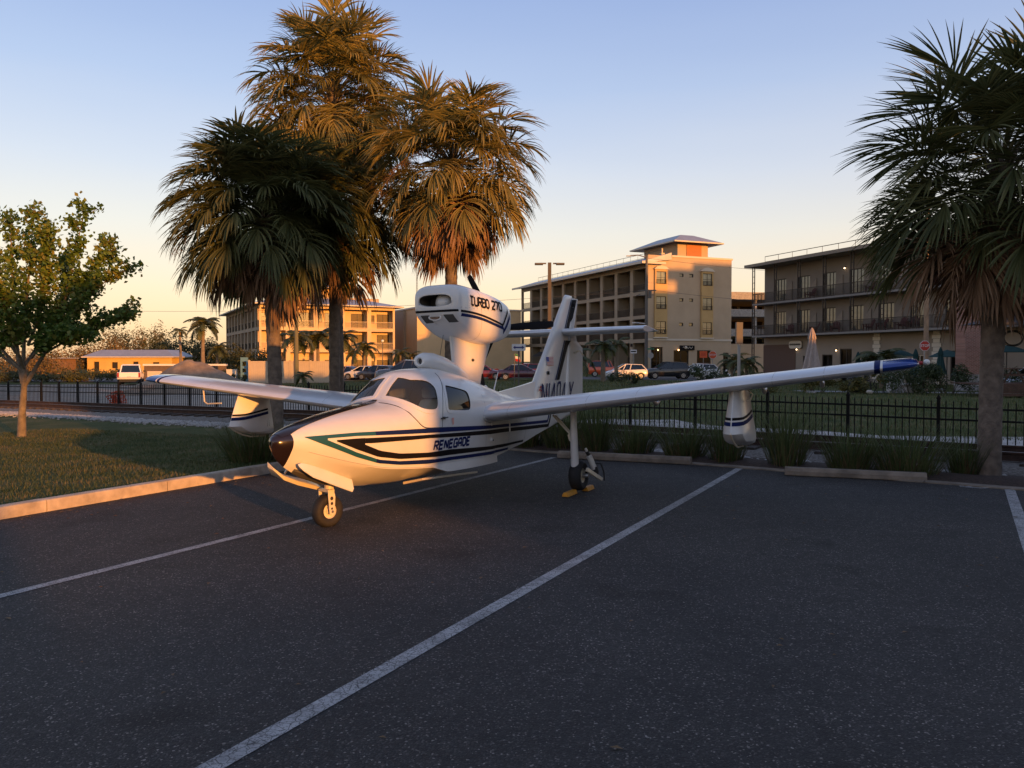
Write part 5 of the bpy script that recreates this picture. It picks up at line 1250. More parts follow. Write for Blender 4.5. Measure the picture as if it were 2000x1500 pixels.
for x, z in ((10.9, 9.9), (7.2, 3.0), (10.0, 2.75), (26.0, 2.9), (4.9, 2.9)):
    f = MB(); f.box((x, 1.29, z+.1), (.10, .14, .10)); o = f.build('wall_lamp', BRAIL, B3); f = MB(); f.ball((x, 1.2, z), .06, 8); f.build('bulb', LAMP, o)
# -- parking deck between them
B7 = thing('parking_garage', 'grey open parking deck seen in the gap between the tan building and the dark hotel', 'building', (33.5, 128, -.1), R(12))
f = MB()
for z in (5.8, 8.9, 11.6): f.span(0, 30, 0, 16, z, z+1.15)
f.build('deck', CONC2, B7); f = MB()
for i in range(7):
    for y in (.4, 15.4): f.span(i*4.9+.1, i*4.9+.6, y, y+.5, 0, 11.6)
f.build('column', CONC2, B7); f = MB(); f.span(0, 30, .3, .5, 0, 4.6); f.build('street_wall', TAN, B7)
f = MB(); f.span(0, 30, 15.6, 16, 4.6, 12); f.build('rear_wall', DARKIN, B7)
for x in (1.5, 9): f = MB(); f.tube([(x, 3, 12.7), (x, 3, 17.5)], .05, 5); f.box((x, 3, 16.2), (.5, .1, .1)); f.build('mast', BRAIL, B7)

# -- unseen blocks added behind the camera to shape low sun; off-picture tower block
_pp = Vector((math.cos(R(SUN_AZ)), math.sin(R(SUN_AZ)), 0)); _ss = Vector((-math.sin(R(SUN_AZ)), math.cos(R(SUN_AZ)), 0))
def behind(name, label, u0, w, parts_, m, cat='building'):
    t = thing(name, label, cat, _pp*u0 + _ss*w + Vector((0, 0, -.1)), R(SUN_AZ)); 
    for nm, mm, b in parts_: f = MB(); f.span(*b); f.build(nm, mm, t)
    return t
behind('shade_building', 'unseen stepped stucco blocks added behind the camera to shade the lot', 4.9, -25, [('wing', TAN, (0, 1.25, -12, 0, 0, 10.4)), ('wing', TAN, (1.25, 1.85, -12, 0, 0, 4.75)), ('upper_shade_block', TAN, (1.25, 1.85, -12, 0, 8.3, 10.4)), ('wing', TAN, (1.85, 2.9, -12, 0, 0, 10.4)),
  ('low_shade_block', TAN, (2.9, 6.5, -12, 0, 0, 7.2)), ('high_shade_block', TAN, (6.5, 26, -12, 0, 0, 9.2)), ('low_shade_block', TAN, (26, 40, -12, 0, 0, 7.6)), ('high_shade_block', TAN, (40, 48.5, -12, 0, 0, 12)), ('low_shade_block', TAN, (48.5, 57, -12, 0, 0, 7.6)), ('shade_wall', TAN, (-4.4, 0, -3, -2.6, 0, 3.1))], TAN)  # step heights, slot and low wall cut to steer sun onto the lot
behind('shade_block', 'unseen flat-roofed block added behind the camera to shade the left side', -36, -25, [('wing', TAUPE_L, (0, 36.7, -12, 0, 0, 10.2))], TAN)  # added out of view to keep sun off the left edge
behind('tower_block', 'tall building with a roof pavilion beyond the right edge of the picture', 66, -22, [('block', TAN, (0, 46, -16, 0, 0, 19.6)), ('pavilion', TAN, (15.5, 27.5, -14, -1, 19.6, 22.3)), ('pavilion_roof', ROOFM, (14, 29, -15.5, 0, 22.3, 22.6)), ('pavilion_ridge', ROOFM, (18, 25, -11, -4, 22.6, 23.8))], TAN)
# ---------------------------------------------------------------- palms
FROND = leafmat('palm_green', [(.055, .066, .022), (.090, .100, .034), (.145, .142, .052)], .55, .32, .9, .3)
FROND_LIT = leafmat('palm_green_sunlit', [(.125, .118, .034), (.215, .188, .056), (.36, .275, .09)], .5, .35, .9, .35)  # palm green lightened and warmed so these crowns look sunlit
DEAD = leafmat('palm_dead', [(.13, .075, .042), (.24, .145, .085), (.36, .24, .155)], .8, .2, 1.5, .2)
STALK = mat('palm_stalk', (.10, .085, .035), .6)
DSTALK = mat('palm_dead_stalk', (.13, .075, .04), .8)
def frond_mesh(elev, seed, mats, pet=.95, fan=.95, nseg=46, droop=.55, split=.30):
    """one fan leaf pitched at elev degrees, pointing along +x; mats = (blade, stalk)"""
    r = random.Random(seed); f = MB(); e = R(elev); pts = []; p = Vector((0, 0, 0)); N = 6; e0 = e
    for i in range(N+1):
        pts.append(p.copy()); e1 = e0 - R(26)*(i/N)**1.5*math.cos(e0); p = p + Vector((math.cos(e1), 0, math.sin(e1)))*pet/N
    f.cur = 1; f.tube(pts, [.020 - .010*i/N for i in range(N+1)], 4, caps=False, sq=.6)
    f.cur = 0; base = pts[-1]; d = (pts[-1]-pts[-2]).normalized(); lat = Vector((0, 1, 0)); nrm = lat.cross(d) * -1
    if nrm.z < 0 and abs(elev) < 80: nrm = -nrm
    # costa: the midrib runs on into the blade and arches down
    cost = [base]; q = base.copy(); dd = d.copy()
    for i in range(5):
        dd = (dd + Vector((0, 0, -.16))).normalized(); q = q + dd*.09; cost.append(q.copy())
    for s in range(nseg):
        u = (s + .5)/nseg*2 - 1; phi = u*R(152) + r.uniform(-.03, .03); au = abs(u)
        L = fan*(1.0 - .42*au**2.2)*r.uniform(.86, 1.06); o = cost[int(round(5*(1-min(1, au*1.5))))]
        axis = (cost[-1]-cost[-2]).normalized()*max(0, 1-au*2) + d*min(1, au*2)
        di = (axis*math.cos(phi) + lat*math.sin(phi) + nrm*(.32*abs(math.sin(phi)) + r.uniform(-.10, .10))).normalized()
        side = di.cross(nrm).normalized(); up = side.cross(di).normalized()
        w0 = .0115 + .009*(1-au); g = droop*r.uniform(.55, 1.35)
        rows = []; pp = o.copy(); dv = di.copy(); K = 5
        for k in range(K+1):
            t = k/K; w = w0*(.55 + 1.4*t)*(1 if t < .42 else max(.03, 1-(t-.42)/.60)); w = max(.0012, w)
            rows.append((pp - side*w + up*w*.55, pp.copy(), pp + side*w + up*w*.55))
            dv = (dv + Vector((0, 0, -g*.42*(t+.15)))).normalized() if t > split*.5 else dv; pp = pp + dv*L/K
        vs = [v for rw in rows for v in rw]; f.add(vs, [(3*k+j, 3*k+j+1, 3*k+j+4, 3*k+j+3) for k in range(K) for j in (0, 1)])
    me = f.mesh('frond', mats); return me
def fronds_set(blade, stalk, dead_below, droop, fan, pet, seed):
    S = []
    for i, el in enumerate((82, 66, 50, 36, 22, 8, -8, -24, -40, -56, -72)):
        for v in range(2):
            dd = el < dead_below
            S.append((el, frond_mesh(el + random.Random(seed+i*7+v).uniform(-6, 6), seed + i*10 + v, [DEAD, DSTALK] if dd else [blade, stalk], pet*(.80 if dd else 1), fan*(.90 if dd else 1), 46 if dd else 56, droop*(1.5 if dd else .45 if el > 45 else .75 if el > 5 else 1) + .0015*max(0, 30-el))))
    return S
SET_D = fronds_set(FROND, STALK, -38, 1.25, .74, 1.05, 100)
SET_L = fronds_set(FROND_LIT, STALK, -34, 1.15, .74, 1.06, 300)
SET_S = fronds_set(FROND, STALK, -36, .40, .86, 1.05, 500)
BARK = mat('palm_bark', (.155, .120, .092), .95, var=.35, scale=7, bump=.9, bscale=26)
def trunk_mesh(P, r0, r1, ring=.10, seed=0):
    f = MB(); rr = []; pts = []; r = random.Random(seed); L = (Vector(P[-1])-Vector(P[0])).length; n = int(L/.07)
    Q = dense([tuple(p) for p in P], n)
    for i, p in enumerate(Q):
        t = i/(n-1); pts.append(p); rr.append((r0 + (r1-r0)*t)*(1 + .16*math.exp(-t*L/.25)) + .006*math.sin(i*2.2) + r.uniform(-.003, .003))
    f.tube(pts, rr, 16); return f
def palm(label, base, top, r0, r1, S, n, sc, seed, shaft=.75, elmin=-75, elmax=86, stalks=2, thatch=0):
    r = random.Random(seed); x, y = base; z = gz(x, y) if not in_lot(x, y) else 0
    z -= .03; t = thing('palm_tree', label, 'palm tree', (x, y, z), 0, 'tall fan palms round the parking lot')
    tp = Vector((top[0]-x, top[1]-y, top[2]-z)); mid = Vector((tp.x*.25, tp.y*.3, tp.z*.5))
    trunk_mesh([(0, 0, -.05), tuple(mid), tuple(tp)], r0, r1, seed=seed).build('trunk', BARK, t, smooth=60)
    f = MB()                                     # old leaf bases under the crown
    for k in range(46):
        a = k*2.4; zz = -1.15 + 1.2*k/46; c, s_ = math.cos(a), math.sin(a); b0 = tp + Vector((c*r1*.95, s_*r1*.95, zz)); 
        f.tube([b0, b0 + Vector((c*.07, s_*.07, .12)), b0 + Vector((c*.17, s_*.17, .30))], [.045, .035, .018], 4, sq=.5)
    f.build('leaf_base', BARK, t)
    for k in range(n):
        u = (k + .5)/n; el = elmax + (elmin-elmax)*(u**.98) + r.uniform(-7, 7); az = k*2.39996 + r.uniform(-.25, .25)
        me = min(S, key=lambda q: abs(q[0]-el) + r.uniform(0, 5))[1]
        c, s_ = math.cos(az), math.sin(az); h = -shaft*u + .10
        o = place('frond', me, t, (tp.x + c*r1*.8*min(1, u*2.2), tp.y + s_*r1*.8*min(1, u*2.2), tp.z + h), az); q = sc*(r.uniform(.90, 1.10) if k % 3 else r.uniform(.62, .85)); o.scale = (q, q, q*r.uniform(.92, 1.06)); o.rotation_euler = (r.uniform(-.3, .3), r.uniform(-.12, .12), az)
    for k in range(stalks):                       # dry flower stalks
        az = r.uniform(0, 6.28) if k else .35; c, s_ = math.cos(az), math.sin(az); f = MB(); rad = [Vector((0, 0, 0))]; P = [tp + Vector((c*1.9*u, s_*1.9*u, .45*math.sin(u*2.2) - 1.25*u*u))*1. for u in [i/10 for i in range(11)]]
        f.tube(P, [.012 - .0008*i for i in range(11)], 4, caps=False)
        for i in range(5, 11):
            for j in range(9):
                d = Vector((r.uniform(-.5, .5), r.uniform(-.5, .5), r.uniform(-.9, -.1))).normalized()*r.uniform(.15, .34); m_ = P[i] + d*.5 + Vector((0, 0, .03)); f.tube([P[i], m_, P[i]+d], [.004, .003, .0015], 3, caps=False)
                for _ in range(2): e_ = Vector((r.uniform(-1, 1), r.uniform(-1, 1), r.uniform(-1, .3))).normalized()*.09; f.tube([m_, m_+e_], [.002, .001], 3, caps=False)
        f.build('flower_stalk', DSTALK, t)
    if thatch:                                    # dead leaves hanging flat along the trunk
        for k in range(thatch):
            az = r.uniform(0, 6.28); me = S[-1][1] if k % 2 else S[-2][1]; o = place('frond', me, t, (tp.x + .12*math.cos(az), tp.y + .12*math.sin(az), tp.z - .55 - r.uniform(0, .75)), az); q = sc*r.uniform(.62, .85); o.scale = (q*.45, q*.7, q*.85)
    return t
palm('dark bushy palm with a thick crown, its trunk rising behind the aircraft nose', (-5.2, 18.0), (-5.42, 18.05, 5.00), .155, .15, SET_D, 200, 1.12, 1, elmin=-52, elmax=74, shaft=.45)
palm('dark bushy palm standing close behind the left one, dead leaves skirting its trunk', (-4.33, 19.9), (-4.30, 19.9, 5.30), .135, .135, SET_D, 150, 1.0, 2, stalks=3, elmin=-58, elmax=74, shaft=.5)
palm('tallest palm, sunlit olive crown towering above the two dark palms', (-4.62, 21.8), (-4.75, 21.8, 8.85), .135, .14, SET_L, 160, 1.20, 3, elmin=-68, stalks=3, elmax=76)
palm('sunlit palm with a drooping golden skirt right behind the engine pod', (-1.42, 18.93), (-1.38, 18.9, 6.35), .145, .14, SET_L, 180, 1.08, 4, stalks=3, elmin=-84, elmax=74)
palm('stout palm with stiff dark fans standing before the brick pier', (7.34, 12.52), (7.50, 12.6, 4.80), .165, .16, SET_S, 135, 1.06, 5, elmin=-64, stalks=2, thatch=16, elmax=74)

# ---------------------------------------------------------------- ornamental grass clumps in the planting bed
CLUMP = leafmat('clump_green', [(.040, .064, .017), (.075, .10, .031), (.125, .145, .05)], .6, .25, 2.)
CLUMP_D = leafmat('clump_dry', [(.06, .036, .018), (.13, .08, .04), (.22, .15, .08)], .8, .2, 2.)
def clump_mesh(seed, n=420, h=.95, rad=.30):
    r = random.Random(seed); f = MB()
    for k in range(n):
        dry = k % 4 == 0; f.cur = 1 if dry else 0; a = r.uniform(0, 6.283); rr = rad*math.sqrt(r.random()); x, y = rr*math.cos(a), rr*math.sin(a)
        L = h*r.uniform(.55, 1.1)*(.62 if dry else 1); lean = (.10 + .38*rr/rad)*r.uniform(.5, 1.4); a2 = a + r.uniform(-.7, .7); dv = Vector((math.cos(a2)*lean, math.sin(a2)*lean, 1)).normalized(); p = Vector((x, y, -.03)); w = r.uniform(.0035, .007)
        s_ = Vector((-math.sin(a2 + r.uniform(-.8, .8)), math.cos(a2), 0)); K = 5; rows = []
        for i in range(K+1):
            t = i/K; ww = w*(1-t**2.2) + .0006; rows += [p - s_*ww, p + s_*ww]; dv = (dv + Vector((math.cos(a2), math.sin(a2), -.25))*.16*t*r.uniform(.4, 1.5)).normalized(); p = p + dv*L/K
        f.add(rows, [(2*i, 2*i+1, 2*i+3, 2*i+2) for i in range(K)])
    return f.mesh('grass_clump', [CLUMP, CLUMP_D])
CL = [clump_mesh(s, n, h, q) for s, n, h, q in ((1, 520, 1.0, .34), (2, 460, 1.12, .30), (3, 560, .95, .38), (4, 380, .88, .27))]
for i, (x, c, v, s_, lab) in enumerate([
  (-1.0, 17.1, 1, .9, 'dark grass clump hidden behind the engine mounting at the kerb corner'), (.35, 17.0, 0, .92, 'low grass clump at the end of the first white stall line'), (1.02, 17.1, 0, .95, 'grass clump just left of the white landing gear leg'), (1.62, 17.0, 1, .92, 'grass clump directly behind the main landing gear leg'), (2.30, 17.05, 2, .95, 'wide grass clump right of the landing gear leg'),
  (3.12, 16.95, 0, .85, 'grass clump at the right end of the longer wheel stop'), (3.75, 16.95, 3, 1.0, 'grass clump under the wing float'), (4.60, 16.95, 1, .92, 'tall dry-footed grass clump right of the wing float'), (5.42, 16.9, 0, .98, 'grass clump behind the left half of the shorter wheel stop'),
  (6.12, 17.0, 2, .95, 'broad grass clump behind the right half of the shorter wheel stop'), (7.02, 17.7, 3, .8, 'small grass clump at the foot of the stout right palm, left side'), (8.05, 17.3, 0, 1.0, 'grass clump cut by the picture edge right of the stout palm'), (9.0, 17.3, 2, 1.0, 'grass clump past the stout palm, beyond the picture edge')]):
    if i == 12: continue
    o = place('grass_clump', CL[v], None, (x, c + SL*x, .05), i*1.3, (s_*(.9 + .09*((i*7) % 4)), s_, s_*(.80 + .11*((i*5) % 4)))); tag(o, lab, 'ornamental grass', 'grass clumps along the back of the lot')
o = place('grass_clump', CL[2], None, (-4.35, 13.75, .07), .4, (1.05, 1.05, .88)); tag(o, 'dark grass clump on the lawn by the kerb under the far wing', 'ornamental grass', 'grass clumps along the back of the lot')

# ---------------------------------------------------------------- young broadleaf tree on the lawn
TBARK = mat('tree_bark', (.165, .135, .10), .9, var=.3, scale=8, bump=.5, bscale=30)
LEAF = leafmat('maple_leaf', [(.040, .084, .014), (.080, .145, .025), (.13, .20, .035), (.21, .20, .045)], .5, .3, 1.0)
def broad_tree(label, x, y, limbs, trunkP, r0, leaf_n, leaf_s, seed, mat_l, group=None, spread=.34, name='tree'):
    r = random.Random(seed); z = gz(x, y); t = thing(name, label, 'tree', (x, y, z), 0, group)
    f = MB(); f.tube([(0, 0, -.05)] + trunkP, [r0*1.45, r0*1.1] + [r0*(1-.10*i) for i in range(1, len(trunkP))], 12); f.build('trunk', TBARK, t, smooth=50)
    tips = []
    for L in limbs:
        P = dense([tuple(p) for p in L[0]], 12); f = MB(); n_ = len(P); f.tube(P, [L[1]*(1-.85*i/(n_-1)) for i in range(n_)], 7, caps=False); 
        for i in range(3, n_):
            if i > 4 or L[2] > .5:
                for _ in range(L[3] if len(L) > 3 else 3):
                    u = Vector((r.gauss(0, 1), r.gauss(0, 1), r.gauss(.5, .6))).normalized(); ax = (Vector(P[i])-Vector(P[i-1])).normalized(); d = (ax*.75 + u).normalized(); ln = r.uniform(.16, .50)*L[2]; q0 = Vector(P[i]); q1 = q0 + d*ln*.5; q2 = q1 + (d + Vector((0, 0, r.uniform(-.2, .35)))).normalized()*ln*.5
                    f.tube([q0, q1, q2], [.012, .008, .003], 4, caps=False); tips += [(q0.lerp(q1, r.random()), .75), (q1, 1), (q1.lerp(q2, .5), 1), (q2, 1), (q2, .8)]
        f.build('branch', TBARK, t, smooth=50)
    f = MB()
    for _ in range(leaf_n):
        c, k = r.choice(tips); p = c + Vector((r.gauss(0, 1), r.gauss(0, 1), r.gauss(0, .8)))*spread*.42*k; s_ = leaf_s*r.uniform(.6, 1.25); n = Vector((r.gauss(0, .7), r.gauss(0, .7), r.gauss(.5, .6))).normalized(); a = n.orthogonal().normalized(); b = n.cross(a); th = r.uniform(0, 6.28); a, b = a*math.cos(th)+b*math.sin(th), b*math.cos(th)-a*math.sin(th)
        f.add([p - a*s_*.5, p + b*s_*.42 + a*s_*.05 - n*s_*.12, p + a*s_*.62 - n*s_*.08, p - b*s_*.42 + a*s_*.05 - n*s_*.12], [(0, 1, 2), (0, 2, 3)])
    cr = f.build('crown', mat_l, t, fix=False); cr['kind'] = 'stuff'
    return t
_lim = [
 ([(.05, 0, 1.35), (-.12, .05, 2.2), (-.22, .1, 3.6), (-.25, .1, 5.3)], .06, .9, 4), ([(.05, 0, 1.4), (.2, -.1, 3.2), (.38, -.1, 4.6), (.42, -.1, 5.55)], .055, .9, 4),
 ([(.1, 0, 1.3), (.62, .1, 2.2), (1.05, .1, 3.2), (1.32, .15, 4.6), (1.55, .2, 5.6)], .055, .9, 4), ([(.5, .1, 2.0), (1.2, -.1, 2.9), (1.85, -.2, 3.55), (2.35, -.2, 3.95), (2.75, -.2, 4.15)], .04, .85, 4),
 ([(.8, .1, 2.7), (1.45, .3, 3.6), (1.85, .4, 4.35), (2.05, .4, 4.85)], .032, .7, 4), ([(.6, 0, 2.1), (1.3, 0, 2.5), (2.0, .1, 2.85), (2.6, .1, 3.1)], .035, .9, 4),
 ([(.1, 0, 1.6), (-.6, -.1, 2.4), (-1.1, -.1, 3.3), (-1.3, 0, 4.5)], .045, 1., 5), ([(0, 0, 1.7), (-.9, .1, 2.3), (-1.6, .1, 2.9), (-2.1, .2, 3.4)], .04, 1., 5),
 ([(.1, 0, 1.7), (.3, -.9, 2.6), (.5, -1.5, 3.4), (.5, -1.7, 4.2)], .042, 1., 5), ([(.1, 0, 1.8), (.2, .9, 2.7), (.4, 1.5, 3.6), (.3, 1.6, 4.6)], .042, 1., 5),
 ([(.3, 0, 2.0), (.9, -.5, 2.4), (1.5, -.7, 2.55), (1.95, -.7, 2.5)], .032, .8, 4), ([(.2, .0, 2.3), (.7, -.2, 3.2), (.85, -.3, 4.2), (.9, -.3, 5.0)], .04, .9, 5), ([(-.1, 0, 2.1), (-.5, -.4, 3.1), (-.7, -.5, 4.1), (-.75, -.5, 5.0)], .04, .9, 5)]
broad_tree('young spreading maple with a pale trunk on the lawn near the left fence', -12.35, 20.5, _lim, [(.02, 0, .6), (.08, 0, 1.2), (.1, 0, 1.7)], .078, 18500, .11, 21, LEAF, None, .24)

# shrubs and far trees
SHRUB = leafmat('shrub_leaf', [(.018, .032, .010), (.038, .060, .018), (.075, .095, .030)], .5, .25, 1.2)
SHRUB_Y = leafmat('shrub_leaf_yellow', [(.05, .06, .015), (.10, .10, .022), (.20, .15, .035)], .5, .3, 1.2)
FARG = leafmat('far_leaf', [(.028, .038, .014), (.055, .065, .022), (.11, .10, .035)], .7, .2, .35)
FARO = leafmat('far_leaf_ochre', [(.08, .065, .02), (.15, .105, .035), (.25, .16, .06)], .7, .2, .35)
FLOWER = mat('flower_white', (.8, .78, .74), .6)
STEM = mat('stem', (.07, .055, .035), .9)
def shrub_mesh(seed, w, d, h, n, leaf, m, flowers=0, long=1.6):
    r = random.Random(seed); f = MB(); blobs = [(Vector((r.uniform(-.38, .38)*w, r.uniform(-.38, .38)*d, h*r.uniform(.25, .72))), r.uniform(.16, .34)) for _ in range(max(5, int(w*3)))]
    for k in range(n):
        c, q = r.choice(blobs); u = Vector((r.gauss(0, 1), r.gauss(0, 1), r.gauss(0, 1))).normalized(); rad = q*(.55 + .5*r.random()); p = c + Vector((u.x*rad*max(w, d)*.55, u.y*rad*max(w, d)*.55, u.z*rad*h)); p.z = abs(p.z)
        s_ = leaf*r.uniform(.6, 1.3); nn = (u*.6 + Vector((r.gauss(0, .5), r.gauss(0, .5), .6))).normalized(); a = nn.orthogonal().normalized(); b = nn.cross(a); t = r.uniform(0, 6.28); a, b = a*math.cos(t)+b*math.sin(t), b*math.cos(t)-a*math.sin(t)
        f.add([p - a*s_*.5*long, p + b*s_*.3, p + a*s_*.5*long - nn*s_*.15, p - b*s_*.3], [(0, 1, 2), (0, 2, 3)])
    f.cur = 1
    for k in range(max(4, int(w*5))): c, q = r.choice(blobs); f.tube([(c.x*.3, c.y*.3, 0), tuple(c)], [.02, .008], 4, caps=False)
    f.cur = 2
    for k in range(flowers):
        c, q = r.choice(blobs); u = Vector((r.gauss(0, 1), -abs(r.gauss(0, 1)), r.gauss(.3, 1))).normalized(); p = c + Vector((u.x*q*w*.6, u.y*q*d*.6, u.z*q*h*1.05)); p.z = abs(p.z)
        for _ in range(3): e = Vector((r.gauss(0, 1), r.gauss(0, 1), r.gauss(0, 1))).normalized()*.07; g_ = e.orthogonal().normalized()*.06; f.add([p, p+e, p+e*.6+g_, p+g_], [(0, 1, 2, 3)])
    return f.mesh('shrub', [m, STEM, FLOWER])
def shrub(label, x, y, w, d, h, n, leaf, seed, m=None, flowers=0, group='bushes along the far verge', name='shrub', cat='bush'):
    o = place(name, shrub_mesh(seed, w, d, h, n, leaf, m or SHRUB, flowers), None, (x, y, gz(x, y) if y < 120 else -.3)); return tag(o, label, cat, group)
shrub('leafy oleander with white flowers beside the road, under the two orange-red signs', 12.9, 53, 2.9, 1.8, 1.75, 2600, .10, 1, flowers=90)
shrub('ragged bush with stakes in front of the white hatchback', 7.9, 58, 2.6, 1.4, 1.35, 1500, .10, 2)
shrub('low hedge bush left of the closed umbrella', 14.6, 47, 2.4, 1.4, 1.25, 1700, .09, 3, SHRUB_Y)
shrub('yellow green bush right behind the closed umbrella', 17.4, 46.5, 2.8, 1.4, 1.3, 1800, .10, 4, SHRUB_Y)
shrub('dark rounded bush under the stop sign', 21.6, 44, 3.4, 2.0, 2.05, 3600, .09, 5)
shrub('dark bush left of the brick pier', 23.9, 44.5, 3.2, 2.2, 1.95, 3200, .09, 6)
shrub('leafy bush behind the blue wing tip', 19.2, 45, 2.6, 1.6, 1.25, 1900, .10, 7, SHRUB_Y)
shrub('dark bushy hedge right of the stout palm by the wooden deck', 27.5, 45, 2.8, 1.8, 2.1, 1800, .10, 8)
shrub('small round bush before the beige vinyl fence', -23.2, 70, 1.9, 1.2, 1.25, 900, .10, 9)
shrub('bush at the left corner of the beige vinyl fence', -26.3, 73.5, 1.3, 1.0, 1.6, 800, .10, 10)
shrub('dark brush behind the sand lot, left of the white pickup', -44, 86, 8.5, 3, 1.6, 2400, .2, 11, FARG)
shrub('low dark brush left of the maple trunk', -50, 84, 9, 3, 1.5, 2200, .2, 12, FARG)
for i, (px, Z, w, h, m, lab) in enumerate([
  (-30, 120, 14, 5.5, FARO, 'sunlit ochre thicket at the far left edge'), (60, 128, 13, 4.4, FARO, 'golden thicket behind the maple trunk'), (130, 150, 12, 5.2, FARO, 'ochre thicket right of the maple trunk'), (205, 175, 13, 10, FARO, 'pale bare-topped tree above the low yellow building, left end'),
  (262, 190, 14, 12.0, FARG, 'round green tree above the middle of the low yellow building'), (297, 185, 9, 12.5, FARO, 'thin ochre tree above the roof of the low yellow building'), (330, 165, 10, 9.5, FARG, 'dark tree right of the low yellow building, left one'),
  (368, 160, 12, 8.0, FARG, 'dark tree between the two distant feather palms'), (418, 150, 9, 7.0, FARG, 'low dark tree at the left end of the three-storey building'), (455, 112, 6, 5.2, FARG, 'green tree before the side of the three-storey building'), (490, 104, 6, 4.6, FARG, 'bushy tree behind the beige vinyl fence, left part')]):
    x = (px-1000)/1593.*Z; o = place('far_tree', shrub_mesh(40+i, w, w*.6, h, 2600, .42 if Z > 140 else .3, m, long=1.2), None, (x, Z, -.45)); tag(o, lab, 'tree', 'distant trees on the left')
# feather palms of the far streets
FEATH = leafmat('feather_palm', [(.030, .045, .013), (.062, .075, .022), (.13, .12, .04)], .5, .25, .6)
def feather_mesh(seed, L=2.0, n=26):
    r = random.Random(seed); f = MB(); d = Vector((math.cos(R(52)), 0, math.sin(R(52)))); p = Vector((0, 0, 0)); P = []
    for i in range(10): P.append(p.copy()); p = p + d*L/9; d = (d + Vector((.02, 0, -.26))).normalized()
    f.tube(P, [.03-.0028*i for i in range(10)], 3, caps=False)
    for k in range(n):
        t = .12 + .86*k/n; i = min(8, int(t*9)); q = P[i].lerp(P[i+1], t*9-i); ax = (P[i+1]-P[i]).normalized(); l = .62*math.sin(math.pi*min(1, .25+t*.72))
        for s in (1, -1):
            dd = (Vector((0, s, 0)) + ax*.7 + Vector((0, 0, -.35 + r.uniform(-.25, .2)))).normalized(); e = q + dd*l; m_ = q + dd*l*.5; g_ = Vector((0, 0, -.10*l)); w = ax*.035
            f.add([q-w, q+w, m_+w*1.2, m_-w*1.2, e+g_], [(0, 1, 2, 3), (3, 2, 4)])
    return f.mesh('frond', FEATH)
FM = [feather_mesh(s) for s in (1, 2, 3)]
FBARK = mat('feather_palm_bark', (.19, .15, .11), .9, var=.2, scale=4)
def feather_palm(label, px, Z, h, sc, n=15, seed=0, r0=.16, group='slender feather palms along the far street'):
    x = (px-1000)/1593.*Z; z = gz(x, Z) if Z < 110 else -.2; t = thing('feather_palm', label, 'palm tree', (x, Z, z-.05), 0, group); r = random.Random(seed)
    f = MB(); f.tube([(0, 0, 0), (r.uniform(-.1, .1), 0, h*.5), (0, 0, h)], [r0*1.25, r0, r0*.8], 8); f.build('trunk', FBARK, t, smooth=50)
    for k in range(n):
        o = place('frond', FM[k % 3], t, (0, 0, h), k*2.4 + r.uniform(-.2, .2)); u = (k+.5)/n; o.rotation_euler = (0, R(-32 + 85*u + r.uniform(-8, 8)), o.rotation_euler[2]); q = sc*r.uniform(.85, 1.1); o.scale = (q, q, q)
    return t
feather_palm('tallest distant feather palm left of the three-storey building', 398, 82, 5.7, 1.25, 18, 1, .2)
feather_palm('bent feather palm with a small tuft, left of the tallest distant one', 352, 95, 5.6, .75, 9, 2)
feather_palm('low feather palm before the side of the three-storey building', 425, 100, 3.6, 1.1, 13, 3)
feather_palm('feather palm seen between the two near dark trunks, left one', 578, 74, 4.0, 1.1, 13, 4)
feather_palm('full feather palm seen between the two near dark trunks', 621, 78, 4.1, 1.35, 18, 5, .17)
feather_palm('feather palm just right of the second near trunk', 668, 84, 4.3, 1.2, 13, 6)
feather_palm('thin feather palm before the sunlit balconies, right part', 712, 88, 3.3, 1.05, 14, 7)
feather_palm('short feather palm before the sunlit ground floor', 690, 96, 3.0, .9, 11, 8)
feather_palm('feather palm before the windowless grey wall, left one', 782, 100, 2.7, .95, 10, 9)
feather_palm('feather palm before the windowless grey wall, right one', 804, 102, 2.5, .95, 10, 10)
feather_palm('young feather palm at the foot of the beige vinyl fence', 592, 66, .8, .62, 11, 11, .08)
feather_palm('feather palm with a lit trunk right of the aircraft rudder', 1178, 72, 3.0, 1.05, 12, 12, .20)
feather_palm('feather palm behind the tail, hanging under the stabilizer tip', 1204, 76, 3.3, .9, 10, 13)
feather_palm('feather palm at the right end of the tan five-bay front', 1432, 66, 1.7, .9, 12, 14, .12)
feather_palm('feather palm near the lit gap left of the dark hotel', 1456, 62, 1.6, .85, 11, 15, .12)
feather_palm('bushy feather palm in front of the dark hotel', 1722, 54, 1.7, 1.15, 18, 16, .12)
feather_palm('dark broad feather palm behind the fin', 1118, 70, 2.0, 1.35, 13, 17, .16)
feather_palm('dark feather palm behind the engine pylon', 862, 60, 1.2, 1.1, 14, 18, .14)

_o = _pp*(-.9) + _ss*(-25.2); t = thing('tree', 'unseen round-crowned tree added behind the camera to shade the maple', 'tree', (_o.x, _o.y, -.1)); f = MB(); _q = _pp*2.4; f.tube([(0, 0, 0), tuple(_q*.12 + Vector((0, 0, 3))), tuple(_q*.45 + Vector((0, 0, 5.6))), tuple(_q + Vector((0, 0, 7)))], [.2, .18, .15, .1], 8); f.build('trunk', TBARK, t)  # added out of view; crown darkens the maple, trunk bent clear of the sun gap
o = place('crown', shrub_mesh(77, 5.6, 4.0, 2.5, 5000, .36, SHRUB, long=1.2), t, tuple(_pp*2.4 + Vector((0, 0, 5.7)))); o['kind'] = 'stuff'
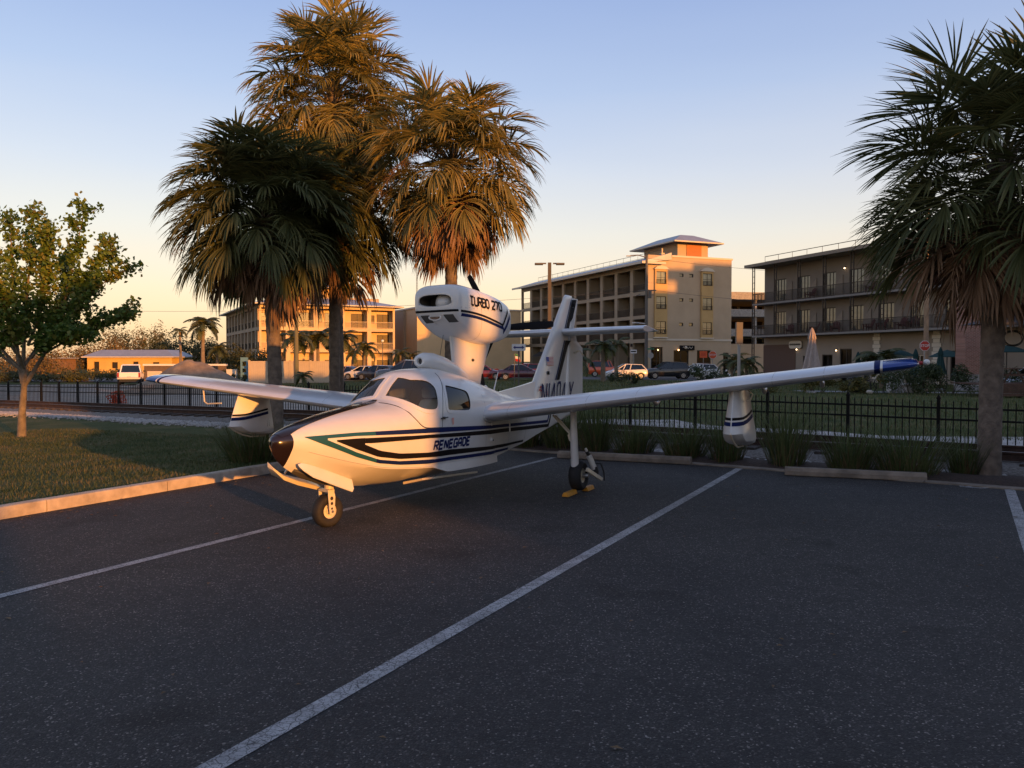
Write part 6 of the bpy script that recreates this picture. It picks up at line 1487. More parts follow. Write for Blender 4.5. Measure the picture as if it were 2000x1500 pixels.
# ---------------------------------------------------------------- vehicles
def at(k, Z): return k * Z                      # k: sideways metres per metre of distance
CGLASS = glass('car_glass', (.015, .018, .02), (.08, .09, .10), .02, 1.7)
TYRE = mat('car_tyre', (.018, .017, .017), .85)
RIM = mat('alloy', (.42, .41, .40), .35, metal=.8)
HLAMP = mat('headlamp', (.55, .55, .53), .15, coat=.6)
TLAMP = mat('tail_lamp', (.28, .012, .010), .25, coat=.5)
TRIMB = mat('car_trim', (.02, .02, .021), .6)
def paint(name, c, metal=.2): return mat('car_paint_' + name, c, .28, metal=metal, coat=.9)
# lower body: (x / L, top z, half width share); cabin: (x / L, z) of rear foot, rear roof, front roof, windscreen foot
KINDS_ = {
 'sedan': ([(0, .72, .80), (.015, .93, .90), (.10, .98, .97), (.30, .93, 1), (.55, .92, 1), (.72, .94, .99), (.88, .80, .95), (.97, .68, .84), (1, .50, .70)], [(.12, .97), (.29, 1.44), (.52, 1.45), (.72, .94)]),
 'hatch': ([(0, .62, .80), (.012, .95, .92), (.08, 1.0, .98), (.35, .96, 1), (.60, .94, 1), (.76, .94, .98), (.90, .80, .93), (.975, .66, .84), (1, .48, .7)], [(.03, .98), (.13, 1.46), (.50, 1.52), (.75, .94)]),
 'suv': ([(0, .66, .84), (.01, 1.05, .94), (.06, 1.10, .98), (.40, 1.07, 1), (.62, 1.06, 1), (.74, 1.08, .99), (.92, 1.0, .95), (.985, .86, .88), (1, .5, .8)], [(.02, 1.08), (.10, 1.64), (.52, 1.72), (.75, 1.07)]),
 'jeep': ([(0, .72, .92), (.005, 1.12, .98), (.05, 1.14, 1), (.60, 1.13, 1), (.66, 1.15, .95), (.97, 1.10, .90), (1, .6, .88)], [(.01, 1.13), (.025, 1.80), (.57, 1.82), (.64, 1.14)])}
def car(label, x, y, heading, L, W, kind, pm, hs=1., group='cars parked along the street', z=None, name='parked_car'):
    st, cab = KINDS_[kind]; z0 = gz(x, y) + .03 if z is None else z
    t = thing(name, label, 'car', (x, y, z0), heading, group); X = lambda u: (u-.5)*L
    f = MB(); rings = []
    for u, zt, hw in st:
        w = W/2*hw; zt *= hs; zb = .24 if .06 < u < .95 else .30
        rings.append([(X(u), -w*.93, zb), (X(u), -w, zb+.16), (X(u), -w*1.0, zt*.72), (X(u), -w*.93, zt-.05), (X(u), -w*.82, zt), (X(u), w*.82, zt), (X(u), w*.93, zt-.05), (X(u), w, zt*.72), (X(u), w, zb+.16), (X(u), w*.93, zb)])
    f.loft(rings); f.build('body', pm, t, smooth=35)
    wb, wr = W/2*.86, W/2*.66
    (a, za), (b, zb_), (c, zc), (d, zd) = cab; za, zb_, zc, zd = za*hs, zb_*hs, zc*hs, zd*hs
    f = MB(); f.loft([[(X(a), -wb, za-.03), (X(a), wb, za-.03), (X(d), wb, zd-.03), (X(d), -wb, zd-.03)], [(X(b), -wr, zb_-.05), (X(b), wr, zb_-.05), (X(c), wr, zc-.05), (X(c), -wr, zc-.05)]]); f.build('cabin_glass', CGLASS, t)
    f = MB(); f.loft([[(X(b)-.06, -wr-.03, zb_-.07), (X(b)-.06, wr+.03, zb_-.07), (X(c)+.06, wr+.03, zc-.07), (X(c)+.06, -wr-.03, zc-.07)], [(X(b)-.02, -wr-.01, zb_-.03), (X(b)-.02, wr+.01, zb_-.03), (X(c)+.02, wr+.01, zc-.03), (X(c)+.02, -wr-.01, zc-.03)], [(X(b)+.1, -wr*.7, zb_+.005), (X(b)+.1, wr*.7, zb_+.005), (X(c)-.15, wr*.7, zc+.005), (X(c)-.15, -wr*.7, zc+.005)]]); f.build('roof', pm, t, smooth=40)
    for s in (-1, 1):
        for p, q in (((a, za, wb), (b, zb_, wr)), ((d, zd, wb), (c, zc, wr)), ((.42, .95*hs, wb), (.38, (zb_+zc)/2, wr)), ((.58 if kind != 'sedan' else .22, .96*hs, wb), (.50 if kind != 'sedan' else .28, zc, wr))):
            f = MB(); f.tube([(X(p[0]), s*p[2], p[1]-.04), (X(q[0]), s*q[2], q[1]-.05)], .045, 5); f.build('pillar', pm, t)
    r = .33 if kind in ('suv', 'jeep') else .31
    for u in (.17, .80):
        for s in (-1, 1):
            e = bpy.data.objects.new('wheel', None); COL.objects.link(e); e.parent = t; e.location = (X(u), s*(W/2-.10), r); Mx_ = Matrix.Rotation(R(90), 4, 'X')
            f = MB(); f.lathe([(r*.62, -.105), (r*.9, -.115), (r, -.08), (r, .08), (r*.9, .115), (r*.62, .105)], 18, Mx_); f.build('tyre', TYRE, e, smooth=40)
            f = MB(); f.lathe([(r*.66, -.118), (r*.66, .118)], 14, Mx_); 
            f.build('rim', RIM, e); f = MB()
            for k in range(5): a_ = k*1.2566; f.box((r*.36*math.cos(a_), s*.121, r*.36*math.sin(a_)), (.06, .012, .06)); 
            f.build('rim_opening', TRIMB, e)
    f = MB()
    for u in (.17, .80):
        for s in (-1, 1):
            n = 14; vs = [(X(u) + rr*math.cos(math.pi*i/n), s*(W/2*.985 + .012), r + rr*math.sin(math.pi*i/n)) for i in range(n+1) for rr in (r*1.0, r*1.2)]; f.add(vs, [(2*i, 2*i+1, 2*i+3, 2*i+2) for i in range(n)])
    f.build('wheel_arch', TRIMB, t)
    f = MB(); f.box((X(.985), 0, .40), (.10, W*.72, .16)); f.box((X(.012), 0, .40), (.06, W*.8, .14)); f.build('bumper', TRIMB, t)
    zf = [s_[1] for s_ in st if s_[0] > .93][0]*hs
    for s in (-1, 1):
        f = MB(); f.box((X(.955), s*W*.36, zf*.90), (.16, .30, .13)); f.build('headlight', HLAMP, t, bevel=.03)
        f = MB(); f.box((X(.02), s*W*.37, zf*1.02), (.10, .22, .16)); f.build('tail_light', TLAMP, t, bevel=.02)
        f = MB(); f.box((X(.68), s*(W/2+.06), .99*hs), (.12, .16, .10)); f.build('door_mirror', pm, t, bevel=.02)
    for s in (-1, 1):
        f = MB()
        for u in (.40, .62): f.box((X(u), s*(W/2+.002), .60*hs), (.018, .012, .62*hs))
        f.build('door_seam', TRIMB, t)
    return t
MAROON = paint('maroon', (.085, .012, .022)); RED = paint('red', (.50, .025, .012)); WHITE = paint('white', (.72, .71, .69), 0); BLACK = paint('black', (.010, .010, .013)); GREYP = paint('grey', (.075, .075, .085), .4); SILV = paint('silver', (.38, .39, .41), .6); ORNG = paint('orange_red', (.55, .07, .012)); DBLUE = paint('dark_blue', (.02, .025, .045)); MAUVE = paint('mauve', (.16, .10, .11), .4)
car('maroon sedan parked behind the two-way arrow sign', at(.0125, 77), 77, R(-4), 4.6, 1.8, 'sedan', MAROON)
car('dark red sedan just right of the engine pylon', at(-.036, 78), 78, R(-4), 4.5, 1.8, 'sedan', paint('wine', (.13, .012, .018)))
car('bright red car behind the maroon sedan', at(.0145, 86), 86, R(176), 4.4, 1.8, 'hatch', RED)
car('orange red boxy off-roader right of the aircraft rudder', at(.1165, 91), 91, R(-3), 4.2, 1.8, 'jeep', ORNG)
car('white hatchback with a sunlit tail behind the ragged bush', at(.138, 79), 79, R(186), 4.2, 1.78, 'hatch', WHITE)
car('black suv at the kerb in front of the tan building', at(.189, 81), 81, R(184), 4.5, 1.88, 'suv', BLACK)
car('white car mostly hidden behind the flowering oleander', at(.226, 82), 82, R(184), 4.4, 1.8, 'hatch', WHITE)
car('dark sedan between the two near dark palm trunks', at(-.229, 86), 86, R(160), 4.5, 1.8, 'sedan', DBLUE)
car('mauve sedan right of the second near palm trunk', at(-.205, 88), 88, R(160), 4.4, 1.8, 'sedan', MAUVE)
car('white sedan left of the cockpit roof', at(-.182, 85), 85, R(158), 4.4, 1.8, 'sedan', WHITE)
car('small dark car squeezed between the white sedan and the grey van', at(-.166, 84), 84, R(160), 4.2, 1.78, 'hatch', DBLUE)
car('big dark grey suv whose roof shows above the cockpit', at(-.131, 66), 66, R(190), 4.9, 1.95, 'suv', GREYP, 1.13)
car('silver car cut by the right picture edge beyond the wooden deck', at(.642, 50), 50, R(200), 4.4, 1.8, 'sedan', SILV)
# white pickup seen from behind
pk_ = thing('pickup_truck', 'white pickup truck seen from behind beside the sand heap', 'truck', (at(-.467, 75), 75, gz(-35, 75) + .03), R(111))
f = MB(); f.loft([[(x, -w, .55), (x, -w, h), (x, w, h), (x, w, .55)] for x, w, h in ((-2.7, .92, 1.12), (-2.65, .96, 1.16), (-.6, .96, 1.16)) ]); f.build('cargo_bed', WHITE, pk_, bevel=.03)
f = MB(); f.loft([[(x, -w, .5), (x, -w*1.0, h*.8), (x, -w*.92, h), (x, w*.92, h), (x, w, h*.8), (x, w, .5)] for x, w, h in ((-.6, .96, 1.18), (1.2, .97, 1.16), (2.4, .95, 1.10), (2.75, .85, .9))]); f.build('body', WHITE, pk_, smooth=35)
f = MB(); f.loft([[(-.62, -.86, 1.14), (-.62, .86, 1.14), (1.35, .86, 1.14), (1.35, -.86, 1.14)], [(-.5, -.70, 1.78), (-.5, .70, 1.78), (.62, .70, 1.80), (.62, -.70, 1.80)]]); f.build('cabin_glass', CGLASS, pk_)
f = MB(); f.loft([[(-.55, -.73, 1.76), (-.55, .73, 1.76), (.68, .73, 1.78), (.68, -.73, 1.78)], [(-.45, -.66, 1.86), (-.45, .66, 1.86), (.55, .66, 1.87), (.55, -.66, 1.87)]])
for s in (-1, 1): f.tube([(-.60, s*.85, 1.15), (-.5, s*.71, 1.78)], .06, 5); f.tube([(1.3, s*.85, 1.15), (.62, s*.71, 1.78)], .05, 5)
f.build('roof', WHITE, pk_, smooth=40)
f = MB(); f.box((-2.69, 0, .93), (.05, 1.5, .42)); f.build('tailgate', WHITE, pk_, bevel=.02); f = MB(); f.box((-2.78, 0, .62), (.18, 1.9, .18)); f.build('bumper', RIM, pk_, bevel=.03)
for s in (-1, 1):
    f = MB(); f.box((-2.70, s*.86, .92), (.06, .16, .42)); f.build('tail_light', TLAMP, pk_, bevel=.02); f = MB(); f.box((1.05, s*1.08, 1.22), (.12, .22, .2)); f.build('door_mirror', TRIMB, pk_)
    for x in (-1.75, 1.7):
        f = MB(); f.lathe([(.2, -.12), (.36, -.13), (.39, -.08), (.39, .08), (.36, .13), (.2, .12)], 18, Matrix.Translation((x, s*.84, .39)) @ Matrix.Rotation(R(90), 4, 'X')); f.build('wheel', TYRE, pk_, smooth=40)
f = MB(); f.box((-2.72, 0, .75), (.02, .32, .15)); f.build('number_plate', mat('plate', (.5, .5, .48), .5), pk_)
f = MB(); f.span(-2.6, 2.5, -.8, .8, .3, .6); f.build('chassis', TRIMB, pk_)

# ---------------------------------------------------------------- sand, walls, fences and street things
f = MB(); n, m_ = 60, 26; vs = []
r_ = random.Random(8)
for i in range(m_+1):
    for k in range(n):
        a = 2*math.pi*k/n; q = i/m_; rad = 4.3*q*(1 + .18*mnoise.noise((math.cos(a)*1.3, math.sin(a)*1.3, 4.))); x, y = rad*math.cos(a)*1.15, rad*math.sin(a)*.8
        h = 2.55*max(0, 1-q)**1.0*(1 + .10*mnoise.noise((x*.8, y*.8, 1.))) + .14*mnoise.noise((x*1.4, y*1.4, 2.))*(1-q) + .05*mnoise.noise((x*4, y*4, 2.)) - .06*q - .25*math.exp(-(q/.10)**2)
        vs.append((x, y, h))
f.add(vs, [(i*n+k, i*n+(k+1) % n, (i+1)*n+(k+1) % n, (i+1)*n+k) for i in range(m_) for k in range(n)]); DIRT = mat('dirt_heap', (.23, .175, .125), .97, var=.25, scale=1.6, bump=.9, bscale=7, detail=8)
o = f.build('sand_heap', DIRT, smooth=True); o.location = (at(-.392, 66), 66, gz(-27, 66) - .05); tag(o, 'big heap of brown sand behind the far wing', 'sand heap')
f = MB(); vs = []; n, m_ = 40, 12
for i in range(m_+1):
    for k in range(n):
        a = 2*math.pi*k/n; q = i/m_; x, y = 3.6*q*math.cos(a)*(1 + .2*mnoise.noise((math.cos(a), math.sin(a), 9.))), 1.8*q*math.sin(a); vs.append((x, y, .85*(1-q)**.9 + .12*mnoise.noise((x*1.2, y*1.2, 6.))*(1-q) - .05*q))
f.add(vs, [(i*n+k, i*n+(k+1) % n, (i+1)*n+(k+1) % n, (i+1)*n+k) for i in range(m_) for k in range(n)]); o = f.build('sand_heap', DIRT, smooth=True); o.location = (at(-.43, 50), 50, gz(-21, 50) - .02); tag(o, 'lower sand mound in front of the big heap', 'sand heap')
BRW = mat('block_wall_brown', (.135, .095, .068), .95, var=.12, scale=2, bump=.3, bscale=20)
w = thing('block_wall', 'low brown wall with a white coping behind the sand heap', 'wall', (at(-.451, 86), 86, gz(-39, 86)))
f = MB(); f.span(0, 8.6, 0, .3, 0, 1.72); f.build('wall', BRW, w); f = MB(); f.span(-.1, 8.7, -.08, .38, 1.73, 1.92); f.build('coping', WHITE, w)
f = MB(); f.span(.35, 1.9, -.04, -.002, .5, 1.15); lv = f.build('louvre_frame', TRIM, w)
for i in range(5): f = MB(); f.box((1.12, -.07, .58 + .12*i), (1.4, .04, .05)); f.build('slat', TRIM, lv)
VIN = mat('vinyl_beige', (.48, .40, .30), .7, var=.05, scale=2)
vf = thing('vinyl_fence', 'tall beige vinyl fence across the road left of the palm trunks', 'fence', (at(-.322, 77), 77, gz(-25, 77)), R(-3))
for i in range(4):
    f = MB()
    for k in range(9): f.span(i*1.95 + .08 + k*.2, i*1.95 + .274 + k*.2, -.02, .02, .05, 2.05)
    f.build('panel', VIN, vf)
for i in range(5): f = MB(); f.box((i*1.95, 0, 1.08), (.14, .14, 2.2)); f.box((i*1.95, 0, 2.20), (.18, .18, .06)); f.build('post', VIN, vf)
for z in (.12, 2.02): f = MB(); f.span(0, 7.8, -.04, .04, z, z+.12); f.build('rail', VIN, vf)
b = thing('notice_board', 'white board on short legs at the end of the low brown wall', 'sign', (at(-.3435, 80), 80, gz(-27, 80))); f = MB(); f.box((0, 0, .95), (1.05, .06, .85)); f.build('panel', mat('board_white', (.6, .56, .48), .5), b)
for x in (-.4, .4): f = MB(); f.box((x, .05, .27), (.07, .07, .54)); f.build('leg', TRIMB, b)
BLU = mat('post_blue', (.10, .22, .30), .5, coat=.2); b = thing('blue_kiosk', 'tall pale blue post with a ladder-like frame before the vinyl fence', 'post', (at(-.328, 78), 78, gz(-25, 78)))
for x in (-.27, .27): f = MB(); f.box((x, 0, 1.25), (.14, .2, 2.5)); f.build('upright', BLU, b)
for z in (.3, .95, 1.55, 2.3): f = MB(); f.box((0, 0, z), (.40, .16, .22 if z < 2 else .4)); f.build('crosspiece', BLU, b)
# orange plastic barrier netting on the sand
f = MB(); r_ = random.Random(4); ON = mat('barrier_orange', (.55, .07, .015), .6)
for s in range(5):
    x0, y0 = r_.uniform(-.55, .35), r_.uniform(-.2, .2); W_, H_ = r_.uniform(.45, .7), r_.uniform(.4, .75); tl = r_.uniform(-.6, .6)
    for i in range(7): f.tube([(x0 + W_*i/6 + tl*j*.12, y0 + .10*math.sin(i*1.3 + j), max(.02, H_*j/4 + .05*math.sin(i+j))) for j in range(5)], .022, 4)
    for j in range(5): f.tube([(x0 + W_*i/6 + tl*j*.12, y0 + .10*math.sin(i*1.3 + j), max(.02, H_*j/4 + .05*math.sin(i+j))) for i in range(7)], .026, 4)
o = f.build('barrier_net', ON); o.scale = (.55, .7, .8); o.location = (at(-.488, 38), 38, gz(-18.5, 38) + .05); tag(o, 'crumpled orange plastic barrier lying behind the left fence', 'barrier')
def barrel(x, y, label):
    t = thing('traffic_barrel', label, 'barrel', (x, y, .02), 0, 'orange traffic barrels on the road'); f = MB(); f.lathe([(.28, .03), (.27, .3), (.26, .95), (.22, 1.0), (.05, 1.05)], 14); f.build('drum', ON, t, smooth=40); f = MB()
    for z in (.42, .72): f.lathe([(.275, z), (.272, z+.12)], 14, caps=False)
    f.build('white_band', WHITE, t); f = MB(); f.lathe([(.38, 0), (.38, .05), (.3, .06)], 14); f.build('foot', TYRE, t)
barrel(at(-.0257, 80), 80, 'orange white traffic barrel right of the dark red sedan, left one'); barrel(at(-.0190, 80.5), 80.5, 'orange white traffic barrel right of the dark red sedan, right one')

POLEM = mat('pole_grey', (.10, .095, .088), .6, metal=.2); WOODP = mat('pole_wood', (.30, .20, .125), .9, var=.2, scale=3, bump=.3, bscale=20); GALV = mat('galvanised', (.30, .30, .30), .5, metal=.6)
SWHITE = mat('sign_white', (.62, .62, .62), .5); SBLUE = mat('sign_blue', (.02, .03, .16), .5); SRED = mat('sign_red', (.42, .018, .012), .45); SGREEN = mat('sign_green', (.02, .14, .07), .5); SORG = mat('sign_orange', (.75, .11, .03), .4)
t = thing('street_lamp', 'tall square street lamp with two flat heads before the tan building', 'street lamp', (at(.0459, 60), 60, 0))
f = MB(); f.box((0, 0, 4.5), (.25, .25, 9.0)); f.build('pole', mat('lamp_pole_brown', (.075, .062, .05), .7), t)
for s in (-1, 1): f = MB(); f.box((s*.5, 0, 8.94), (.5, .08, .10)); f.build('arm', POLEM, t); f = MB(); f.box((s*.78, 0, 8.90), (.62, .42, .14), M=Matrix.Translation((0, 0, 0))); f.build('lamp_head', POLEM, t, bevel=.03)
t = thing('utility_pole', 'dark slim utility pole at the corner of the tan building', 'pole', (at(.1645, 94), 94, 0)); f = MB(); f.tube([(0, 0, 0), (0, 0, 13.9)], [.22, .14], 8); f.build('pole', POLEM, t); f = MB(); f.tube([(0, 0, 13.7), (-1.0, 0, 13.95), (-1.9, 0, 13.9)], .07, 6); f.box((-2.1, 0, 13.85), (.5, .22, .10)); f.build('lamp_arm', GALV, t)
f = MB(); f.box((.1, 0, 9.9), (2.0, .12, .14)); f.tube([(.35, -.2, 9.0), (.35, -.2, 9.8)], .2, 8); f.tube([(-.7, 0, 9.5), (-1.2, 0, 9.3), (.9, 0, 9.4)], .04, 5); f.build('crossarm', POLEM, t); f = MB(); f.tube([(-.1, 0, 6.1), (-1.2, 0, 6.2)], .06, 5); f.box((-1.4, 0, 6.2), (.5, .25, .1)); f.build('lamp_arm', SWHITE, t)
t = thing('utility_pole', 'sunlit wooden utility pole before the dark hotel', 'pole', (at(.507, 47), 47, 0)); f = MB(); f.tube([(0, 0, 0), (0, 0, 11.5)], [.145, .10], 12); f.build('pole', WOODP, t)
t = thing('signal_post', 'grey post with a box on top left of the dark hotel', 'post', (at(.278, 44), 44, 0)); f = MB(); f.tube([(0, 0, 0), (0, 0, 3.6)], .085, 8); f.build('pole', GALV, t); f = MB(); f.box((0, 0, 3.3), (.34, .26, 1.15)); f.build('box', POLEM, t)
t = thing('utility_pole', 'slim greenish pole rising between the two near palm trunks', 'pole', (at(-.264, 71), 71, -.05)); f = MB(); f.tube([(0, 0, 0), (0, 0, 7.9)], [.19, .15], 9); f.build('pole', mat('pole_olive', (.14, .13, .07), .8), t)
t = thing('street_lamp', 'small lamp post before the right bay of the sunlit building', 'street lamp', (at(-.1585, 100), 100, -.1)); f = MB(); f.tube([(0, 0, 0), (0, 0, 4.2)], .06, 6); f.build('pole', POLEM, t); f = MB(); f.ball((0, 0, 4.35), .17, 8); f.build('globe', mat('globe_white', (.8, .75, .65), .4), t, smooth=True)
t = thing('radio_mast', 'thin distant lattice mast rising left of the engine pod', 'mast', (at(-.1163, 320), 320, 0)); f = MB()
for a in range(3): c, s = math.cos(a*2.094)*.28, math.sin(a*2.094)*.28; f.tube([(c, s, 0), (c, s, 41)], .07, 4)
for k in range(40): f.tube([(.28, 0, k), (-.14, .24, k+.5), (-.14, -.24, k+1)], .04, 3)
f.build('lattice', POLEM, t); f = MB(); f.box((0, 0, 38.5), (.5, .5, .7)); f.build('antenna_box', SWHITE, t)

def sign_post(name, label, x, y, h, cat='sign', m=GALV, r=.03, group=None):
    t = thing(name, label, cat, (x, y, gz(x, y) if y < 60 else 0), 0, group); f = MB(); f.box((0, .03, h/2), (.06, .04, h)); f.build('post', m, t); return t
def plate(parent, nm, P, m, y=0., th=.012): f = MB(); f.prism(P, y-th, y); return f.build(nm, m, parent)
def rrect(w, h, r, cx=0, cz=0): return [(cx + sx*(w/2-r) + r*math.cos(a), cz + sz*(h/2-r) + r*math.sin(a)) for sx, sz, a0 in ((1, 1, 0), (-1, 1, 90), (-1, -1, 180), (1, -1, 270)) for a in [R(a0 + 22.5*i) for i in range(5)]]
t = sign_post('arrow_sign', 'small white sign with a blue two-way arrow behind the cabin', at(.0082, 36), 36, 2.45, m=POLEM, r=.04)
plate(t, 'panel', rrect(.61, .30, .05, 0, 2.40), SWHITE)
plate(t, 'arrow', [(-.25, 2.40), (-.15, 2.48), (-.15, 2.43), (.15, 2.43), (.15, 2.48), (.25, 2.40), (.15, 2.32), (.15, 2.37), (-.15, 2.37), (-.15, 2.32)], SBLUE, -.014, .004)
def octagon(r, cz): return [(r*math.cos(R(22.5+45*i)), cz + r*math.sin(R(22.5+45*i))) for i in range(8)]
def text_mesh(parent, txt, size, loc, m, rx=90, rz=0, ext=.004, al='CENTER', nm='lettering'):
    cu = bpy.data.curves.new('t', 'FONT'); cu.body = txt; cu.size = size; cu.extrude = ext; cu.align_x = al; cu.align_y = 'CENTER'; cu.offset = size*.012; cu.resolution_u = 3
    ob = bpy.data.objects.new('t', cu); COL.objects.link(ob); bpy.context.view_layer.update(); me = bpy.data.meshes.new_from_object(ob.evaluated_get(bpy.context.evaluated_depsgraph_get())); bpy.data.objects.remove(ob)
    me.materials.clear(); me.materials.append(m); o = place(nm, me, parent, loc); o.rotation_euler = (R(rx), 0, R(rz)); return o
t = sign_post('stop_sign', 'red octagonal STOP sign before the dark hotel', at(.5055, 45), 45, 2.9)
plate(t, 'rim', octagon(.30, 2.62), SWHITE, 0); plate(t, 'face', octagon(.275, 2.62), SRED, -.013, .004); text_mesh(t, 'STOP', .20, (0, -.022, 2.62), SWHITE)
t = sign_post('stop_sign', 'red octagonal sign, face tinted as if sunlit, on the street before the tan building', at(.2458, 88), 88, 2.6); plate(t, 'rim', octagon(.45, 2.45), SWHITE, 0); plate(t, 'face', octagon(.41, 2.45), SORG, -.013, .004); text_mesh(t, 'STOP', .28, (0, -.022, 2.45), SWHITE)  # stop red swapped for a brighter orange to look lit
t = sign_post('road_sign', 'orange-red rectangular road sign left of the sunlit-tinted octagonal sign', at(.2345, 87), 87, 2.9); plate(t, 'panel', rrect(.80, .72, .05, 0, 2.50), SORG)
f = MB()
for z in (2.64, 2.50, 2.36): f.box((0, -.016, z), (.5, .006, .05))
f.build('lettering', SRED, t)
t = sign_post('one_way_sign', 'white and black horizontal street sign on the corner of the tan building', at(.149, 86), 86, 2.95); plate(t, 'panel', rrect(.66, .38, .03, 0, 2.8), SWHITE); plate(t, 'arrow', [(-.28, 2.74), (.12, 2.74), (.12, 2.68), (.28, 2.8), (.12, 2.92), (.12, 2.86), (-.28, 2.86)], PBLACK, -.014, .004)
t = sign_post('street_name_sign', 'green street name plates above a turned stop sign at the tan building', at(.170, 89), 89, 3.2); plate(t, 'name_plate', rrect(.75, .16, .02, 0, 3.12), SGREEN); plate(t, 'back_plate', octagon(.34, 2.4), GALV, .05)
f = MB(); f.box((0, 0, 3.28), (.03, .75, .16)); f.build('name_plate', SGREEN, t)
t = sign_post('flag', 'small green, white and red flag on a pole beside the arrow sign', at(.003, 62), 62, 2.4, 'flag', POLEM)
for i, m_ in enumerate((SGREEN, SWHITE, SRED)): f = MB(); f.add([(.03 + .02*i, .0 + .03*i, 2.36-.19*i), (.34 + .05*i, .05, 2.30-.19*i), (.36 + .05*i, .06, 2.11-.19*i), (.05 + .02*i, .03*(i+1), 2.17-.19*i)], [(0, 1, 2, 3)]); f.build('stripe', m_, t)
# overhead wires
for i, (z0, z1, x1, y1) in enumerate(((13.6, 14.2, 62, 112), (10.0, 9.6, 62, 108), (9.9, 9.2, -70, 118))):
    f = MB(); A = Vector((at(.1645, 94), 94, z0)); B = Vector((x1, y1, z1)); f.tube([A.lerp(B, k/14) - Vector((0, 0, 1.1*math.sin(math.pi*k/14))) for k in range(15)], .018, 4, caps=False)
    o = f.build('overhead_wire', POLEM); tag(o, ('upper wire running right from the utility pole by the tan building', 'lower wire running right from the utility pole by the tan building', 'wire running left from the utility pole by the tan building')[i], 'wire')

# ---------------------------------------------------------------- terrace of the hotel
CLOTH = mat('umbrella_cloth', (.36, .30, .27), .95, var=.10, scale=6); TEAL = mat('umbrella_teal', (.012, .048, .048), .9); IRON = mat('wrought_iron', (.02, .02, .02), .6); WOOD = mat('deck_wood', (.085, .045, .028), .85, var=.3, scale=4, bump=.3, bscale=18)
def closed_umbrella(label, x, y, s, m, z=0.): 
    t = thing('closed_umbrella', label, 'umbrella', (x, y, z), .3); f = MB(); f.tube([(0, 0, 0), (0, 0, 3.6*s)], .035, 8); f.build('pole', WOOD, t); f = MB(); prof = [(.42, 1.35), (.36, 1.7), (.27, 2.2), (.19, 2.75), (.16, 3.0), (.20, 3.05), (.15, 3.3), (.08, 3.55), (.01, 3.68)]; n = 32
    vs = [(r*s*(1 + (.22 if k % 4 < 2 else -.16))*math.cos(2*math.pi*k/n + z_*.3), r*s*(1 + (.22 if k % 4 < 2 else -.16))*math.sin(2*math.pi*k/n + z_*.3), z_*s) for r, z_ in prof for k in range(n)]
    f.add(vs, [(i*n+k, i*n+(k+1) % n, (i+1)*n+(k+1) % n, (i+1)*n+k) for i in range(len(prof)-1) for k in range(n)]); f.build('canopy', m, t, smooth=50); f = MB(); f.lathe([(.3, 0), (.3, .08), (.05, .12)], 14); f.build('base', CONC2, t); return t
closed_umbrella('tall closed pinkish parasol on the hotel terrace', at(.3672, 46), 46, 1.0, CLOTH)
closed_umbrella('closed teal parasol right of the stop sign', at(.525, 50), 50, .72, TEAL)
closed_umbrella('small closed teal parasol left of the bushy feather palm', at(.424, 54), 54, .66, TEAL)
closed_umbrella('closed green parasol just left of the stop sign', at(.4945, 51), 51, .70, TEAL)
def open_umbrella(label, x, y, m, z=2.35, r=1.3):
    t = thing('open_umbrella', label, 'umbrella', (x, y, 0), 0, 'open parasols of the hotel terrace'); f = MB(); f.tube([(0, 0, 0), (0, 0, z+.45)], .03, 7); f.build('pole', IRON, t); f = MB(); f.lathe([(r, z), (r*.98, z+.04), (r*.5, z+.30), (.01, z+.48)], 8, caps=False); f.build('canopy', m, t)
    return t
open_umbrella('open dark teal parasol before the hotel shop window right of the stop sign', at(.533, 53), 53, TEAL, 2.05, 1.15); open_umbrella('open dark teal parasol behind the blue wing tip', at(.475, 55), 55, TEAL, 2.1, 1.05); open_umbrella('open teal parasol right of the stout palm', at(.606, 52), 52, TEAL, 2.35, 1.3)
# brick pier carrying the terrace beam
BRK = bpy.data.materials.new('brick'); BRK.use_nodes = True; _t = BRK.node_tree; _b = _t.nodes['Principled BSDF']; _b.inputs['Roughness'].default_value = .9
_g = _t.nodes.new('ShaderNodeTexCoord'); _mp = _t.nodes.new('ShaderNodeMapping'); _mp.inputs['Rotation'].default_value = (R(90), 0, 0); _k = _t.nodes.new('ShaderNodeTexBrick'); _k.inputs['Scale'].default_value = 1; _k.inputs['Brick Width'].default_value = .21; _k.inputs['Row Height'].default_value = .075; _k.inputs['Mortar Size'].default_value = .008
_k.inputs['Color1'].default_value = (.21, .085, .06, 1); _k.inputs['Color2'].default_value = (.30, .135, .10, 1); _k.inputs['Mortar'].default_value = (.36, .30, .25, 1); _t.links.new(_g.outputs['Object'], _mp.inputs[0]); _t.links.new(_mp.outputs[0], _k.inputs[0]); _t.links.new(_k.outputs[0], _b.inputs['Base Color'])
pv = thing('terrace_pavilion', 'brick pier carrying a wide tan beam beside the stout palm', 'pavilion', (at(.560, 49), 49, 0))
f = MB(); f.span(-.54, .54, -.54, .54, 1.0, 5.75); f.build('pier', BRK, pv); f = MB(); f.span(-.58, .58, -.58, .58, 0, .92); f.span(-.63, .63, -.63, .63, .92, 1.0); f.build('plinth', CONC2, pv); f = MB(); f.span(-.6, .6, -.6, .6, 5.75, 5.95); f.build('capital', TRIM, pv)
f = MB(); f.span(-.2, 9.5, -.35, .35, 5.2, 6.75) if 0 else f.span(.55, 9.5, -.36, .36, 5.5, 6.85); f.build('beam', TAN2, pv)
f = MB(); f.span(8.2, 9.2, -.5, .5, 1.0, 4.95); f.build('pier', BRK, pv)
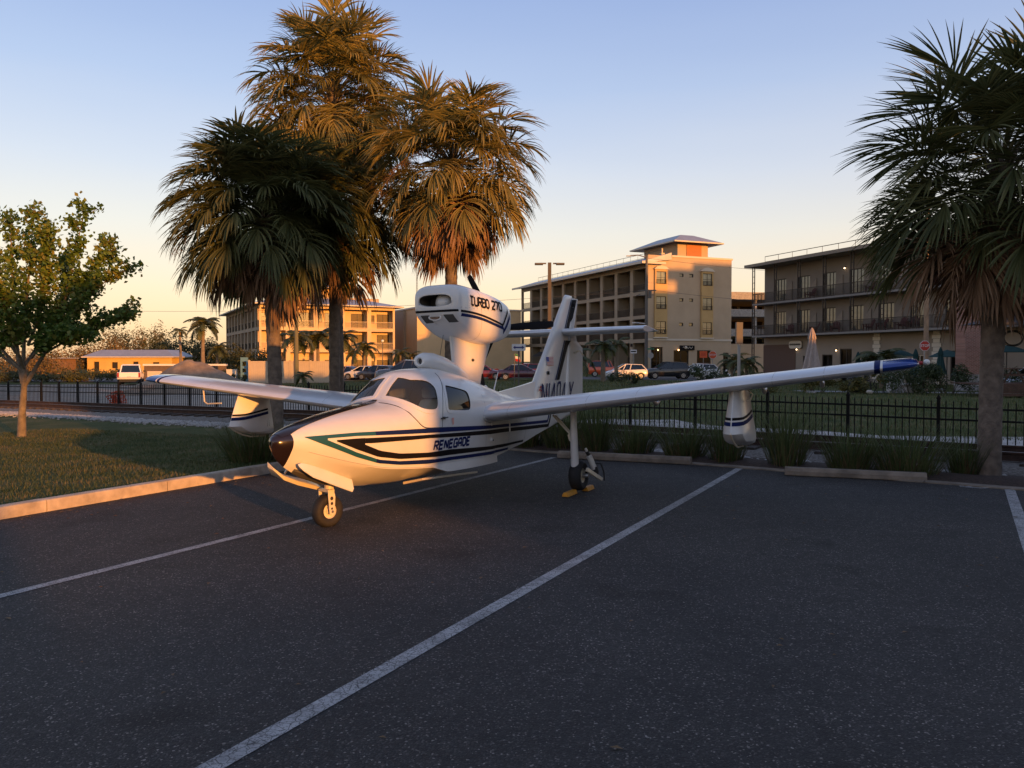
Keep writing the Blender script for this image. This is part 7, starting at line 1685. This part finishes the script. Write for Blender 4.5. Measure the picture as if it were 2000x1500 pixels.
f = MB(); f.span(.62, .86, .38, .48, 6.85, 9.0); f.build('wall_panel', TERRA, pv); f = MB(); f.span(.95, 9.5, .38, .5, 6.85, 9.0); f.build('upper_screen', TAUPE, pv)
gzb = thing('gazebo', 'dark pitched gazebo roof on posts at the right picture edge', 'gazebo', (at(.635, 43), 43, 0)); f = MB(); f.add([(-2.6, -1.6, 3.75), (3, -1.6, 3.75), (3, 2, 3.75), (-2.6, 2, 3.75), (.2, .2, 4.75), (-2.6, -1.6, 3.62), (3, -1.6, 3.62)], [(0, 1, 4), (1, 2, 4), (2, 3, 4), (3, 0, 4), (0, 5, 6, 1), (3, 2, 6, 5)]); f.build('roof', mat('gazebo_roof', (.045, .045, .048), .85), gzb)
for x in (-2.2, 2.6): f = MB(); f.box((x + 2.0, -1.3, 1.85), (.12, .12, 3.7)); f.build('post', WOODP, gzb)
f = MB(); f.tube([(-.2, -1.35, 3.0), (-1.4, -1.35, 3.65)], .05, 5); f.build('brace', BRAIL, gzb)
t = thing('wreath', 'dark round wire wreath hung right of the stout palm', 'ornament', (at(.6135, 44), 44, 0)); f = MB()
for k in range(7): rr = .36 + .035*(k % 3); f.tube([(rr*1.35*math.cos(a + k), .04*math.sin(3*a + k), 3.02 + rr*math.sin(a + k)) for a in [i*2*math.pi/20 for i in range(21)]], .02, 4, caps=False)
f.build('ring', IRON, t); f = MB(); f.tube([(0, 0, 3.4), (0, 0, 3.9)], .012, 4); f.build('cord', IRON, t)
# deck with picnic table
dk = thing('wooden_deck', 'raised brown wooden deck behind the stout palm at the right edge', 'deck', (at(.598, 40), 40, 0))
for i in range(12): f = MB(); f.span(i*.36-.9, i*.36-.9+.34, -.1, 2.8, .62, .68); f.build('plank', WOOD, dk)
for k in range(4): f = MB(); f.span(-.9, 3.4, -.14, -.10, .06 + .145*k, .195 + .145*k); f.build('plank', WOOD, dk)
pt = thing('picnic_table', 'dark picnic table on the wooden deck', 'table', (at(.628, 41), 41, .69), .3)
for i in range(5): f = MB(); f.span(-.9, .9, -.36 + i*.15, -.36 + i*.15 + .135, .70, .745); f.build('plank', WOOD, pt)
for s in (-1, 1):
    f = MB(); f.span(-.9, .9, s*.68-.14, s*.68+.14, .42, .46); f.build('bench', WOOD, pt)
    f = MB(); f.tube([(s*.65, -.6, .0), (s*.65, -.1, .70)], .045, 5); f.tube([(s*.65, .6, .0), (s*.65, .1, .70)], .045, 5); f.box((s*.65, 0, .40), (.06, 1.5, .10)); f.build('leg', WOOD, pt)
o = MB().box((0, 0, .62), (.40, .12, 1.05)).build('menu_board', mat('board_tan', (.50, .36, .19), .7), bevel=.01); o.location = (at(.604, 42), 42.6, .72); tag(o, 'upright tan board standing on the wooden deck', 'board')
# planter, pedestal, wire chairs, covered grill
STN = mat('cast_stone', (.42, .385, .34), .9, var=.18, scale=6, bump=.3, bscale=30)
t = thing('planter', 'pale cast stone planter below the blue wing tip', 'planter', (at(.4895, 46), 46, 0)); f = MB(); f.loft([[(-w, -d, z), (w, -d, z), (w, d, z), (-w, d, z)] for w, d, z in ((.36, .26, .02), (.40, .29, .34), (.55, .36, .44), (.56, .37, .54), (.50, .31, .54), (.46, .28, .46))]); f.build('bowl', STN, t, bevel=.015); f = MB(); f.box((0, 0, .47), (.9, .54, .04)); f.build('soil', MULCH, t)
shrub('small plant growing in the pale cast stone planter', at(.4895, 46), 46.0, .7, .5, .62, 260, .10, 31, SHRUB_Y, name='potted_plant', cat='plant', group=None).location.z = .48
t = thing('pedestal', 'square stone pedestal under the blue wing tip', 'pedestal', (at(.4715, 47), 47, 0)); f = MB(); f.box((0, 0, .25), (.9, .6, .5)); f.build('foot', STN, t, bevel=.02); f = MB(); f.box((0, 0, .86), (.62, .5, .70)); f.build('shaft', STN, t, bevel=.02)
t = thing('covered_grill', 'black covered barbecue on the terrace below the outer wing', 'grill', (at(.4225, 46), 46, 0)); f = MB(); f.loft([[(-w, -d, z), (w, -d, z), (w, d, z), (-w, d, z)] for w, d, z in ((.40, .3, .02), (.42, .32, .6), (.40, .30, .85), (.30, .2, .93))]); f.build('cover', mat('grill_cover', (.010, .010, .011), .8), t, smooth=40); f = MB(); f.box((.5, 0, .72), (.3, .4, .04)); f.build('side_shelf', IRON, t)
def wire_chair(label, x, y, rz):
    t = thing('wire_chair', label, 'chair', (x, y, .01), rz, 'wrought iron terrace chairs'); f = MB()
    for k in range(6): f.tube([(-.2, -.2 + .08*k, .44), (.2, -.2 + .08*k, .44)], .012, 4)
    f.build('seat', IRON, t); f = MB(); f.tube([(-.2, -.2, .44), (-.25, -.2, .9), (-.26, 0, 1.0), (-.25, .2, .9), (-.2, .2, .44)], .018, 5); [f.tube([(-.2, -.12 + .08*k, .44), (-.25, -.12 + .08*k, .95)], .010, 4) for k in range(4)]; f.build('backrest', IRON, t)
    for sx in (-.2, .2):
        for sy in (-.2, .2): f = MB(); f.tube([(sx, sy, .44), (sx*1.25, sy*1.25, 0)], .016, 5); f.build('leg', IRON, t)
    for sy in (-.24, .24): f = MB(); f.tube([(-.22, sy, .66), (.05, sy, .68), (.2, sy, .62), (.2, sy*.9, .44)], .015, 5); f.build('armrest', IRON, t)
wire_chair('wrought iron chair right of the covered barbecue, left of the table', at(.440, 45.6), 45.6, .3); wire_chair('wrought iron chair between the round iron table and the stone pedestal', at(.461, 45.5), 45.5, 2.8)
t = thing('iron_table', 'round wrought iron table with curved legs on the terrace', 'table', (at(.4505, 45.4), 45.4, .01)); f = MB(); f.lathe([(.5, .72), (.5, .75)], 20); f.build('table_top', IRON, t)
for a in range(4): f = MB(); c, s = math.cos(a*1.57 + .4), math.sin(a*1.57 + .4); f.tube([(c*.3, s*.3, .72), (c*.42, s*.42, .5), (c*.22, s*.22, .25), (c*.42, s*.42, .0)], .018, 5); f.build('leg', IRON, t)
o = MB().ball((0, 0, .12), .13, 8, (1.4, 1, .9)).build('white_stone', STN, smooth=True); o.location = (at(.4385, 44), 44, 0); tag(o, 'white boulder on the grass below the covered barbecue', 'stone')
f = MB(); f.add([(17, 47.2, .015), (34, 42.0, .015), (34, 44.2, .015), (17, 49.4, .015)], [(0, 1, 2, 3)]); f.build('terrace_path', CONC2, kind='structure')
# chairs on the hotel balconies
CRED = mat('chair_dark_red', (.10, .018, .016), .7); _ca = -math.atan2(.933, .36)
def deck_chair(t_, z, label, rz):
    p = Vector((23.9, 81, -.02)) + Vector((.36, -.933, 0))*t_ + Vector((.933, .36, 0))*.55; t = thing('balcony_chair', label, 'chair', (p.x, p.y, z), _ca + rz, 'dark red slatted chairs on the hotel balconies')
    f = MB(); f.loft([[(-.27, -.28, .40), (.27, -.28, .40), (.25, .22, .26), (-.25, .22, .26)], [(-.27, -.28, .44), (.27, -.28, .44), (.25, .22, .30), (-.25, .22, .30)]]); f.build('seat', CRED, t)
    f = MB(); [f.loft([[(x-.045, .20, .26), (x+.045, .20, .26), (x+.045, .23, .26), (x-.045, .23, .26)], [(x*1.25-.05, .50, 1.0 - abs(x)*.5), (x*1.25+.05, .50, 1.0 - abs(x)*.5), (x*1.25+.05, .53, 1.0 - abs(x)*.5), (x*1.25-.05, .53, 1.0 - abs(x)*.5)]]) for x in (-.2, -.1, 0, .1, .2)]; f.build('backrest', CRED, t)
    for s in (-1, 1): f = MB(); f.box((s*.34, -.02, .56), (.12, .66, .035)); f.build('armrest', CRED, t); f = MB(); f.box((s*.32, -.26, .28), (.05, .09, .54)); f.build('leg', CRED, t); f = MB(); f.box((s*.32, .2, .27), (.05, .08, .52)); f.build('leg', CRED, t)
for t_, z, lab, rz in [(*q, random.Random(i).uniform(-.7, .7)) for i, q in enumerate(((4.6, 4.3, 'second bay from the far end, lower balcony'), (7.9, 4.3, 'third bay, lower balcony, left of the closed parasol'), (10.6, 4.3, 'fourth bay, lower balcony'), (14.3, 4.3, 'fifth bay, lower balcony, beside the door'), (15.7, 4.3, 'fifth bay, lower balcony, toward the sixth post'), (17.7, 4.3, 'sixth bay, lower balcony, left of a pair'), (18.9, 4.3, 'sixth bay, lower balcony, right of a pair'), (23.4, 4.3, 'bay left of the brick pier, lower balcony'), (24.6, 4.3, 'bay nearest the brick pier, lower balcony'),
  (7.4, 7.45, 'third bay, upper balcony'), (14.6, 7.45, 'fifth bay, upper balcony'), (20.6, 7.45, 'bay behind the wooden pole, upper balcony'), (23.6, 7.45, 'bay behind the stout palm crown, upper balcony')))]:
    deck_chair(t_, z, 'dark red chair, ' + lab, rz)
